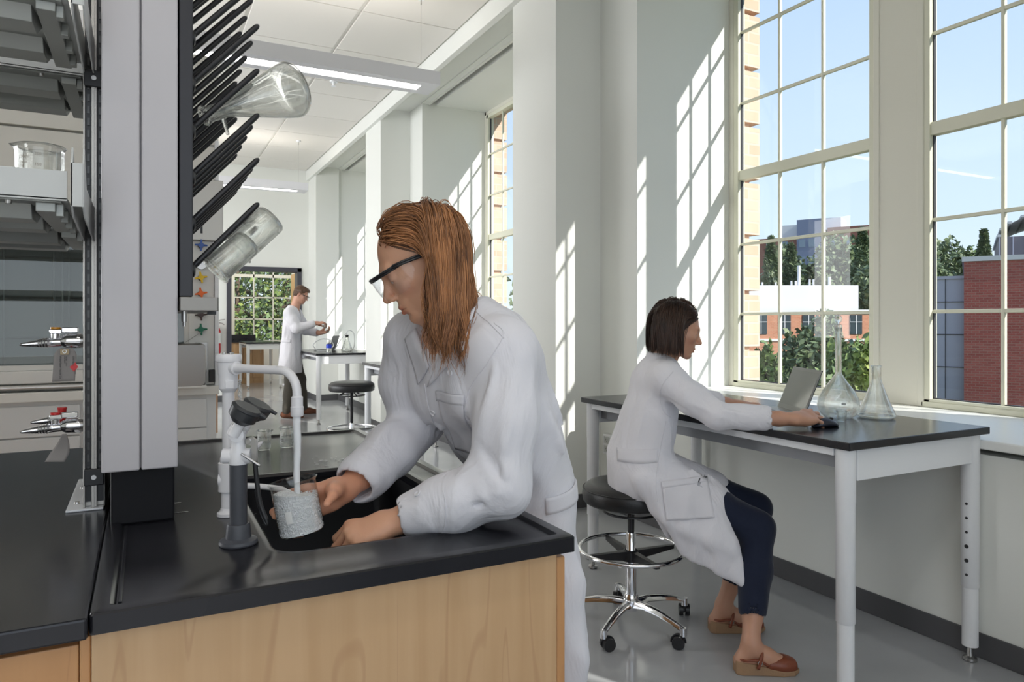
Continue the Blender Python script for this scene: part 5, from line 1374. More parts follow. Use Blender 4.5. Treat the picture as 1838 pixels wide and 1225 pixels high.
# neck opening: V at the front
nb = Vector((.598, 1.462, 1.325))
co.chain([nb+Vector((.02, .005, .03)), nb+Vector((-.035, -.005, .0)), nb+Vector((-.075, -.02, -.05)), nb+Vector((-.085, -.025, -.10))], [.062, .062, .046, .016], k=.012, op='s')
co.box((.84, 1.53, .38), (.35, .35, .075), rd=.002, k=.002, op='s')   # hem cut
# folds: near sleeve
F = lambda a, b, w, h: co.fold(a, b, w*.8, h*1.7)
s0 = SL; e0 = EL_; out = Vector((-.10, -.99, 0)).normalized()*.062
F(tuple(s0+Vector((-.04, -.04, -.02))), tuple(lerp(s0, e0, .55)+Vector((-.055, -.03, 0))), .011, .007)
F(tuple(s0+Vector((-.01, -.06, -.05))), tuple(lerp(s0, e0, .75)+Vector((-.03, -.065, 0))), .013, .008)
F(tuple(s0+Vector((.035, -.055, -.03))), tuple(lerp(s0, e0, .8)+Vector((.03, -.06, 0))), .012, .006)
F(tuple(lerp(s0, e0, .62)+Vector((.05, -.045, 0))), tuple(lerp(s0, e0, .95)+Vector((-.03, -.062, .012))), .010, .010)
F(tuple(lerp(s0, e0, .78)+Vector((.055, -.03, 0))), tuple(e0+Vector((-.035, -.055, -.005))), .009, .009)
F(tuple(lerp(s0, e0, .70)+Vector((-.055, -.025, 0))), tuple(lerp(s0, e0, .92)+Vector((-.02, -.062, 0))), .012, -.010)
F(tuple(lerp(s0, e0, .9)+Vector((-.06, .0, .01))), tuple(e0+Vector((-.05, -.045, -.02))), .010, .009)
F(tuple(lerp(e0, WL, .15)+Vector((0, -.03, .05))), tuple(lerp(e0, WL, .45)+Vector((-.02, -.045, .015))), .010, .008)
F(tuple(lerp(e0, WL, .3)+Vector((0, -.015, .05))), tuple(lerp(e0, WL, .62)+Vector((0, -.035, .02))), .009, .006)
F(tuple(lerp(e0, WL, .1)+Vector((0, -.055, 0))), tuple(lerp(e0, WL, .6)+Vector((0, -.045, -.01))), .010, -.007)
# far sleeve
s1, e1 = SR, ER
F(tuple(lerp(s1, e1, .5)+Vector((-.055, -.03, .0))), tuple(e1+Vector((-.02, -.058, .01))), .012, .010)
F(tuple(lerp(s1, e1, .75)+Vector((-.06, -.02, .0))), tuple(e1+Vector((.02, -.06, -.01))), .010, -.010)
F(tuple(lerp(e1, WR, .1)+Vector((-.03, -.02, .05))), tuple(lerp(e1, WR, .35)+Vector((.0, -.055, .01))), .012, .010)
F(tuple(lerp(e1, WR, .35)+Vector((-.01, -.02, .055))), tuple(lerp(e1, WR, .55)+Vector((.0, -.052, -.0))), .010, .006)
F(tuple(e1+Vector((0, -.055, -.02))), tuple(lerp(e1, WR, .55)+Vector((0, -.045, -.03))), .010, .006)
# chest and back
for (a, b, w_, h_) in (((.60, 1.32, 1.25), (.66, 1.36, 1.08), .011, .008), ((.575, 1.37, 1.23), (.66, 1.38, 1.02), .010, .007), ((.62, 1.30, 1.22), (.70, 1.34, 1.10), .012, -.008),
        ((.53, 1.60, 1.25), (.59, 1.56, 1.06), .010, .008), ((.54, 1.55, 1.22), (.62, 1.50, 1.02), .010, .006), ((.52, 1.63, 1.22), (.585, 1.60, 1.10), .010, -.008),
        ((.76, 1.36, 1.16), (.86, 1.37, 1.00), .014, .009), ((.80, 1.38, 1.20), (.90, 1.40, 1.00), .014, .007), ((.73, 1.335, 1.08), (.80, 1.345, .97), .012, -.009),
        ((.82, 1.35, .97), (.72, 1.38, .99), .010, .006), ((.88, 1.34, .84), (.93, 1.33, .55), .016, .009), ((.96, 1.40, .86), (1.02, 1.40, .52), .018, .010), ((1.0, 1.52, .86), (1.05, 1.5, .5), .018, .010), ((.82, 1.345, .80), (.83, 1.335, .5), .016, .008)):
    F(a, b, w_, h_)
co.disp(lambda P: .0058*(1-2*np.abs(nz(P*np.array([1, 1, .45]), 26, 1.3)))+.0022*nz(P*np.array([1, 1, .6]), 62, 4.1))
co.disp(lambda P: np.clip((.86-P[..., 2])/.5, 0, 1)*.006*np.sin(np.arctan2(P[..., 1]-1.53, P[..., 0]-.84)*10+1))
CV, CQ = co.mesh(.0058, 1)
coat = vq_obj('lab_coat', CV, CQ, M_coat, PW)
cb = bvh_of(CV, CQ)
cd = Vector((.4587, .8886, -.1)).normalized()
# collar, lapels, pocket, placket, belt, buttons
D_ = 1.50
conform('lapel', cb, [W(852, 545, 1.46), W(832, 628, 1.44), W(752, 690, 1.46), W(800, 600, 1.45)], (.5, .85, -.15), 10, 14, .006, M_coat2, coat, .0028)
conform('lapel', cb, [W(748, 590, 1.60), W(728, 610, 1.62), W(748, 690, 1.58), W(772, 660, 1.55)], (.5, .85, -.15), 8, 12, .006, M_coat2, coat, .0028)
# collar band standing round the neck
m = MB(); nbc = nb+Vector((.022, .004, .020)); vs = []; N = 36
for i in range(N+1):
    a = R(-128+256*i/N); dv = (-FW*cos(a)+SIDE*sin(a)); front = max(0, abs(a)-1.5)
    base = nbc+dv*(.072)+Vector((0, 0, -.014-.032*front)); top = nbc+dv*(.066)+Vector((0, 0, .026-.034*front)); fall = nbc+dv*(.088+.006*front)+Vector((0, 0, -.022-.042*front))
    vs += [base, top, top+dv*.006+Vector((0, 0, .001)), fall]
fs = [(4*i+j, 4*i+4+j, 4*i+5+j, 4*i+1+j) for i in range(N) for j in range(3)]
m.add(vs, fs); o_ = m.build('collar', M_coat2, coat, smooth=True); s_ = o_.modifiers.new('s', 'SOLIDIFY'); s_.thickness = .0026; o_.modifiers.new('b', 'SUBSURF').render_levels = 1
pk = conform('breast_pocket', cb, [W(778, 707, 1.52), W(834, 712, 1.47), W(837, 826, 1.52), W(800, 818, 1.58)], (.6, .78, 0), 14, 18, .0035, M_coat2, coat, .002)
conform('pocket_hem', cb, [W(776, 704, 1.52), W(836, 709, 1.47), W(836, 726, 1.48), W(778, 722, 1.53)], (.6, .78, 0), 14, 4, .0050, M_coat2, coat, .0022)
conform('half_belt', cb, [W(938, 884, 1.66), W(1012, 838, 1.80), W(1016, 864, 1.80), W(944, 914, 1.66)], (-.2, .95, 0), 20, 5, .004, M_coat2, coat, .003)
conform_line('placket_seam', cb, [W(752, 692, 1.52), W(758, 745, 1.52), W(772, 795, 1.56), W(790, 835, 1.62)], (.55, .83, 0), .0011, .001, M_coat2, coat)
conform_line('shoulder_seam', cb, [W(888, 580, 1.42), W(905, 600, 1.40), W(880, 650, 1.38), W(850, 705, 1.38), W(838, 770, 1.40)], (.3, .95, 0), .0012, .0005, M_coat2, coat)
conform_line('yoke_seam', cb, [W(855, 550, 1.46), W(885, 585, 1.42), W(905, 606, 1.40)], (.3, .9, -.3), .0012, .0008, M_coat2, coat)
for p_ in (W(765, 748, 1.52), W(788, 848, 1.60), W(811, 668, 1.50)): button(cb, p_, (.55, .83, 0), .0075, coat)
conform_line('cuff_seam', cb, [tuple(EL_.lerp(WL, .66)+Vector((.0, -.06, .045))), tuple(EL_.lerp(WL, .66)+Vector((0, -.07, .0))), tuple(EL_.lerp(WL, .66)+Vector((0, -.06, -.04)))], (0, 1, 0), .001, .0005, M_coat2, coat)
# ---- body: head and neck, hands with forearms, torso and legs (under the coat)
Msk = skin_mat('fair_skin', (.66, .355, .225))
pieces = []; tones = []
Mi = HM.inverted(); nl = Mi @ (nb+Vector((.01, 0, -.10)))
hs = head_sdf(tuple(nl), .047, lid=.9); V, Q = hs.mesh(.0021, 1); T = head_tone(V); M4 = np.array(HM); V = V @ M4[:3, :3].T+M4[:3, 3]
pieces.append((V, Q)); tones.append(T)
# far hand around the beaker
BK = Vector((.2765, 1.432, .905)); BA = Vector((-.19*.8886, .19*.4587, 1)).normalized()
h = SDF()
ny_ = Vector((-.86, -.02, -.16)); nz_ = Vector((.10, .93, .22))
nails = hand(h, WR+Vector((-.018, -.006, -.004)), ny_, nz_, True, [(8, 36, 38), (8, 38, 40), (12, 42, 42), (16, 46, 46)], s=.93,
             thumb=[(.016, .014, -.012), (.030, .030, -.046), (.035, .042, -.076), (.036, .062, -.104)], arm=tuple(ER.lerp(WR, .55)), ra=.0245)
V, Q = h.mesh(.0026, 1); T = np.ones((len(V), 3)); T *= np.array([1.04, .94, .92]); nail_tone(V, T, nails+[tuple(Vector(nails[0]))]); pieces.append((V, Q)); tones.append(T)
# near hand resting in the sink, loosely closed
h = SDF()
nails = hand(h, WL+Vector((-.012, .003, -.008)), (-.93, .20, -.22), (.10, -.45, .88), False, [(42, 62, 35), (46, 66, 35), (50, 68, 38), (54, 66, 38)], s=.93,
             thumb=[(.018, .016, -.010), (.040, .040, -.026), (.042, .066, -.034), (.034, .088, -.040)], arm=tuple(EL_.lerp(WL, .6)), ra=.0245)
V, Q = h.mesh(.0026, 1); T = np.ones((len(V), 3)); nail_tone(V, T, nails); pieces.append((V, Q)); tones.append(T)
b_ = SDF()
b_.chain([(.680, 1.487, 1.20), (.745, 1.503, 1.09), (.795, 1.516, 1.0), (.826, 1.525, .90)], [.110, .100, .095, .098], k=.05, sx=flat)
b_.cap(SL.lerp(SR, .12), SL.lerp(SR, .88), .042, k=.05); b_.cap(tuple(nb+Vector((.01, 0, -.03))), (.68, 1.487, 1.2), .045, .09, k=.05)
b_.chain([SL, EL_, EL_.lerp(WL, .6)], [.042, .034, .031], k=.02); b_.chain([SR, ER, ER.lerp(WR, .6)], [.042, .034, .031], k=.02)
for s_ in (1, -1):
    hp = Vector((.828, 1.525, .86))+SIDE*.055*s_
    kn_ = Vector((.835, 1.53, .47))+SIDE*.07*s_; an = Vector((.875, 1.54, .09))+SIDE*.08*s_
    b_.chain([hp, kn_, kn_.lerp(an, .3), an], [.062, .050, .046, .034], k=.03)
V, Q = b_.mesh(.011, 1); T = np.tile(np.array([.05, .05, .07]), (len(V), 1)); up_ = V[:, 2] > 1.19; T[up_] = (1, 1, 1)
T[(V[:, 2] > 1.02) & (V[:, 2] <= 1.26)] = (.04, .045, .07)
pieces.append((V, Q)); tones.append(T)
body = knit('body', pieces, tones, Msk, PW)
# eyes
m = MB()
for v, f in eyes(HM, None): m.add(v, f)
m.build('eyes', mat('eye_white', (.75, .72, .70), .15), body, smooth=True)
# shoes (behind the bench)
for s_ in (1, -1):
    c = Vector((.865, 1.535, .0))+SIDE*.08*s_; q = SDF(); q.chain([c+Vector((.04, .01, .045)), c+FW*.07+Vector((0, 0, .035)), c+FW*.16+Vector((0, 0, .028))], [.038, .036, .032], k=.02); q.box(tuple(c+Vector((0, 0, -.05))), (.3, .3, .052), op='s', k=.003)
    V, Q = q.mesh(.008); vq_obj('shoe', V, Q, M_blk, PW)
# ---- safety goggles
go = MB()
def gl(p): return HM @ Vector(p)
gp = empty('safety_goggles', tuple(HM.translation), world=True); tag(gp, 'clear wrap-around safety goggles with black brow bar worn by the standing woman', 'goggles')
def lens_pt(a, z):      # a: -1..1 round the face
    an = a*R(92); x = .079*sin(an); y = .060+.060*cos(an)-(.020*abs(a)**3 if abs(a) > .7 else 0); return (x, y-(.0 if z > 0 else .004)*(-z/.03), z)
vs = []; NA = 36
for i in range(NA+1):
    a = -1+2*i/NA
    zt = .024; zb = -.030+.012*max(0, 1-abs(a)*7)+.030*max(0, (abs(a)-.72)/.28)**1.5
    for j in range(5): vs.append(gl(lens_pt(a, zt+(zb-zt)*j/4)))
go.add(vs, [(5*i+j, 5*i+5+j, 5*i+6+j, 5*i+1+j) for i in range(NA) for j in range(4)])
M_lens = pane_mat('goggle_lens', (.95, .96, .98), 1.0)
go.build('lens', M_lens, gp, smooth=True)
m = MB(); m.tube([gl(lens_pt(-1+2*i/NA, .026)) for i in range(3, NA-2)], .0030, 8); m.tube([gl(Vector(lens_pt(-1+2*i/NA, .0215))*1.0) for i in range(3, NA-2)], .0024, 8); m.build('brow_bar', M_blk, gp, smooth=True)
for x in (1, -1):
    m = MB(); pts = [gl(p) for p in ((x*.077, .074, .024), (x*.0805, .050, .021), (x*.0805, .015, .014), (x*.079, -.012, .012), (x*.076, -.028, -.006))]
    m.tube(pts, .0028, 8); m.tube([p+HM.to_3x3() @ Vector((0, 0, .0042)) for p in pts[:-1]], .0024, 8); m.build('temple_arm', M_blk, gp, smooth=True)
# ---- hair
Mhr = hair_mat('auburn_hair', (.060, .022, .010), (.56, .25, .105))
def scalp_roots(M, n, seed, hair_ok):
    rng = np.random.default_rng(seed); out = []
    c = np.array([0, -.014, .036]); r = np.array([.0755, .0925, .0835])
    while len(out) < n:
        v = rng.normal(size=3); v /= np.linalg.norm(v); p = c+v*r
        if hair_ok(*p): out.append(p)
    L_ = np.array(out); M4 = np.array(M); return L_, L_ @ M4[:3, :3].T+M4[:3, 3]
def ok_w(x, y, z): return (y < .070) and z > (.020+.72*max(0, y+.005) if y > -.005 else max(-.045, .020+1.2*(y+.005)))
def dir_world(M, D): return D @ np.array(M)[:3, :3].T
L_, Rw = scalp_roots(HM, 4300, 3, ok_w)
sg = np.where(L_[:, 0] > -.012+.006*np.sin(L_[:, 1]*90), 1., -1.)
D0 = np.stack([sg*(.55+.35*np.random.default_rng(1).random(len(L_))), -.55-2.2*np.clip(L_[:, 1]*12, -.2, .9), -.05+0*sg], 1)
lens = .235+(Rw[:, 2]-1.45)*1.0+np.random.default_rng(2).normal(size=len(L_))*.026+np.clip(L_[:, 1], 0, 1)*.35
cbody = SDF(); cbody.chain([(.66, 1.487, 1.23), (.74, 1.50, 1.11)], [.152, .15], sx=flat); cbody.cap(SL, SR, .06, k=.05); cbody.cap(SL.lerp(SR, .3)+Vector((.02, .005, .03)), SL.lerp(SR, .7)+Vector((.02, .005, .03)), .064, k=.05)
Hc = np.array(HM.translation); fh = np.array([-.98, .20, 0]); rq = np.random.default_rng(21).random(len(L_)); lim = np.where(L_[:, 0] < .02, .040, .008)+np.random.default_rng(8).normal(size=len(L_))*.006
def gf(P):
    s = (P-Hc) @ fh; k = np.clip((s-lim)/.012, 0, 1)[:, None]
    return (1-k)*np.array([0, 0, -1.])+k*(-fh*1.3+np.array([0, 0, -.55]))
setA = grow_hair(HM, skull_world(HM), Rw, dir_world(HM, D0), np.clip(lens-.02, .10, .40), cbody, 5, lift=.0055, wave=.0125, clump=100, drag=.15, gfun=gf)
A_, l_, t_, s_t = setA
Mi_ = np.array(HM.inverted()); LL = A_ @ Mi_[:3, :3].T+Mi_[:3, 3]; sd_ = skull_world(HM).ev(A_.reshape(-1, 3)).reshape(A_.shape[:2]); keep = ~((LL[..., 2] > -.01) & (LL[..., 1] > .02) & (sd_ > .016)).any(1); fs_ = (A_-Hc) @ fh; keep &= ~((fs_ > .028) & (A_[..., 2] < Hc[2]-.07)).any(1)
setA = (A_[keep], l_[keep], t_[keep], s_t)
hob = hair_mesh('hair', [setA], Mhr, PW, rad=.00095)
# under-layer so no scalp shows through
hc = SDF(); hc.ell((0, -.015, .040), (.0765, .094, .0805), k=.02); hc.ell((0, -.03, -.005), (.073, .072, .065), k=.02)
hc.box((0, .11, -.02), (.12, .075, .085), Matrix.Rotation(R(-36), 4, 'X'), rd=.01, k=.01, op='s')
V, Q = hc.mesh(.004, 1); u_ = vq_obj('hair_underlayer', V, Q, Mhr, hob, HM); set_tone(u_, np.full((len(V), 3), .12)); 
# ---- held beaker with aerated water
r_b, h_b = .0435, .105
hb = beaker_mesh(r_b, h_b).build('held_beaker', M_ware2, smooth=50); tag(hb, 'glass beaker full of bubbling water held under the tap by the standing woman', 'beaker')
m = MB(); marks(m, r_b, h_b, R(-60)); m.build('graduations', M_print, hb)
orient(hb, tuple(BK), tuple(BK+BA), R(25)); hb.location = BK-BA*.0
random.seed(11); m = MB(); rr = r_b-.0022; loops = []
for i in range(25):
    t = i/24; z = .0045+.072*t; ring = []
    for k in range(48):
        a = 2*pi*k/48; ring.append(((rr-.0008*random.random())*cos(a), (rr-.0008*random.random())*sin(a), z+(.010*sin(a*1+2.5)+.0015*random.random() if i == 24 else .010*sin(a+2.5)*t)))
    loops.append(ring)
loft(m, loops, True, False)
top = loops[-1]; cN = len(m.v); 
for fr_ in (.75, .5, .25):
    m.v += [(x*fr_, y*fr_, z+.002*random.random()+.003*(1-fr_)) for x, y, z in top]
b0 = cN-48; n48 = 48
for l in range(3):
    a0 = b0+l*48 if l else b0
    for k in range(48): m.f.append((a0+k, a0+(k+1) % 48, a0+48+(k+1) % 48, a0+48+k)); m.m.append(0)
m.f.append(tuple(range(b0+144, b0+192))); m.m.append(0)
Mfo = mat('bubbling_water', (.93, .94, .95), .2, bump=(240, .7, 3))
w_ = m.build('bubbling_water', Mfo, smooth=60); orient(w_, tuple(BK), tuple(BK+BA))
tag(w_, 'frothy white water inside the beaker held under the tap', 'water')
m = MB(); ico = []
for i in range(1100):
    a = random.uniform(0, 2*pi); z = random.uniform(.006, .074); r = random.uniform(.0007, .0021); q = rr-r*.5+.0004
    c0 = Vector((q*cos(a), q*sin(a), z)); m.lathe([(0, -r), (r*.87, -r*.5), (r*.87, r*.5), (0, r)], tuple(c0), 6)
bb_ = m.build('bubbles', mat('bubble_white', (.95, .95, .97), .1), w_, smooth=True); bb_['kind'] = 'stuff'
# ================================================================ SEATED WOMAN AT THE LAPTOP
PS = empty('person', (1.90, 2.46, 0), world=True)
tag(PS, 'woman in white lab coat sitting on the stool, typing at the laptop by the window', 'person')
f2 = Vector((.90, -.43, 0)).normalized(); rt2 = Vector((-.43, -.90, 0)).normalized()      # rt2: towards her right hand
S2R, S2L = Vector((1.876, 2.262, 1.085)), Vector((2.012, 2.545, 1.085))
E2R, E2L = Vector((1.960, 2.070, .958)), Vector((2.125, 2.43, .985))
W2R, W2L = Vector((2.192, 1.902, .951)), Vector((2.335, 2.350, .950))
H2 = head_frame((1.990, 2.352, 1.288), (.80, -.53), R(17))
pel = Vector((1.885, 2.445, .72))
fl2 = (tuple(f2), .66)
c2 = SDF()
c2.chain([tuple(pel+Vector((0, 0, -.015))), (1.890, 2.435, .84), (1.912, 2.420, .93), (1.945, 2.404, 1.05)], [.165, .158, .150, .135], k=.04, sx=fl2)
c2.cap(S2R.lerp(S2L, .04), S2R.lerp(S2L, .96), .058, k=.07)
c2.ell((1.925, 2.405, 1.06), (.085, .10, .085), k=.05)
c2.chain([S2R, S2R.lerp(E2R, .5)+Vector((-.004, -.004, -.004)), E2R], [.064, .059, .051], k=.03)
c2.chain([E2R, E2R.lerp(W2R, .35), E2R.lerp(W2R, .50)], [.051, .045, .043], k=.02)
c2.cap(E2R.lerp(W2R, .40), E2R.lerp(W2R, .60), .047, .046, k=.004)
c2.cap(E2R.lerp(W2R, .58), E2R.lerp(W2R, .9), .036, .036, k=.007, op='s')
c2.chain([S2L, S2L.lerp(E2L, .5), E2L, E2L.lerp(W2L, .45)], [.062, .060, .055, .046], k=.03)
c2.cap(E2L.lerp(W2L, .36), E2L.lerp(W2L, .54), .050, .048, k=.003); c2.cap(E2L.lerp(W2L, .52), E2L.lerp(W2L, .9), .036, .036, k=.003, op='s')
# coat lap over the thighs, side panel hanging off the seat
K2R, K2L = Vector((2.150, 2.060, .505)), Vector((2.345, 2.255, .515))
Hp2R, Hp2L = pel+rt2*.10+Vector((.0, 0, -.02)), pel-rt2*.10+Vector((0, 0, -.02))
c2.chain([Hp2R, Hp2R.lerp(K2R, .55)], [.108, .093], k=.04); c2.chain([Hp2L, Hp2L.lerp(K2L, .62)], [.108, .088], k=.04)
c2.cap(pel-f2*.05+Vector((0, 0, -.07)), pel-f2*.06+Vector((0, 0, .02)), .14, .13, k=.04, sx=fl2)
NP = 9
for i in range(NP):
    t = i/(NP-1)
    top = lerp(Hp2R+rt2*.085+Vector((-.045, .01, -.01)), Hp2R.lerp(K2R, .58)+rt2*.072, t)
    bot = lerp(W(1212, 985, 2.84), W(1335, 1046, 2.74), t) if i else W(1200, 960, 2.88)
    bot = Vector(bot); bot = bot + Vector((0, 0, .004*sin(i*2.1)))
    mid = top.lerp(bot, .5)+rt2*(.016+.014*sin(i*2.3))
    c2.chain([top, mid, bot], [.024, .020, .014], k=.035)
nb2 = Vector((1.958, 2.395, 1.150))
c2.chain([nb2+Vector((-.01, .0, .06)), nb2+f2*.03+Vector((0, 0, .0)), nb2+f2*.075+Vector((0, 0, -.045)), nb2+f2*.09+Vector((0, 0, -.10))], [.056, .050, .034, .008], k=.012, op='s')
G = lambda a, b, w, h: c2.fold(a, b, w*.85, h*1.6)
for (a, b, w_, h_) in (((1.83, 2.24, 1.06), (1.90, 2.05, .98), .010, .009), ((1.85, 2.21, 1.03), (1.93, 2.02, .955), .009, .008), ((1.84, 2.26, 1.02), (1.87, 2.14, .98), .012, -.010), ((1.93, 2.02, .99), (2.02, 1.98, .965), .008, .007),
        ((1.86, 2.18, 1.10), (1.98, 2.03, 1.01), .009, .006), ((1.82, 2.30, 1.02), (1.80, 2.38, .88), .012, .009), ((1.80, 2.36, 1.0), (1.78, 2.44, .84), .012, .008), ((1.86, 2.26, .98), (1.90, 2.28, .80), .012, .009), ((1.93, 2.25, .97), (1.98, 2.28, .80), .012, .008),
        ((1.78, 2.40, .88), (1.90, 2.29, .90), .008, -.009), ((1.77, 2.42, .80), (1.80, 2.34, .66), .012, .010), ((1.82, 2.30, .80), (1.83, 2.24, .62), .012, .009), ((1.90, 2.24, .80), (2.02, 2.12, .62), .013, .010), ((1.97, 2.25, .78), (2.10, 2.10, .60), .012, .008), ((1.88, 2.22, .62), (1.98, 2.08, .42), .014, .009), ((2.02, 2.10, .60), (2.05, 2.02, .36), .012, .008)):
    G(a, b, w_, h_)
c2.disp(lambda P: .0034*(1-2*np.abs(nz(P*np.array([1, 1, .5]), 26, 2.3)))+.0018*nz(P*np.array([1, 1, .6]), 66, 5.1))
CV2, CQ2 = c2.mesh(.0068, 1)
coat2 = vq_obj('lab_coat', CV2, CQ2, M_coat, PS); cb2 = bvh_of(CV2, CQ2)
vd = (.62, .78, 0)
conform('half_belt', cb2, [W(1108, 800, 3.0), W(1182, 806, 2.85), W(1180, 829, 2.85), W(1110, 822, 3.0)], vd, 18, 4, .004, M_coat2, coat2, .003)
pk2 = conform('hip_pocket', cb2, [W(1187, 866, 2.8), W(1272, 862, 2.75), W(1284, 934, 2.72), W(1196, 932, 2.8)], vd, 18, 16, .005, M_coat2, coat2, .003)
conform('pocket_hem', cb2, [W(1187, 865, 2.8), W(1273, 861, 2.75), W(1274, 871, 2.75), W(1188, 876, 2.8)], vd, 18, 3, .0075, M_coat2, coat2, .002)
conform_line('armhole_seam', cb2, [W(1207, 664, 2.9), W(1190, 690, 2.8), W(1184, 715, 2.8), W(1192, 742, 2.8), W(1205, 755, 2.8)], vd, .0016, .0005, M_coat2, coat2)
conform_line('side_seam', cb2, [W(1196, 760, 2.8), W(1186, 810, 2.8), W(1178, 860, 2.8), W(1180, 900, 2.8)], vd, .0014, .0005, M_coat2, coat2)
button(cb2, W(1318, 922, 2.72), vd, .009, coat2)
m = MB(); vs = []; N = 30; ncc = nb2+Vector((-.004, 0, .012))
for i in range(N+1):
    a = R(-120+240*i/N); dv = (-f2*cos(a)+rt2*sin(a)); fr_ = max(0, abs(a)-1.4)
    base = ncc+dv*.064+Vector((0, 0, -.010-.035*fr_)); top = ncc+dv*.058+Vector((0, 0, .028-.035*fr_)); fall = ncc+dv*.082+Vector((0, 0, -.016-.035*fr_))
    vs += [base, top, top+dv*.006, fall]
m.add(vs, [(4*i+j, 4*i+4+j, 4*i+5+j, 4*i+1+j) for i in range(N) for j in range(3)]); o_ = m.build('collar', M_coat2, coat2, smooth=True); s_ = o_.modifiers.new('s', 'SOLIDIFY'); s_.thickness = .003
# ---- body
Msk2 = skin_mat('warm_skin', (.52, .28, .185)); pieces = []; tones = []
nl = H2.inverted() @ (nb2+Vector((-.005, 0, -.08)))
V, Q = head_sdf(tuple(nl), .045, lid=.55).mesh(.0030, 1); T = head_tone(V, (.78, .50, .48)); M4 = np.array(H2); pieces.append((V @ M4[:3, :3].T+M4[:3, 3], Q)); tones.append(T)
h = SDF(); n_ = hand(h, W2R, (.95, .05, .10), (-.05, -.42, .90), True, [(12, 26, 14), (14, 28, 16), (18, 32, 18), (24, 36, 20)], s=1.0, arm=tuple(E2R.lerp(W2R, .45)), ra=.024, spread=(.10, .0, -.12, -.26))
V, Q = h.mesh(.0030, 1); T = np.ones((len(V), 3)); nail_tone(V, T, n_); pieces.append((V, Q)); tones.append(T)
h = SDF(); n_ = hand(h, W2L, (.80, -.52, .0), (.0, .05, 1), False, [(26, 30, 20), (24, 30, 20), (24, 32, 22), (28, 34, 24)], s=.93, arm=tuple(E2L.lerp(W2L, .40)), ra=.024)
V, Q = h.mesh(.0032, 1); T = np.ones((len(V), 3)); nail_tone(V, T, n_); pieces.append((V, Q)); tones.append(T)
b2 = SDF()
b2.chain([tuple(pel), (1.892, 2.435, .84), (1.915, 2.42, .93), (1.945, 2.404, 1.05)], [.115, .105, .105, .10], k=.05, sx=fl2)
b2.cap(S2R.lerp(S2L, .12), S2R.lerp(S2L, .88), .04, k=.04); b2.cap(tuple(nb2+Vector((0, 0, -.04))), (1.945, 2.404, 1.07), .042, .08, k=.04)
b2.chain([S2R, E2R, E2R.lerp(W2R, .5)], [.040, .033, .030], k=.02); b2.chain([S2L, E2L, E2L.lerp(W2L, .5)], [.040, .033, .030], k=.02)
b2.chain([Hp2R, Hp2R.lerp(K2R, .5)], [.085, .075], k=.04); b2.chain([Hp2L, Hp2L.lerp(K2L, .5)], [.085, .075], k=.04)
V, Q = b2.mesh(.011, 1); T = np.tile(np.array([.04, .05, .09]), (len(V), 1)); T[V[:, 2] > 1.10] = 1; pieces.append((V, Q)); tones.append(T)
A2R, A2L = Vector((2.033, 1.975, .085)), Vector((2.200, 2.292, .085))
for K_, A_, td in ((K2R, A2R, Vector((.86, -.45, 0)).normalized()), (K2L, A2L, Vector((.88, -.40, 0)).normalized())):
    q = SDF(); q.chain([K_.lerp(A_, .45), K_.lerp(A_, .72), A_+Vector((0, 0, .03))], [.050, .036, .033], k=.02)
    he = A_-td*.035+Vector((0, 0, -.040)); ba = A_+td*.105+Vector((0, 0, -.052))
    q.chain([A_+Vector((0, 0, .02)), he], [.033, .027], k=.02); q.chain([A_+td*.01+Vector((0, 0, 0)), A_+td*.06+Vector((0, 0, -.028)), ba], [.034, .031, .028], k=.02)
    q.cap(he, ba, .023, .026, k=.02)
    sdw = Vector((td.y, -td.x, 0))
    for j in range(5):
        q.cap(ba+sdw*(.022-.011*j)*1.0, ba+td*(.040-.005*j)+sdw*(.022-.0125*j)+Vector((0, 0, -.006)), .010, .0095-.0008*j, k=.004)
    V, Q = q.mesh(.0042, 1); pieces.append((V, Q)); tones.append(np.ones((len(V), 3)))
body2 = knit('body', pieces, tones, Msk2, PS)
m = MB()
for v, f in eyes(H2, None): m.add(v, f)
m.build('eyes', MATS['eye_white'], body2, smooth=True)
# navy cropped trousers
Mnv = cloth_mat('navy_cotton', (.009, .014, .034), .8, .5)
for Hh, K_, A_ in ((Hp2R, K2R, A2R), (Hp2L, K2L, A2L)):
    q = SDF(); e_ = K_.lerp(A_, .68)
    q.chain([Hh, Hh.lerp(K_, .6), K_, K_.lerp(A_, .35), e_], [.094, .080, .066, .064, .053], k=.03)
    q.cap(e_+Vector((0, 0, .012)), e_+(A_-K_).normalized()*.08, .042, .042, k=.009, op='s')
    q.fold(tuple(K_+rt2*.06+Vector((-.04, 0, .02))), tuple(K_+rt2*.06+Vector((.03, 0, -.03))), .010, .006); q.fold(tuple(K_+rt2*.06+Vector((-.05, 0, -.02))), tuple(K_+rt2*.055+Vector((.0, 0, -.07))), .010, .006)
    q.disp(lambda P: .0025*nz(P*np.array([1, 1, .6]), 40, 3))
    V, Q = q.mesh(.0065, 1); vq_obj('trouser_leg', V, Q, Mnv, PS)
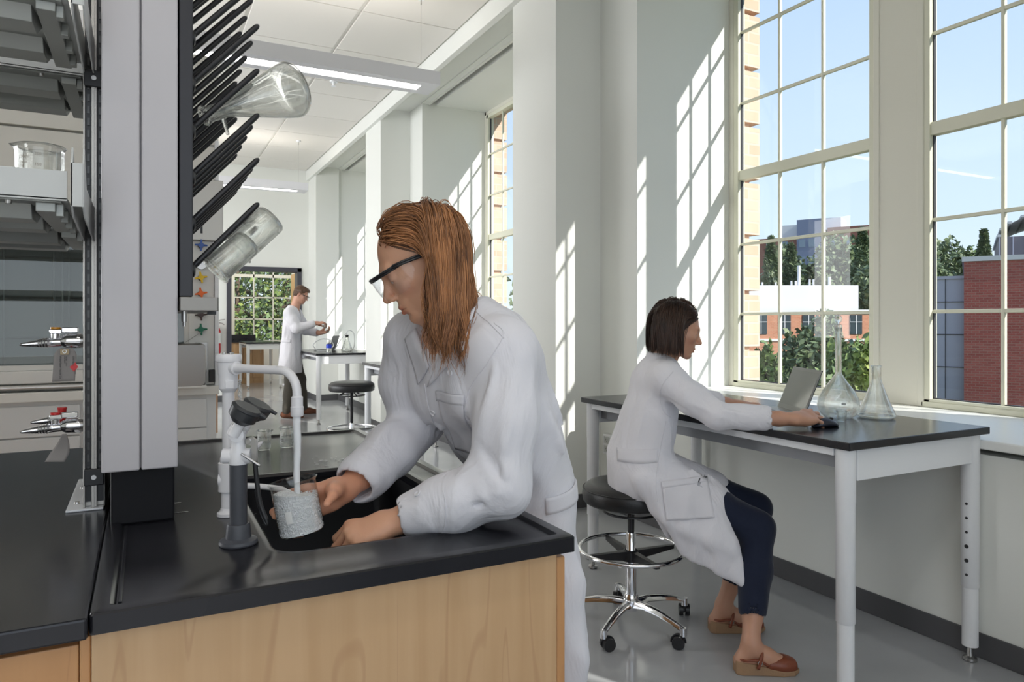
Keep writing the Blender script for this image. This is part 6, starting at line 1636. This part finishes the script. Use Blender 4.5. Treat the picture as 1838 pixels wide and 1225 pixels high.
# brown sandals with cork wedge
Mlt = mat('brown_leather', (.21, .055, .025), .42, bump=(120, .06, 2)); Mck = mat('cork_wedge', (.34, .21, .12), .8, bump=(300, .2, 2)); 
for A_, td in ((A2R, Vector((.86, -.45, 0)).normalized()), (A2L, Vector((.88, -.40, 0)).normalized())):
    sdw = Vector((td.y, -td.x, 0)); org = Vector((A_.x, A_.y, 0))-td*.062
    so_ = empty('sandal_base', (0, 0, 0)) if False else None
    ol = [(0, .0, .024), (.02, .0, .033), (.07, .0, .034), (.12, .0, .037), (.17, .0, .043), (.215, .0, .036), (.238, .0, .018)]
    vs = []; 
    for (t, o__, w_) in ol:
        zt = .050-.030*min(1, max(0, (t-.03)/.13)); 
        for (s_, z) in ((-1, .0), (-1, zt), (1, zt), (1, .0)):
            p = org+td*t+sdw*(s_*w_)+Vector((0, 0, z+(.006 if t > .22 and z == 0 else 0))); vs.append(p)
    n = 4; m = MB(); m.add(vs, [(i*n+j, i*n+(j+1) % n, (i+1)*n+(j+1) % n, (i+1)*n+j) for i in range(6) for j in range(4)] + [(3, 2, 1, 0), (24, 25, 26, 27)])
    sh = m.build('sandal', Mck, PS, bevel=.004)
    # toe vamp, straps
    q = SDF(); q.chain([org+td*.135+Vector((0, 0, .036)), org+td*.180+Vector((0, 0, .032)), org+td*.205+Vector((0, 0, .028))], [.040, .0375, .034], k=.02, sx=(tuple(Vector((0, 0, 1))), .74)); 
    q.cap(org+td*.10+Vector((0, 0, .075)), org+td*.155+Vector((0, 0, .07)), .032, .026, op='s', k=.004)
    q.chain([org+td*.10+Vector((0, 0, .032)), org+td*.24+Vector((0, 0, .022))], [.0265, .0235], op='s', k=.002); q.box(tuple(org+td*.1+Vector((0, 0, -.035))), (.3, .3, .052), op='s', k=.002)
    V, Q = q.mesh(.0035, 1); vq_obj('toe_strap', V, Q, Mlt, sh)
    for (P_, w_) in (([org+td*.004+Vector((0, 0, .055)), org+td*.03+sdw*.036+Vector((0, 0, .058)), org+td*.075+sdw*.038+Vector((0, 0, .060)), org+td*.115+sdw*.036+Vector((0, 0, .040))], .005),
                     ([org+td*.004+Vector((0, 0, .055)), org+td*.03-sdw*.036+Vector((0, 0, .058)), org+td*.075-sdw*.038+Vector((0, 0, .058)), org+td*.115-sdw*.036+Vector((0, 0, .040))], .005),
                     ([org+td*.075+sdw*.041+Vector((0, 0, .030)), org+td*.09+sdw*.036+Vector((0, 0, .075)), org+td*.10+Vector((0, 0, .092)), org+td*.09-sdw*.036+Vector((0, 0, .075)), org+td*.075-sdw*.041+Vector((0, 0, .030))], .0065)):
        pp = cr_path(P_, 8); m = MB(); m.tube(pp, w_, 8); 
        m.build('strap', Mlt, sh, smooth=True)
    m = MB(); c_ = org+td*.083+sdw*.043+Vector((0, 0, .052)); m.ring(c_, .008, .0016, tuple(sdw), 16, 6); m.build('buckle', M_steel, sh, smooth=True)
# ---- bob hair
Mh2 = hair_mat('dark_brown_hair', (.018, .010, .007), (.085, .042, .026), .3)
def ok_b(x, y, z): return (y < .072) and z > (.026+.55*max(0, y+.005) if y > -.005 else max(-.045, .026+1.2*(y+.005)))
L2, R2 = scalp_roots(H2, 3000, 13, ok_b)
sg = np.where(L2[:, 0] > .02, 1., -1.)
D2 = np.stack([sg*(.7+.3*np.random.default_rng(1).random(len(L2))), -.55-.9*np.clip(L2[:, 1]*9, -.2, .9), -.1+0*sg], 1)
zend = 1.195
lens2 = (R2[:, 2]-zend)*1.05+.030+np.random.default_rng(7).normal(size=len(L2))*.007+.02*np.clip(L2[:, 1]*10, -1, 1)
H2c = np.array(H2.translation); fh2 = np.array([.80, -.53, 0])/.96; lim2 = np.where(L2[:, 0] < 0, .030, .030)+np.random.default_rng(8).normal(size=len(L2))*.005
# local x of H2 points to her right = towards us
lim2 = np.where(np.random.default_rng(5).random(len(L2)) < .06, .055, .034)+np.random.default_rng(8).normal(size=len(L2))*.005
def gf2(P):
    s = (P-H2c) @ fh2; k = np.clip((s-lim2)/.012, 0, 1)[:, None]
    return (1-k)*np.array([0, 0, -1.])+k*(-fh2*1.1+np.array([0, 0, -.7]))
cbd2 = SDF(); cbd2.cap(S2R, S2L, .058, k=.05); cbd2.ell((1.925, 2.405, 1.06), (.085, .10, .085), k=.05)
set2 = grow_hair(H2, skull_world(H2), R2, dir_world(H2, D2), np.clip(lens2, .05, .32), cbd2, 9, lift=.0045, wave=.0012, clump=90, drag=.20, gfun=gf2)
A_, l_, t_, s_t = set2
Mi_ = np.array(H2.inverted()); LL = A_ @ Mi_[:3, :3].T+Mi_[:3, 3]; sd_ = skull_world(H2).ev(A_.reshape(-1, 3)).reshape(A_.shape[:2]); keep = ~((LL[..., 2] > .0) & (LL[..., 1] > .02) & (sd_ > .013)).any(1)
set2 = (A_[keep], l_[keep], t_[keep], s_t)
hob2 = hair_mesh('hair', [set2], Mh2, PS, rad=.0012)
hc = SDF(); hc.ell((0, -.015, .040), (.0760, .0935, .0800), k=.02); hc.ell((0, -.03, -.005), (.072, .071, .065), k=.02)
hc.box((0, .11, -.02), (.12, .075, .085), Matrix.Rotation(R(-36), 4, 'X'), rd=.01, k=.01, op='s')
V, Q = hc.mesh(.0045, 1); u_ = vq_obj('hair_underlayer', V, Q, Mh2, hob2, H2); set_tone(u_, np.full((len(V), 3), .1))
# ================================================================ MAN IN THE BACKGROUND
PM = empty('person', (1.80, 10.20, 0), world=True)
tag(PM, 'man in white lab coat and grey trousers standing at the far table holding small flasks', 'person')
f3 = Vector((.93, -.36, 0)).normalized(); r3 = Vector((-.36, -.93, 0)).normalized()
b0 = Vector((1.83, 10.20, 0)); up3 = Vector((0, 0, 1))
def Q3(f, r, z): return b0+f3*f+r3*r+up3*z
fl3 = (tuple(f3), .64)
H3 = head_frame(Q3(.115, 0, 1.695), (f3.x, f3.y), R(28))
S3R, S3L = Q3(.0, .19, 1.44), Q3(.02, -.19, 1.44); E3R, E3L = Q3(.10, .24, 1.23), Q3(.13, -.25, 1.20); W3R, W3L = Q3(.345, .13, 1.30), Q3(.36, -.06, 1.16)
c = SDF()
c.chain([Q3(.0, 0, 1.38), Q3(-.01, 0, 1.2), Q3(-.015, 0, 1.08), Q3(-.02, 0, .95), Q3(-.025, 0, .75), Q3(-.03, 0, .64)], [.175, .170, .170, .195, .225, .24], k=.04, sx=fl3)
c.cap(S3R, S3L, .065, k=.07); c.cap(Q3(-.01, 0, 1.42), Q3(.01, 0, 1.48), .085, .062, k=.05)
c.chain([S3R, S3R.lerp(E3R, .5), E3R, E3R.lerp(W3R, .8)], [.075, .072, .066, .050], k=.03); c.chain([S3L, S3L.lerp(E3L, .5), E3L, E3L.lerp(W3L, .78)], [.072, .070, .064, .052], k=.03)
c.cap(E3R.lerp(W3R, .78), E3R.lerp(W3R, 1), .036, .036, op='s', k=.003); c.cap(E3L.lerp(W3L, .76), E3L.lerp(W3L, 1), .036, .036, op='s', k=.003)
c.chain([Q3(.02, 0, 1.56), Q3(.075, 0, 1.47), Q3(.12, 0, 1.36)], [.06, .05, .015], op='s', k=.01); c.box(tuple(Q3(0, 0, .54)), (.4, .4, .075), op='s', k=.003)
for (a, b, w_, h_) in ((Q3(.0, .25, 1.4), Q3(.12, .30, 1.27), .018, .012), (Q3(.03, .24, 1.42), Q3(.15, .28, 1.30), .016, .010), (Q3(.1, .29, 1.2), Q3(.22, .23, 1.25), .014, .010), (Q3(-.05, .16, 1.3), Q3(-.08, .18, 1.1), .018, .010), (Q3(-.05, .18, 1.0), Q3(-.06, .2, .7), .022, .014), (Q3(.05, .16, 1.0), Q3(.06, .18, .7), .022, .014), (Q3(.10, .08, 1.05), Q3(.11, .09, .7), .02, .012)): c.fold(tuple(a), tuple(b), w_, h_)
c.disp(lambda P: .005*(1-2*np.abs(nz(P*np.array([1, 1, .45]), 20, 2.3))))
V, Q = c.mesh(.0105, 1); coat3 = vq_obj('lab_coat', V, Q, M_coat, PM); cb3 = bvh_of(V, Q)
conform('half_belt', cb3, [Q3(-.16, .22, 1.085), Q3(.02, .26, 1.075), Q3(.02, .26, 1.035), Q3(-.16, .22, 1.045)], -r3, 12, 3, .005, M_coat2, coat3, .004)
m = MB(); vs = []; N = 24; nc3 = Q3(.01, 0, 1.50)
for i in range(N+1):
    a = R(-125+250*i/N); dv = (-f3*cos(a)+r3*sin(a)); fr_ = max(0, abs(a)-1.4)
    vs += [nc3+dv*.070+up3*(-.01-.06*fr_), nc3+dv*.064+up3*(.03-.06*fr_), nc3+dv*.072+up3*(.03-.06*fr_), nc3+dv*.095+up3*(-.02-.07*fr_)]
m.add(vs, [(4*i+j, 4*i+4+j, 4*i+5+j, 4*i+1+j) for i in range(N) for j in range(3)]); o_ = m.build('collar', M_coat2, coat3, smooth=True); o_.modifiers.new('s', 'SOLIDIFY').thickness = .004
Msk3 = skin_mat('ruddy_skin', (.56, .30, .21)); pieces = []; tones = []
nl = H3.inverted() @ Q3(.015, 0, 1.42)
V, Q = head_sdf(tuple(nl), .058, male=True).mesh(.0052, 1); T = head_tone(V, (.85, .6, .58), True); M4 = np.array(H3); pieces.append((V @ M4[:3, :3].T+M4[:3, 3], Q)); tones.append(T)
h = SDF(); n_ = hand(h, W3R, tuple(f3*.9+up3*.1-r3*.3), tuple(up3*.9+r3*.2), True, [(35, 45, 25)]*4, s=1.05, arm=tuple(E3R.lerp(W3R, .6)), ra=.029, thumb=[(.016, .018, -.008), (.030, .050, -.035), (.026, .085, -.055), (.014, .105, -.065)])
V, Q = h.mesh(.0048, 1); pieces.append((V, Q)); tones.append(np.ones((len(V), 3)))
h = SDF(); n_ = hand(h, W3L, tuple(f3*.95+up3*.12), tuple(-up3*.85-r3*.3), False, [(30, 40, 25)]*4, s=1.05, arm=tuple(E3L.lerp(W3L, .6)), ra=.029, thumb=[(.016, .018, -.008), (.034, .05, -.03), (.03, .08, -.055), (.022, .10, -.07)])
V, Q = h.mesh(.0048, 1); pieces.append((V, Q)); tones.append(np.ones((len(V), 3)))
q = SDF(); q.chain([Q3(0, 0, 1.38), Q3(-.01, 0, 1.2), Q3(-.015, 0, 1.0)], [.13, .125, .13], k=.05, sx=fl3); q.cap(S3R.lerp(S3L, .1), S3R.lerp(S3L, .9), .045, k=.05); q.cap(Q3(0, 0, 1.38), Q3(.012, 0, 1.46), .08, .055, k=.05)
q.chain([S3R, E3R, E3R.lerp(W3R, .6)], [.045, .038, .033], k=.02); q.chain([S3L, E3L, E3L.lerp(W3L, .6)], [.045, .038, .033], k=.02)
V, Q = q.mesh(.014, 1); pieces.append((V, Q)); tones.append(np.tile(np.array([.07, .09, .14]), (len(V), 1)))
body3 = knit('body', pieces, tones, Msk3, PM)
Mtr = cloth_mat('grey_corduroy', (.075, .068, .055), .85, .6)
A3R, A3L = Vector((1.745, 10.10, .09)), Vector((2.02, 10.42, .09))
for s_, A_ in ((1, A3R), (-1, A3L)):
    q = SDF(); hp = Q3(-.02, .085*s_, .93); kn = hp.lerp(A_, .5)+f3*(.03)
    q.chain([hp, hp.lerp(kn, .5), kn, kn.lerp(A_, .5), A_+up3*.01], [.085, .085, .080, .074, .066], k=.04)
    q.fold(tuple(kn+r3*.07-f3*.04), tuple(kn+r3*.08+f3*.05-up3*.03), .016, .012); q.fold(tuple(A_+r3*.05+up3*.06-f3*.03), tuple(A_+r3*.06+up3*.04+f3*.04), .014, .010)
    q.disp(lambda P: .004*nz(P, 30, 3)); V, Q = q.mesh(.011, 1); vq_obj('trouser_leg', V, Q, Mtr, PM)
    q = SDF(); td = (f3*.9+r3*.15*s_).normalized(); a_ = Vector((A_.x, A_.y, 0))
    q.chain([a_-td*.05+up3*.045, a_+td*.08+up3*.045, a_+td*.20+up3*.030], [.046, .044, .034], k=.03); q.cap(a_+up3*.05, a_+up3*.10, .042, .046, k=.02); q.box(tuple(a_-up3*.06), (.4, .4, .062), op='s', k=.002)
    V, Q = q.mesh(.008, 1); vq_obj('shoe', V, Q, mat('brown_suede', (.13, .045, .02), .7), PM)
q = SDF(); q.ell((0, -.018, .044), (.080, .098, .086), k=.02); q.ell((0, .045, .085), (.060, .048, .036), k=.03); q.ell((0, -.04, -.01), (.077, .066, .05), k=.02)
q.box((0, .10, -.02), (.12, .07, .085), Matrix.Rotation(R(-16), 4, 'X'), rd=.01, k=.008, op='s'); q.ell((.08, -.008, -.01), (.02, .022, .03), op='s', k=.005); q.ell((-.08, -.008, -.01), (.02, .022, .03), op='s', k=.005)
q.disp(lambda P: .003*nz(P*np.array([1, .5, 1]), 160, 1))
V, Q = q.mesh(.005, 0); u_ = vq_obj('hair', V, Q, hair_mat('brown_hair', (.04, .02, .01), (.13, .065, .035), .5), PM, H3); set_tone(u_, (.5+.5*nz(V*np.array([1, .4, 1]), 400, 2))[:, None].repeat(3, 1))
gp = empty('safety_glasses', tuple(H3.translation), world=True); tag(gp, 'clear safety glasses with dark temples worn by the standing man', 'goggles')
vs = []
for i in range(25):
    a = -1+2*i/24
    for j in range(3): vs.append(H3 @ Vector(lens_pt(a, .020-.024*j)))
m = MB(); m.add(vs, [(3*i+j, 3*i+3+j, 3*i+4+j, 3*i+1+j) for i in range(24) for j in range(2)]); m.build('lens', M_lens, gp, smooth=True)
m = MB()
for x in (1, -1): m.tube([H3 @ Vector(p) for p in ((x*.079, .07, .020), (x*.082, .02, .014), (x*.080, -.02, .004))], .0032, 8)
m.tube([H3 @ Vector(lens_pt(-1+2*i/24, .022)) for i in range(25)], .003, 8); m.build('frame', M_blk, gp, smooth=True)
# two small flasks in his hands
for nm, P0, P1, lb in (('small_flask', W3R+f3*.10+r3*(-.03)+up3*-.06, W3R+f3*.13+r3*-.03+up3*-.02, "small glass flask tipped in the man's upper hand"), ('small_flask', W3L+f3*.115+r3*.02+up3*.005, W3L+f3*.115+r3*.02+up3*.05, "small glass flask held upright in the man's lower hand")):
    m = MB(); m.lathe(shell([(0, .001), (.024, 0), (.030, .006), (.024, .025), (.012, .05), (.012, .065), (.015, .068)], .0015, .002), (0, 0, 0), 24); o = m.build(nm, M_ware, smooth=60); tag(o, lb, 'flask'); orient(o, tuple(P0), tuple(P1))
# ================================================================ OUTSIDE: buildings and trees (our floor is two storeys up)
def V2(px, py, X=None, Y=None, d=None):
    u = (px-919)/1280; r = Vector((.4587+.8886*u, .8886-.4587*u, (578-py)/1280)); return r*d + Vector((0, 0, 1.32))
GZ = -9.0
g = MB(); g.add([(4.3, -80, GZ), (260, -80, GZ), (260, 260, GZ), (4.3, 260, GZ)], [(0, 1, 2, 3)]); g.add([(-60, 22.5, GZ), (4.3, 22.5, GZ), (4.3, 260, GZ), (-60, 260, GZ)], [(0, 1, 2, 3)])
struct(g.build('ground', mat('lawn', (.10, .14, .05), .9, var=((.16, .15, .11), .08, (1, 1, 1), .45, .6))))
M_rb = brick_mat('red_brick', (.24, .055, .042), (.31, .08, .06), (.27, .14, .11), 1.0, .22, .085, .010)
M_rb2 = brick_mat('orange_brick', (.50, .20, .11), (.58, .26, .15), (.5, .30, .2), 1.0, .22, .085, .01)
M_pan = mat('grey_metal_panel', (.36, .36, .42), .5); M_winx = mat('dark_window_glass', (.05, .07, .08), .15)
M_wbx = mat('white_render', (.72, .72, .72), .6); M_cop = mat('coping', (.45, .46, .46), .6)
def boxframe(c, ang):      # local frame with origin c
    return Matrix.Translation(c) @ Matrix.Rotation(ang, 4, 'Z')
# red brick laboratory with grey panels, at the right
p0 = V2(1730, 470, d=24); A = math.atan2(-.4587*1-.0, .8886)       # wall runs parallel to the picture's right direction
o = empty('brick_building', (p0.x, p0.y, GZ), R(-60)); tag(o, 'dark red brick building with grey metal panels outside the right window', 'building')
hh = p0.z - GZ
m = MB(); m.box(0, 14, 0, 12, 0, hh); m.build('brick_wall', M_rb, o)
m = MB(); m.box(-1.05, -.0, .4, 11, 0, hh-.55); m.box(-1.05, 0, .35, .45, hh-.55, hh-.45); pn = m.build('panel_bay', M_pan, o)
for k in range(8): m = MB(); m.box(-1.06, .0, .37, .41, hh-1.35-1.12*k, hh-1.33-1.12*k); m.build('panel_joint', M_gap, pn)
m = MB(); m.box(-.55, -.53, .37, .41, 0, hh-.5); m.build('panel_joint', M_gap, pn)
m = MB(); m.box(-.06, 14, -.06, 12, hh, hh+.16); m.build('coping', M_cop, o)
q_ = Matrix.Rotation(R(60), 3, 'Z') @ (V2(1793, 445, d=27)-p0); PX0 = q_.x; SB = q_.y; PH = V2(1793, 426, d=27).z-p0.z
m = MB(); m.box(PX0, PX0+8, SB, SB+6, hh, hh+PH); ph = m.build('penthouse', mat('dark_cladding', (.13, .12, .14), .5), o)
for k in range(12): m = MB(); m.box(PX0+.42*k, PX0+.45*k*0+.42*k+.04, SB-.04, SB, hh, hh+PH); m.build('cladding_rib', M_pan, ph)
m = MB(); 
N = 14
for k in range(N+1):
    t = k/N*pi; x0 = PX0+3.4-3.4*cos(t); z0 = hh+PH+1.1*sin(t); m.box(x0-.07, x0+.07, SB-.1, SB+6, z0, z0+.09)
vs = []
for k in range(N+1):
    t = k/N*pi; vs += [(PX0+3.4-3.4*cos(t), SB-.05, hh+PH+1.1*sin(t)), (PX0+3.4-3.4*cos(t), SB+6, hh+PH+1.1*sin(t))]
m.add(vs, [(2*i, 2*i+1, 2*i+3, 2*i+2) for i in range(N)]); m.build('barrel_roof', M_cop, ph)
# white rendered block on orange brick floors (left window)
p0 = V2(1352, 512, d=45); p1 = V2(1545, 512, d=45); L = (p1-p0).length; ang = math.atan2(p1.y-p0.y, p1.x-p0.x)
o = empty('campus_building', (p0.x, p0.y, GZ), ang); tag(o, 'orange brick building with white rooftop box and vent stacks outside the left window', 'building')
zt = p0.z-GZ; zb = zt-1.55
m = MB(); m.box(-3, L+1.6, 0, 10, 0, zb); bw = m.build('brick_wall', M_rb2, o)
m = MB(); m.box(-.6, L, .3, 9, zb, zt); m.box(-3, L+1.7, -.15, 10, zb-.18, zb); m.build('roof_box', M_wbx, o)
m = MB(); m.box(-3, L+1.6, -.06, 0, zb-2.0, zb-1.85); m.box(-3, L+1.6, -.06, 0, zb-4.6, zb-4.4); m.build('stone_band', M_wbx, o)
for r_ in range(3):
    for k in range(5):
        m = MB(); x = .1+k*1.5; m.box(x, x+.75, -.05, .02, zb-1.55-r_*2.5, zb-.35-r_*2.5); w_ = m.build('window', M_winx, o)
        m = MB(); m.box(x+.35, x+.39, -.07, -.05, zb-1.55-r_*2.5, zb-.35-r_*2.5); m.box(x, x+.75, -.07, -.05, zb-.8-r_*2.5, zb-.76-r_*2.5); m.build('glazing_bar', M_wbx, w_)
for px_, h_ in ((1366, .25), (1373, .2), (1383, .25), (1408, .25), (1414, .3), (1437, .35), (1445, .35), (1451, 1.35), (1471, .45), (1478, .45), (1508, .62)):
    x = (px_-1352)/(1545-1352)*L; m = MB(); m.cyl((x, 1.5, zt), (x, 1.5, zt+h_), .06 if h_ < .6 else .09, seg=10); m.build('vent_stack', M_wbx, o, smooth=40)
# tower block far away
p0 = V2(1340, 424, d=130); p1 = V2(1585, 405, d=118); L = (p1-p0).length; ang = math.atan2(p1.y-p0.y, p1.x-p0.x)
o = empty('tower_block', (p0.x, p0.y, GZ), ang); tag(o, 'distant brick tower block with blue grey stair core and white roof room', 'building')
zt = V2(1560, 406, d=120).z-GZ
m = MB(); m.box(0, L, 0, 10, 0, zt-1.2); m.box(L*.62, L, -.6, 10, 0, zt); m.build('brick_wall', mat('brown_brick', (.26, .11, .08), .8), o)
m = MB(); m.box(L*.40, L*.58, -1.2, 8, 0, zt+1.6); m.build('stair_core', mat('blue_grey_panel', (.17, .20, .30), .5), o)
m = MB(); m.box(L*.24, L*.42, 2, 8, zt-1.2, zt+1.2); m.box(L*.55, L*.70, 2, 8, zt, zt+2.0); m.build('roof_room', M_wbx, o)
for r_ in range(5):
    for fx_ in (.08, .18, .30, .44, .51, .66, .76, .86, .95):
        m = MB(); y_ = -1.25 if .4 < fx_ < .58 else (-.65 if fx_ > .62 else -.05); m.box(L*fx_-.5, L*fx_+.5, y_, y_+.1, zt-3.2-r_*2.9, zt-1.9-r_*2.9); m.build('window', mat('pale_window', (.20, .26, .33), .2), o)
# ---- trees: trunk plus leafy crown built of many leaf faces
def leaf_mat(name, c1, c2):
    m = bpy.data.materials.new(name); m.use_nodes = True; nt = m.node_tree; b = nt.nodes['Principled BSDF']; b.inputs['Roughness'].default_value = .55
    n = nt.nodes.new('ShaderNodeTexNoise'); n.inputs['Scale'].default_value = 2.5; tc = nt.nodes.new('ShaderNodeTexCoord'); nt.links.new(tc.outputs['Object'], n.inputs['Vector'])
    mr = nt.nodes.new('ShaderNodeMapRange'); mr.inputs[1].default_value = .35; mr.inputs[2].default_value = .65; nt.links.new(n.outputs['Fac'], mr.inputs[0])
    mx = nt.nodes.new('ShaderNodeMix'); mx.data_type = 'RGBA'; mx.inputs[6].default_value = (*c1, 1); mx.inputs[7].default_value = (*c2, 1); nt.links.new(mr.outputs[0], mx.inputs['Factor']); nt.links.new(mx.outputs[2], b.inputs['Base Color'])
    return m
LM = [leaf_mat('dark_needles', (.085, .125, .065), (.17, .22, .10)), leaf_mat('mid_leaves', (.09, .16, .05), (.21, .28, .09)), leaf_mat('bright_leaves', (.14, .21, .04), (.32, .36, .09))]
M_bark = mat('bark', (.11, .075, .05), .9)
def crown_mesh(kind, n, seed, size):
    rng = np.random.default_rng(seed)
    if kind == 'cone':      # ragged conifer tiers
        t = rng.random(n)**.75; ang = rng.random(n)*2*pi; tier = .75+.25*np.sin(t*34+ang*2)
        r = (1-t)*.34*tier*np.sqrt(.25+.75*rng.random(n))+.01; P = np.stack([r*np.cos(ang), r*np.sin(ang), .12+.88*t-r*.35], 1)
    else:
        k = 34; cc = rng.normal(size=(k, 3)); cc /= np.linalg.norm(cc, axis=1, keepdims=True); cc *= (rng.random((k, 1))**.4)*.34; cc[:, 2] = cc[:, 2]*1.05+.60
        w = rng.integers(0, k, n); v = rng.normal(size=(n, 3)); v /= np.linalg.norm(v, axis=1, keepdims=True); P = cc[w]+v*(.10+.05*rng.random((n, 1)))*(.85+.3*rng.random((k, 1)))[w]
    a = rng.normal(size=(n, 3)); a /= np.linalg.norm(a, axis=1, keepdims=True); b = rng.normal(size=(n, 3)); b = b-a*(a*b).sum(1, keepdims=True); b /= np.linalg.norm(b, axis=1, keepdims=True)
    return P, a, b, .6+.8*rng.random((n, 1))
CM = {}
def tree(label, pos, h, w, kind, mi, seed, n=5200, group='trees outside the windows', size=None):
    o = empty('tree', (pos[0], pos[1], GZ), seed*1.3); tag(o, label, 'tree', group)
    w *= 2.1 if kind == 'cone' else 1.35
    key = (kind, seed % 4, n)
    if key not in CM: CM[key] = crown_mesh(kind, n, seed % 4+1, 0)
    P, a, b, s = CM[key]; P = P*np.array([w, w, h]); s = s*(size or .1); V = np.stack([P-a*s, P-b*s*.55, P+a*s, P+b*s*.55], 1).reshape(-1, 3); Q = np.arange(4*n).reshape(n, 4)
    c = vq_obj('crown', V, Q, LM[mi], o); c.data.polygons.foreach_set('use_smooth', [False]*len(c.data.polygons))
    m = MB(); m.tube([(0, 0, 0), (.1, 0, h*.3), (0, .05, h*.62), (0, 0, h*.9)], [h*.02, h*.016, h*.009, h*.002], 8)
    rg = random.Random(seed)
    for i in range(9):
        a = rg.uniform(0, 6.28); z = h*rg.uniform(.35, .75); m.tube([(0, 0, z), (w*.12*cos(a), w*.12*sin(a), z+h*.04), (w*.28*cos(a), w*.28*sin(a), z+h*.08)], [h*.007, h*.004, h*.001], 6)
    m.build('trunk', M_bark, o, smooth=True); return o
def tree_at(px, top, d, wpx, kind, mi, seed, label):
    p = V2(px, top, d=d); tree(label, (p.x, p.y), p.z-GZ, wpx/1280*d/.68, kind, mi, seed, size=.055+.0032*d, n=(13000 if d < 35 else 8500))
TL = [(1384, 425, 60, 70, 'cone', 0, 1, 'conifer at the left edge of the left window, beyond the white box'), (1420, 438, 62, 80, 'cone', 0, 2, 'dark conifer left of the tall vent stack'),
      (1500, 424, 66, 95, 'round', 0, 3, 'broad dark tree right of the blue grey stair core'), (1548, 410, 58, 90, 'cone', 0, 4, 'tall conifer beside the wide window post'), (1575, 470, 52, 90, 'round', 0, 5, 'dark tree half hidden by the wide window post'),
      (1460, 455, 64, 80, 'round', 0, 6, 'dark conifer behind the tall vent stack'),
      (1460, 572, 26, 120, 'round', 0, 7, 'big dark green tree in front of the orange brick building'), (1530, 588, 21, 95, 'round', 1, 8, 'leafy tree with sunlit top beside the conical flask'), (1490, 618, 30, 90, 'round', 0, 9, 'low dark tree behind the tall flask neck'),
      (1375, 600, 22, 55, 'round', 1, 10, 'pale green shrub tree by the brick window reveal'), (1556, 615, 19, 60, 'round', 2, 11, 'yellow green tree low at the wide window post'), (1500, 655, 24, 110, 'round', 1, 12, 'low leafy tree behind the stoppered flask'), (1425, 640, 27, 80, 'round', 1, 24, 'low leafy tree behind the laptop screen'),
      (1640, 405, 70, 70, 'cone', 0, 13, 'conifer at the left edge of the right window'), (1712, 428, 75, 70, 'round', 0, 14, 'sunlit rounded tree above the grey panels'), (1766, 412, 68, 66, 'cone', 0, 15, 'dark pointed tree behind the brick building'), (1745, 448, 80, 60, 'round', 1, 16, 'smaller tree between the rounded and the pointed tree'),
      (1672, 432, 72, 70, 'round', 0, 26, 'dark rounded tree at the left edge of the right window, above the low green trees'), (1400, 446, 70, 80, 'round', 0, 27, 'broad tree behind the small vents of the white box'), (1530, 440, 70, 100, 'round', 0, 28, 'broad tree between the roof room and the window post'),
      (1668, 540, 40, 44, 'round', 2, 17, 'yellow green tree left of the grey panels'), (1662, 610, 32, 44, 'round', 1, 18, 'green tree low left of the grey panels'), (1690, 470, 60, 60, 'round', 0, 25, 'dark tree just behind the grey panels')]
for t in TL: tree_at(*t)
# trees behind the far room's window and beyond window 2
for i, (x, y, top, w, k, mi, lb) in enumerate(((.6, 24.5, 6.5, 5.5, 'round', 1, 'sunlit tree at the left of the far doorway window'), (2.6, 23.6, 5.2, 5.0, 'round', 2, 'bright yellow green tree in the middle of the far doorway window'), (4.4, 25.5, 7.0, 6.0, 'round', 0, 'dark tree at the right of the far doorway window'), (2.2, 28, 8.5, 7.5, 'round', 0, 'tall dark tree filling the back of the far doorway window'), (-.2, 28, 7.5, 6.5, 'round', 1, 'leafy tree behind the sunlit one in the far doorway window'))):
    tree(lb, (x, y), top-GZ, w*1.5, k, mi, 19+i, n=15000, size=.075, group='trees beyond the far room')
for i, (x, y, top, w, mi, lb) in enumerate(((9.5, 21, 1.6, 4, 1, 'tree seen low through the second window'), (12, 27, 3.0, 5, 0, 'darker tree behind it through the second window'))): tree(lb, (x, y), top-GZ, w*1.4, 'round', mi, 30+i, size=.16)
for o in bpy.data.objects:
    if '_w' in o: del o['_w']
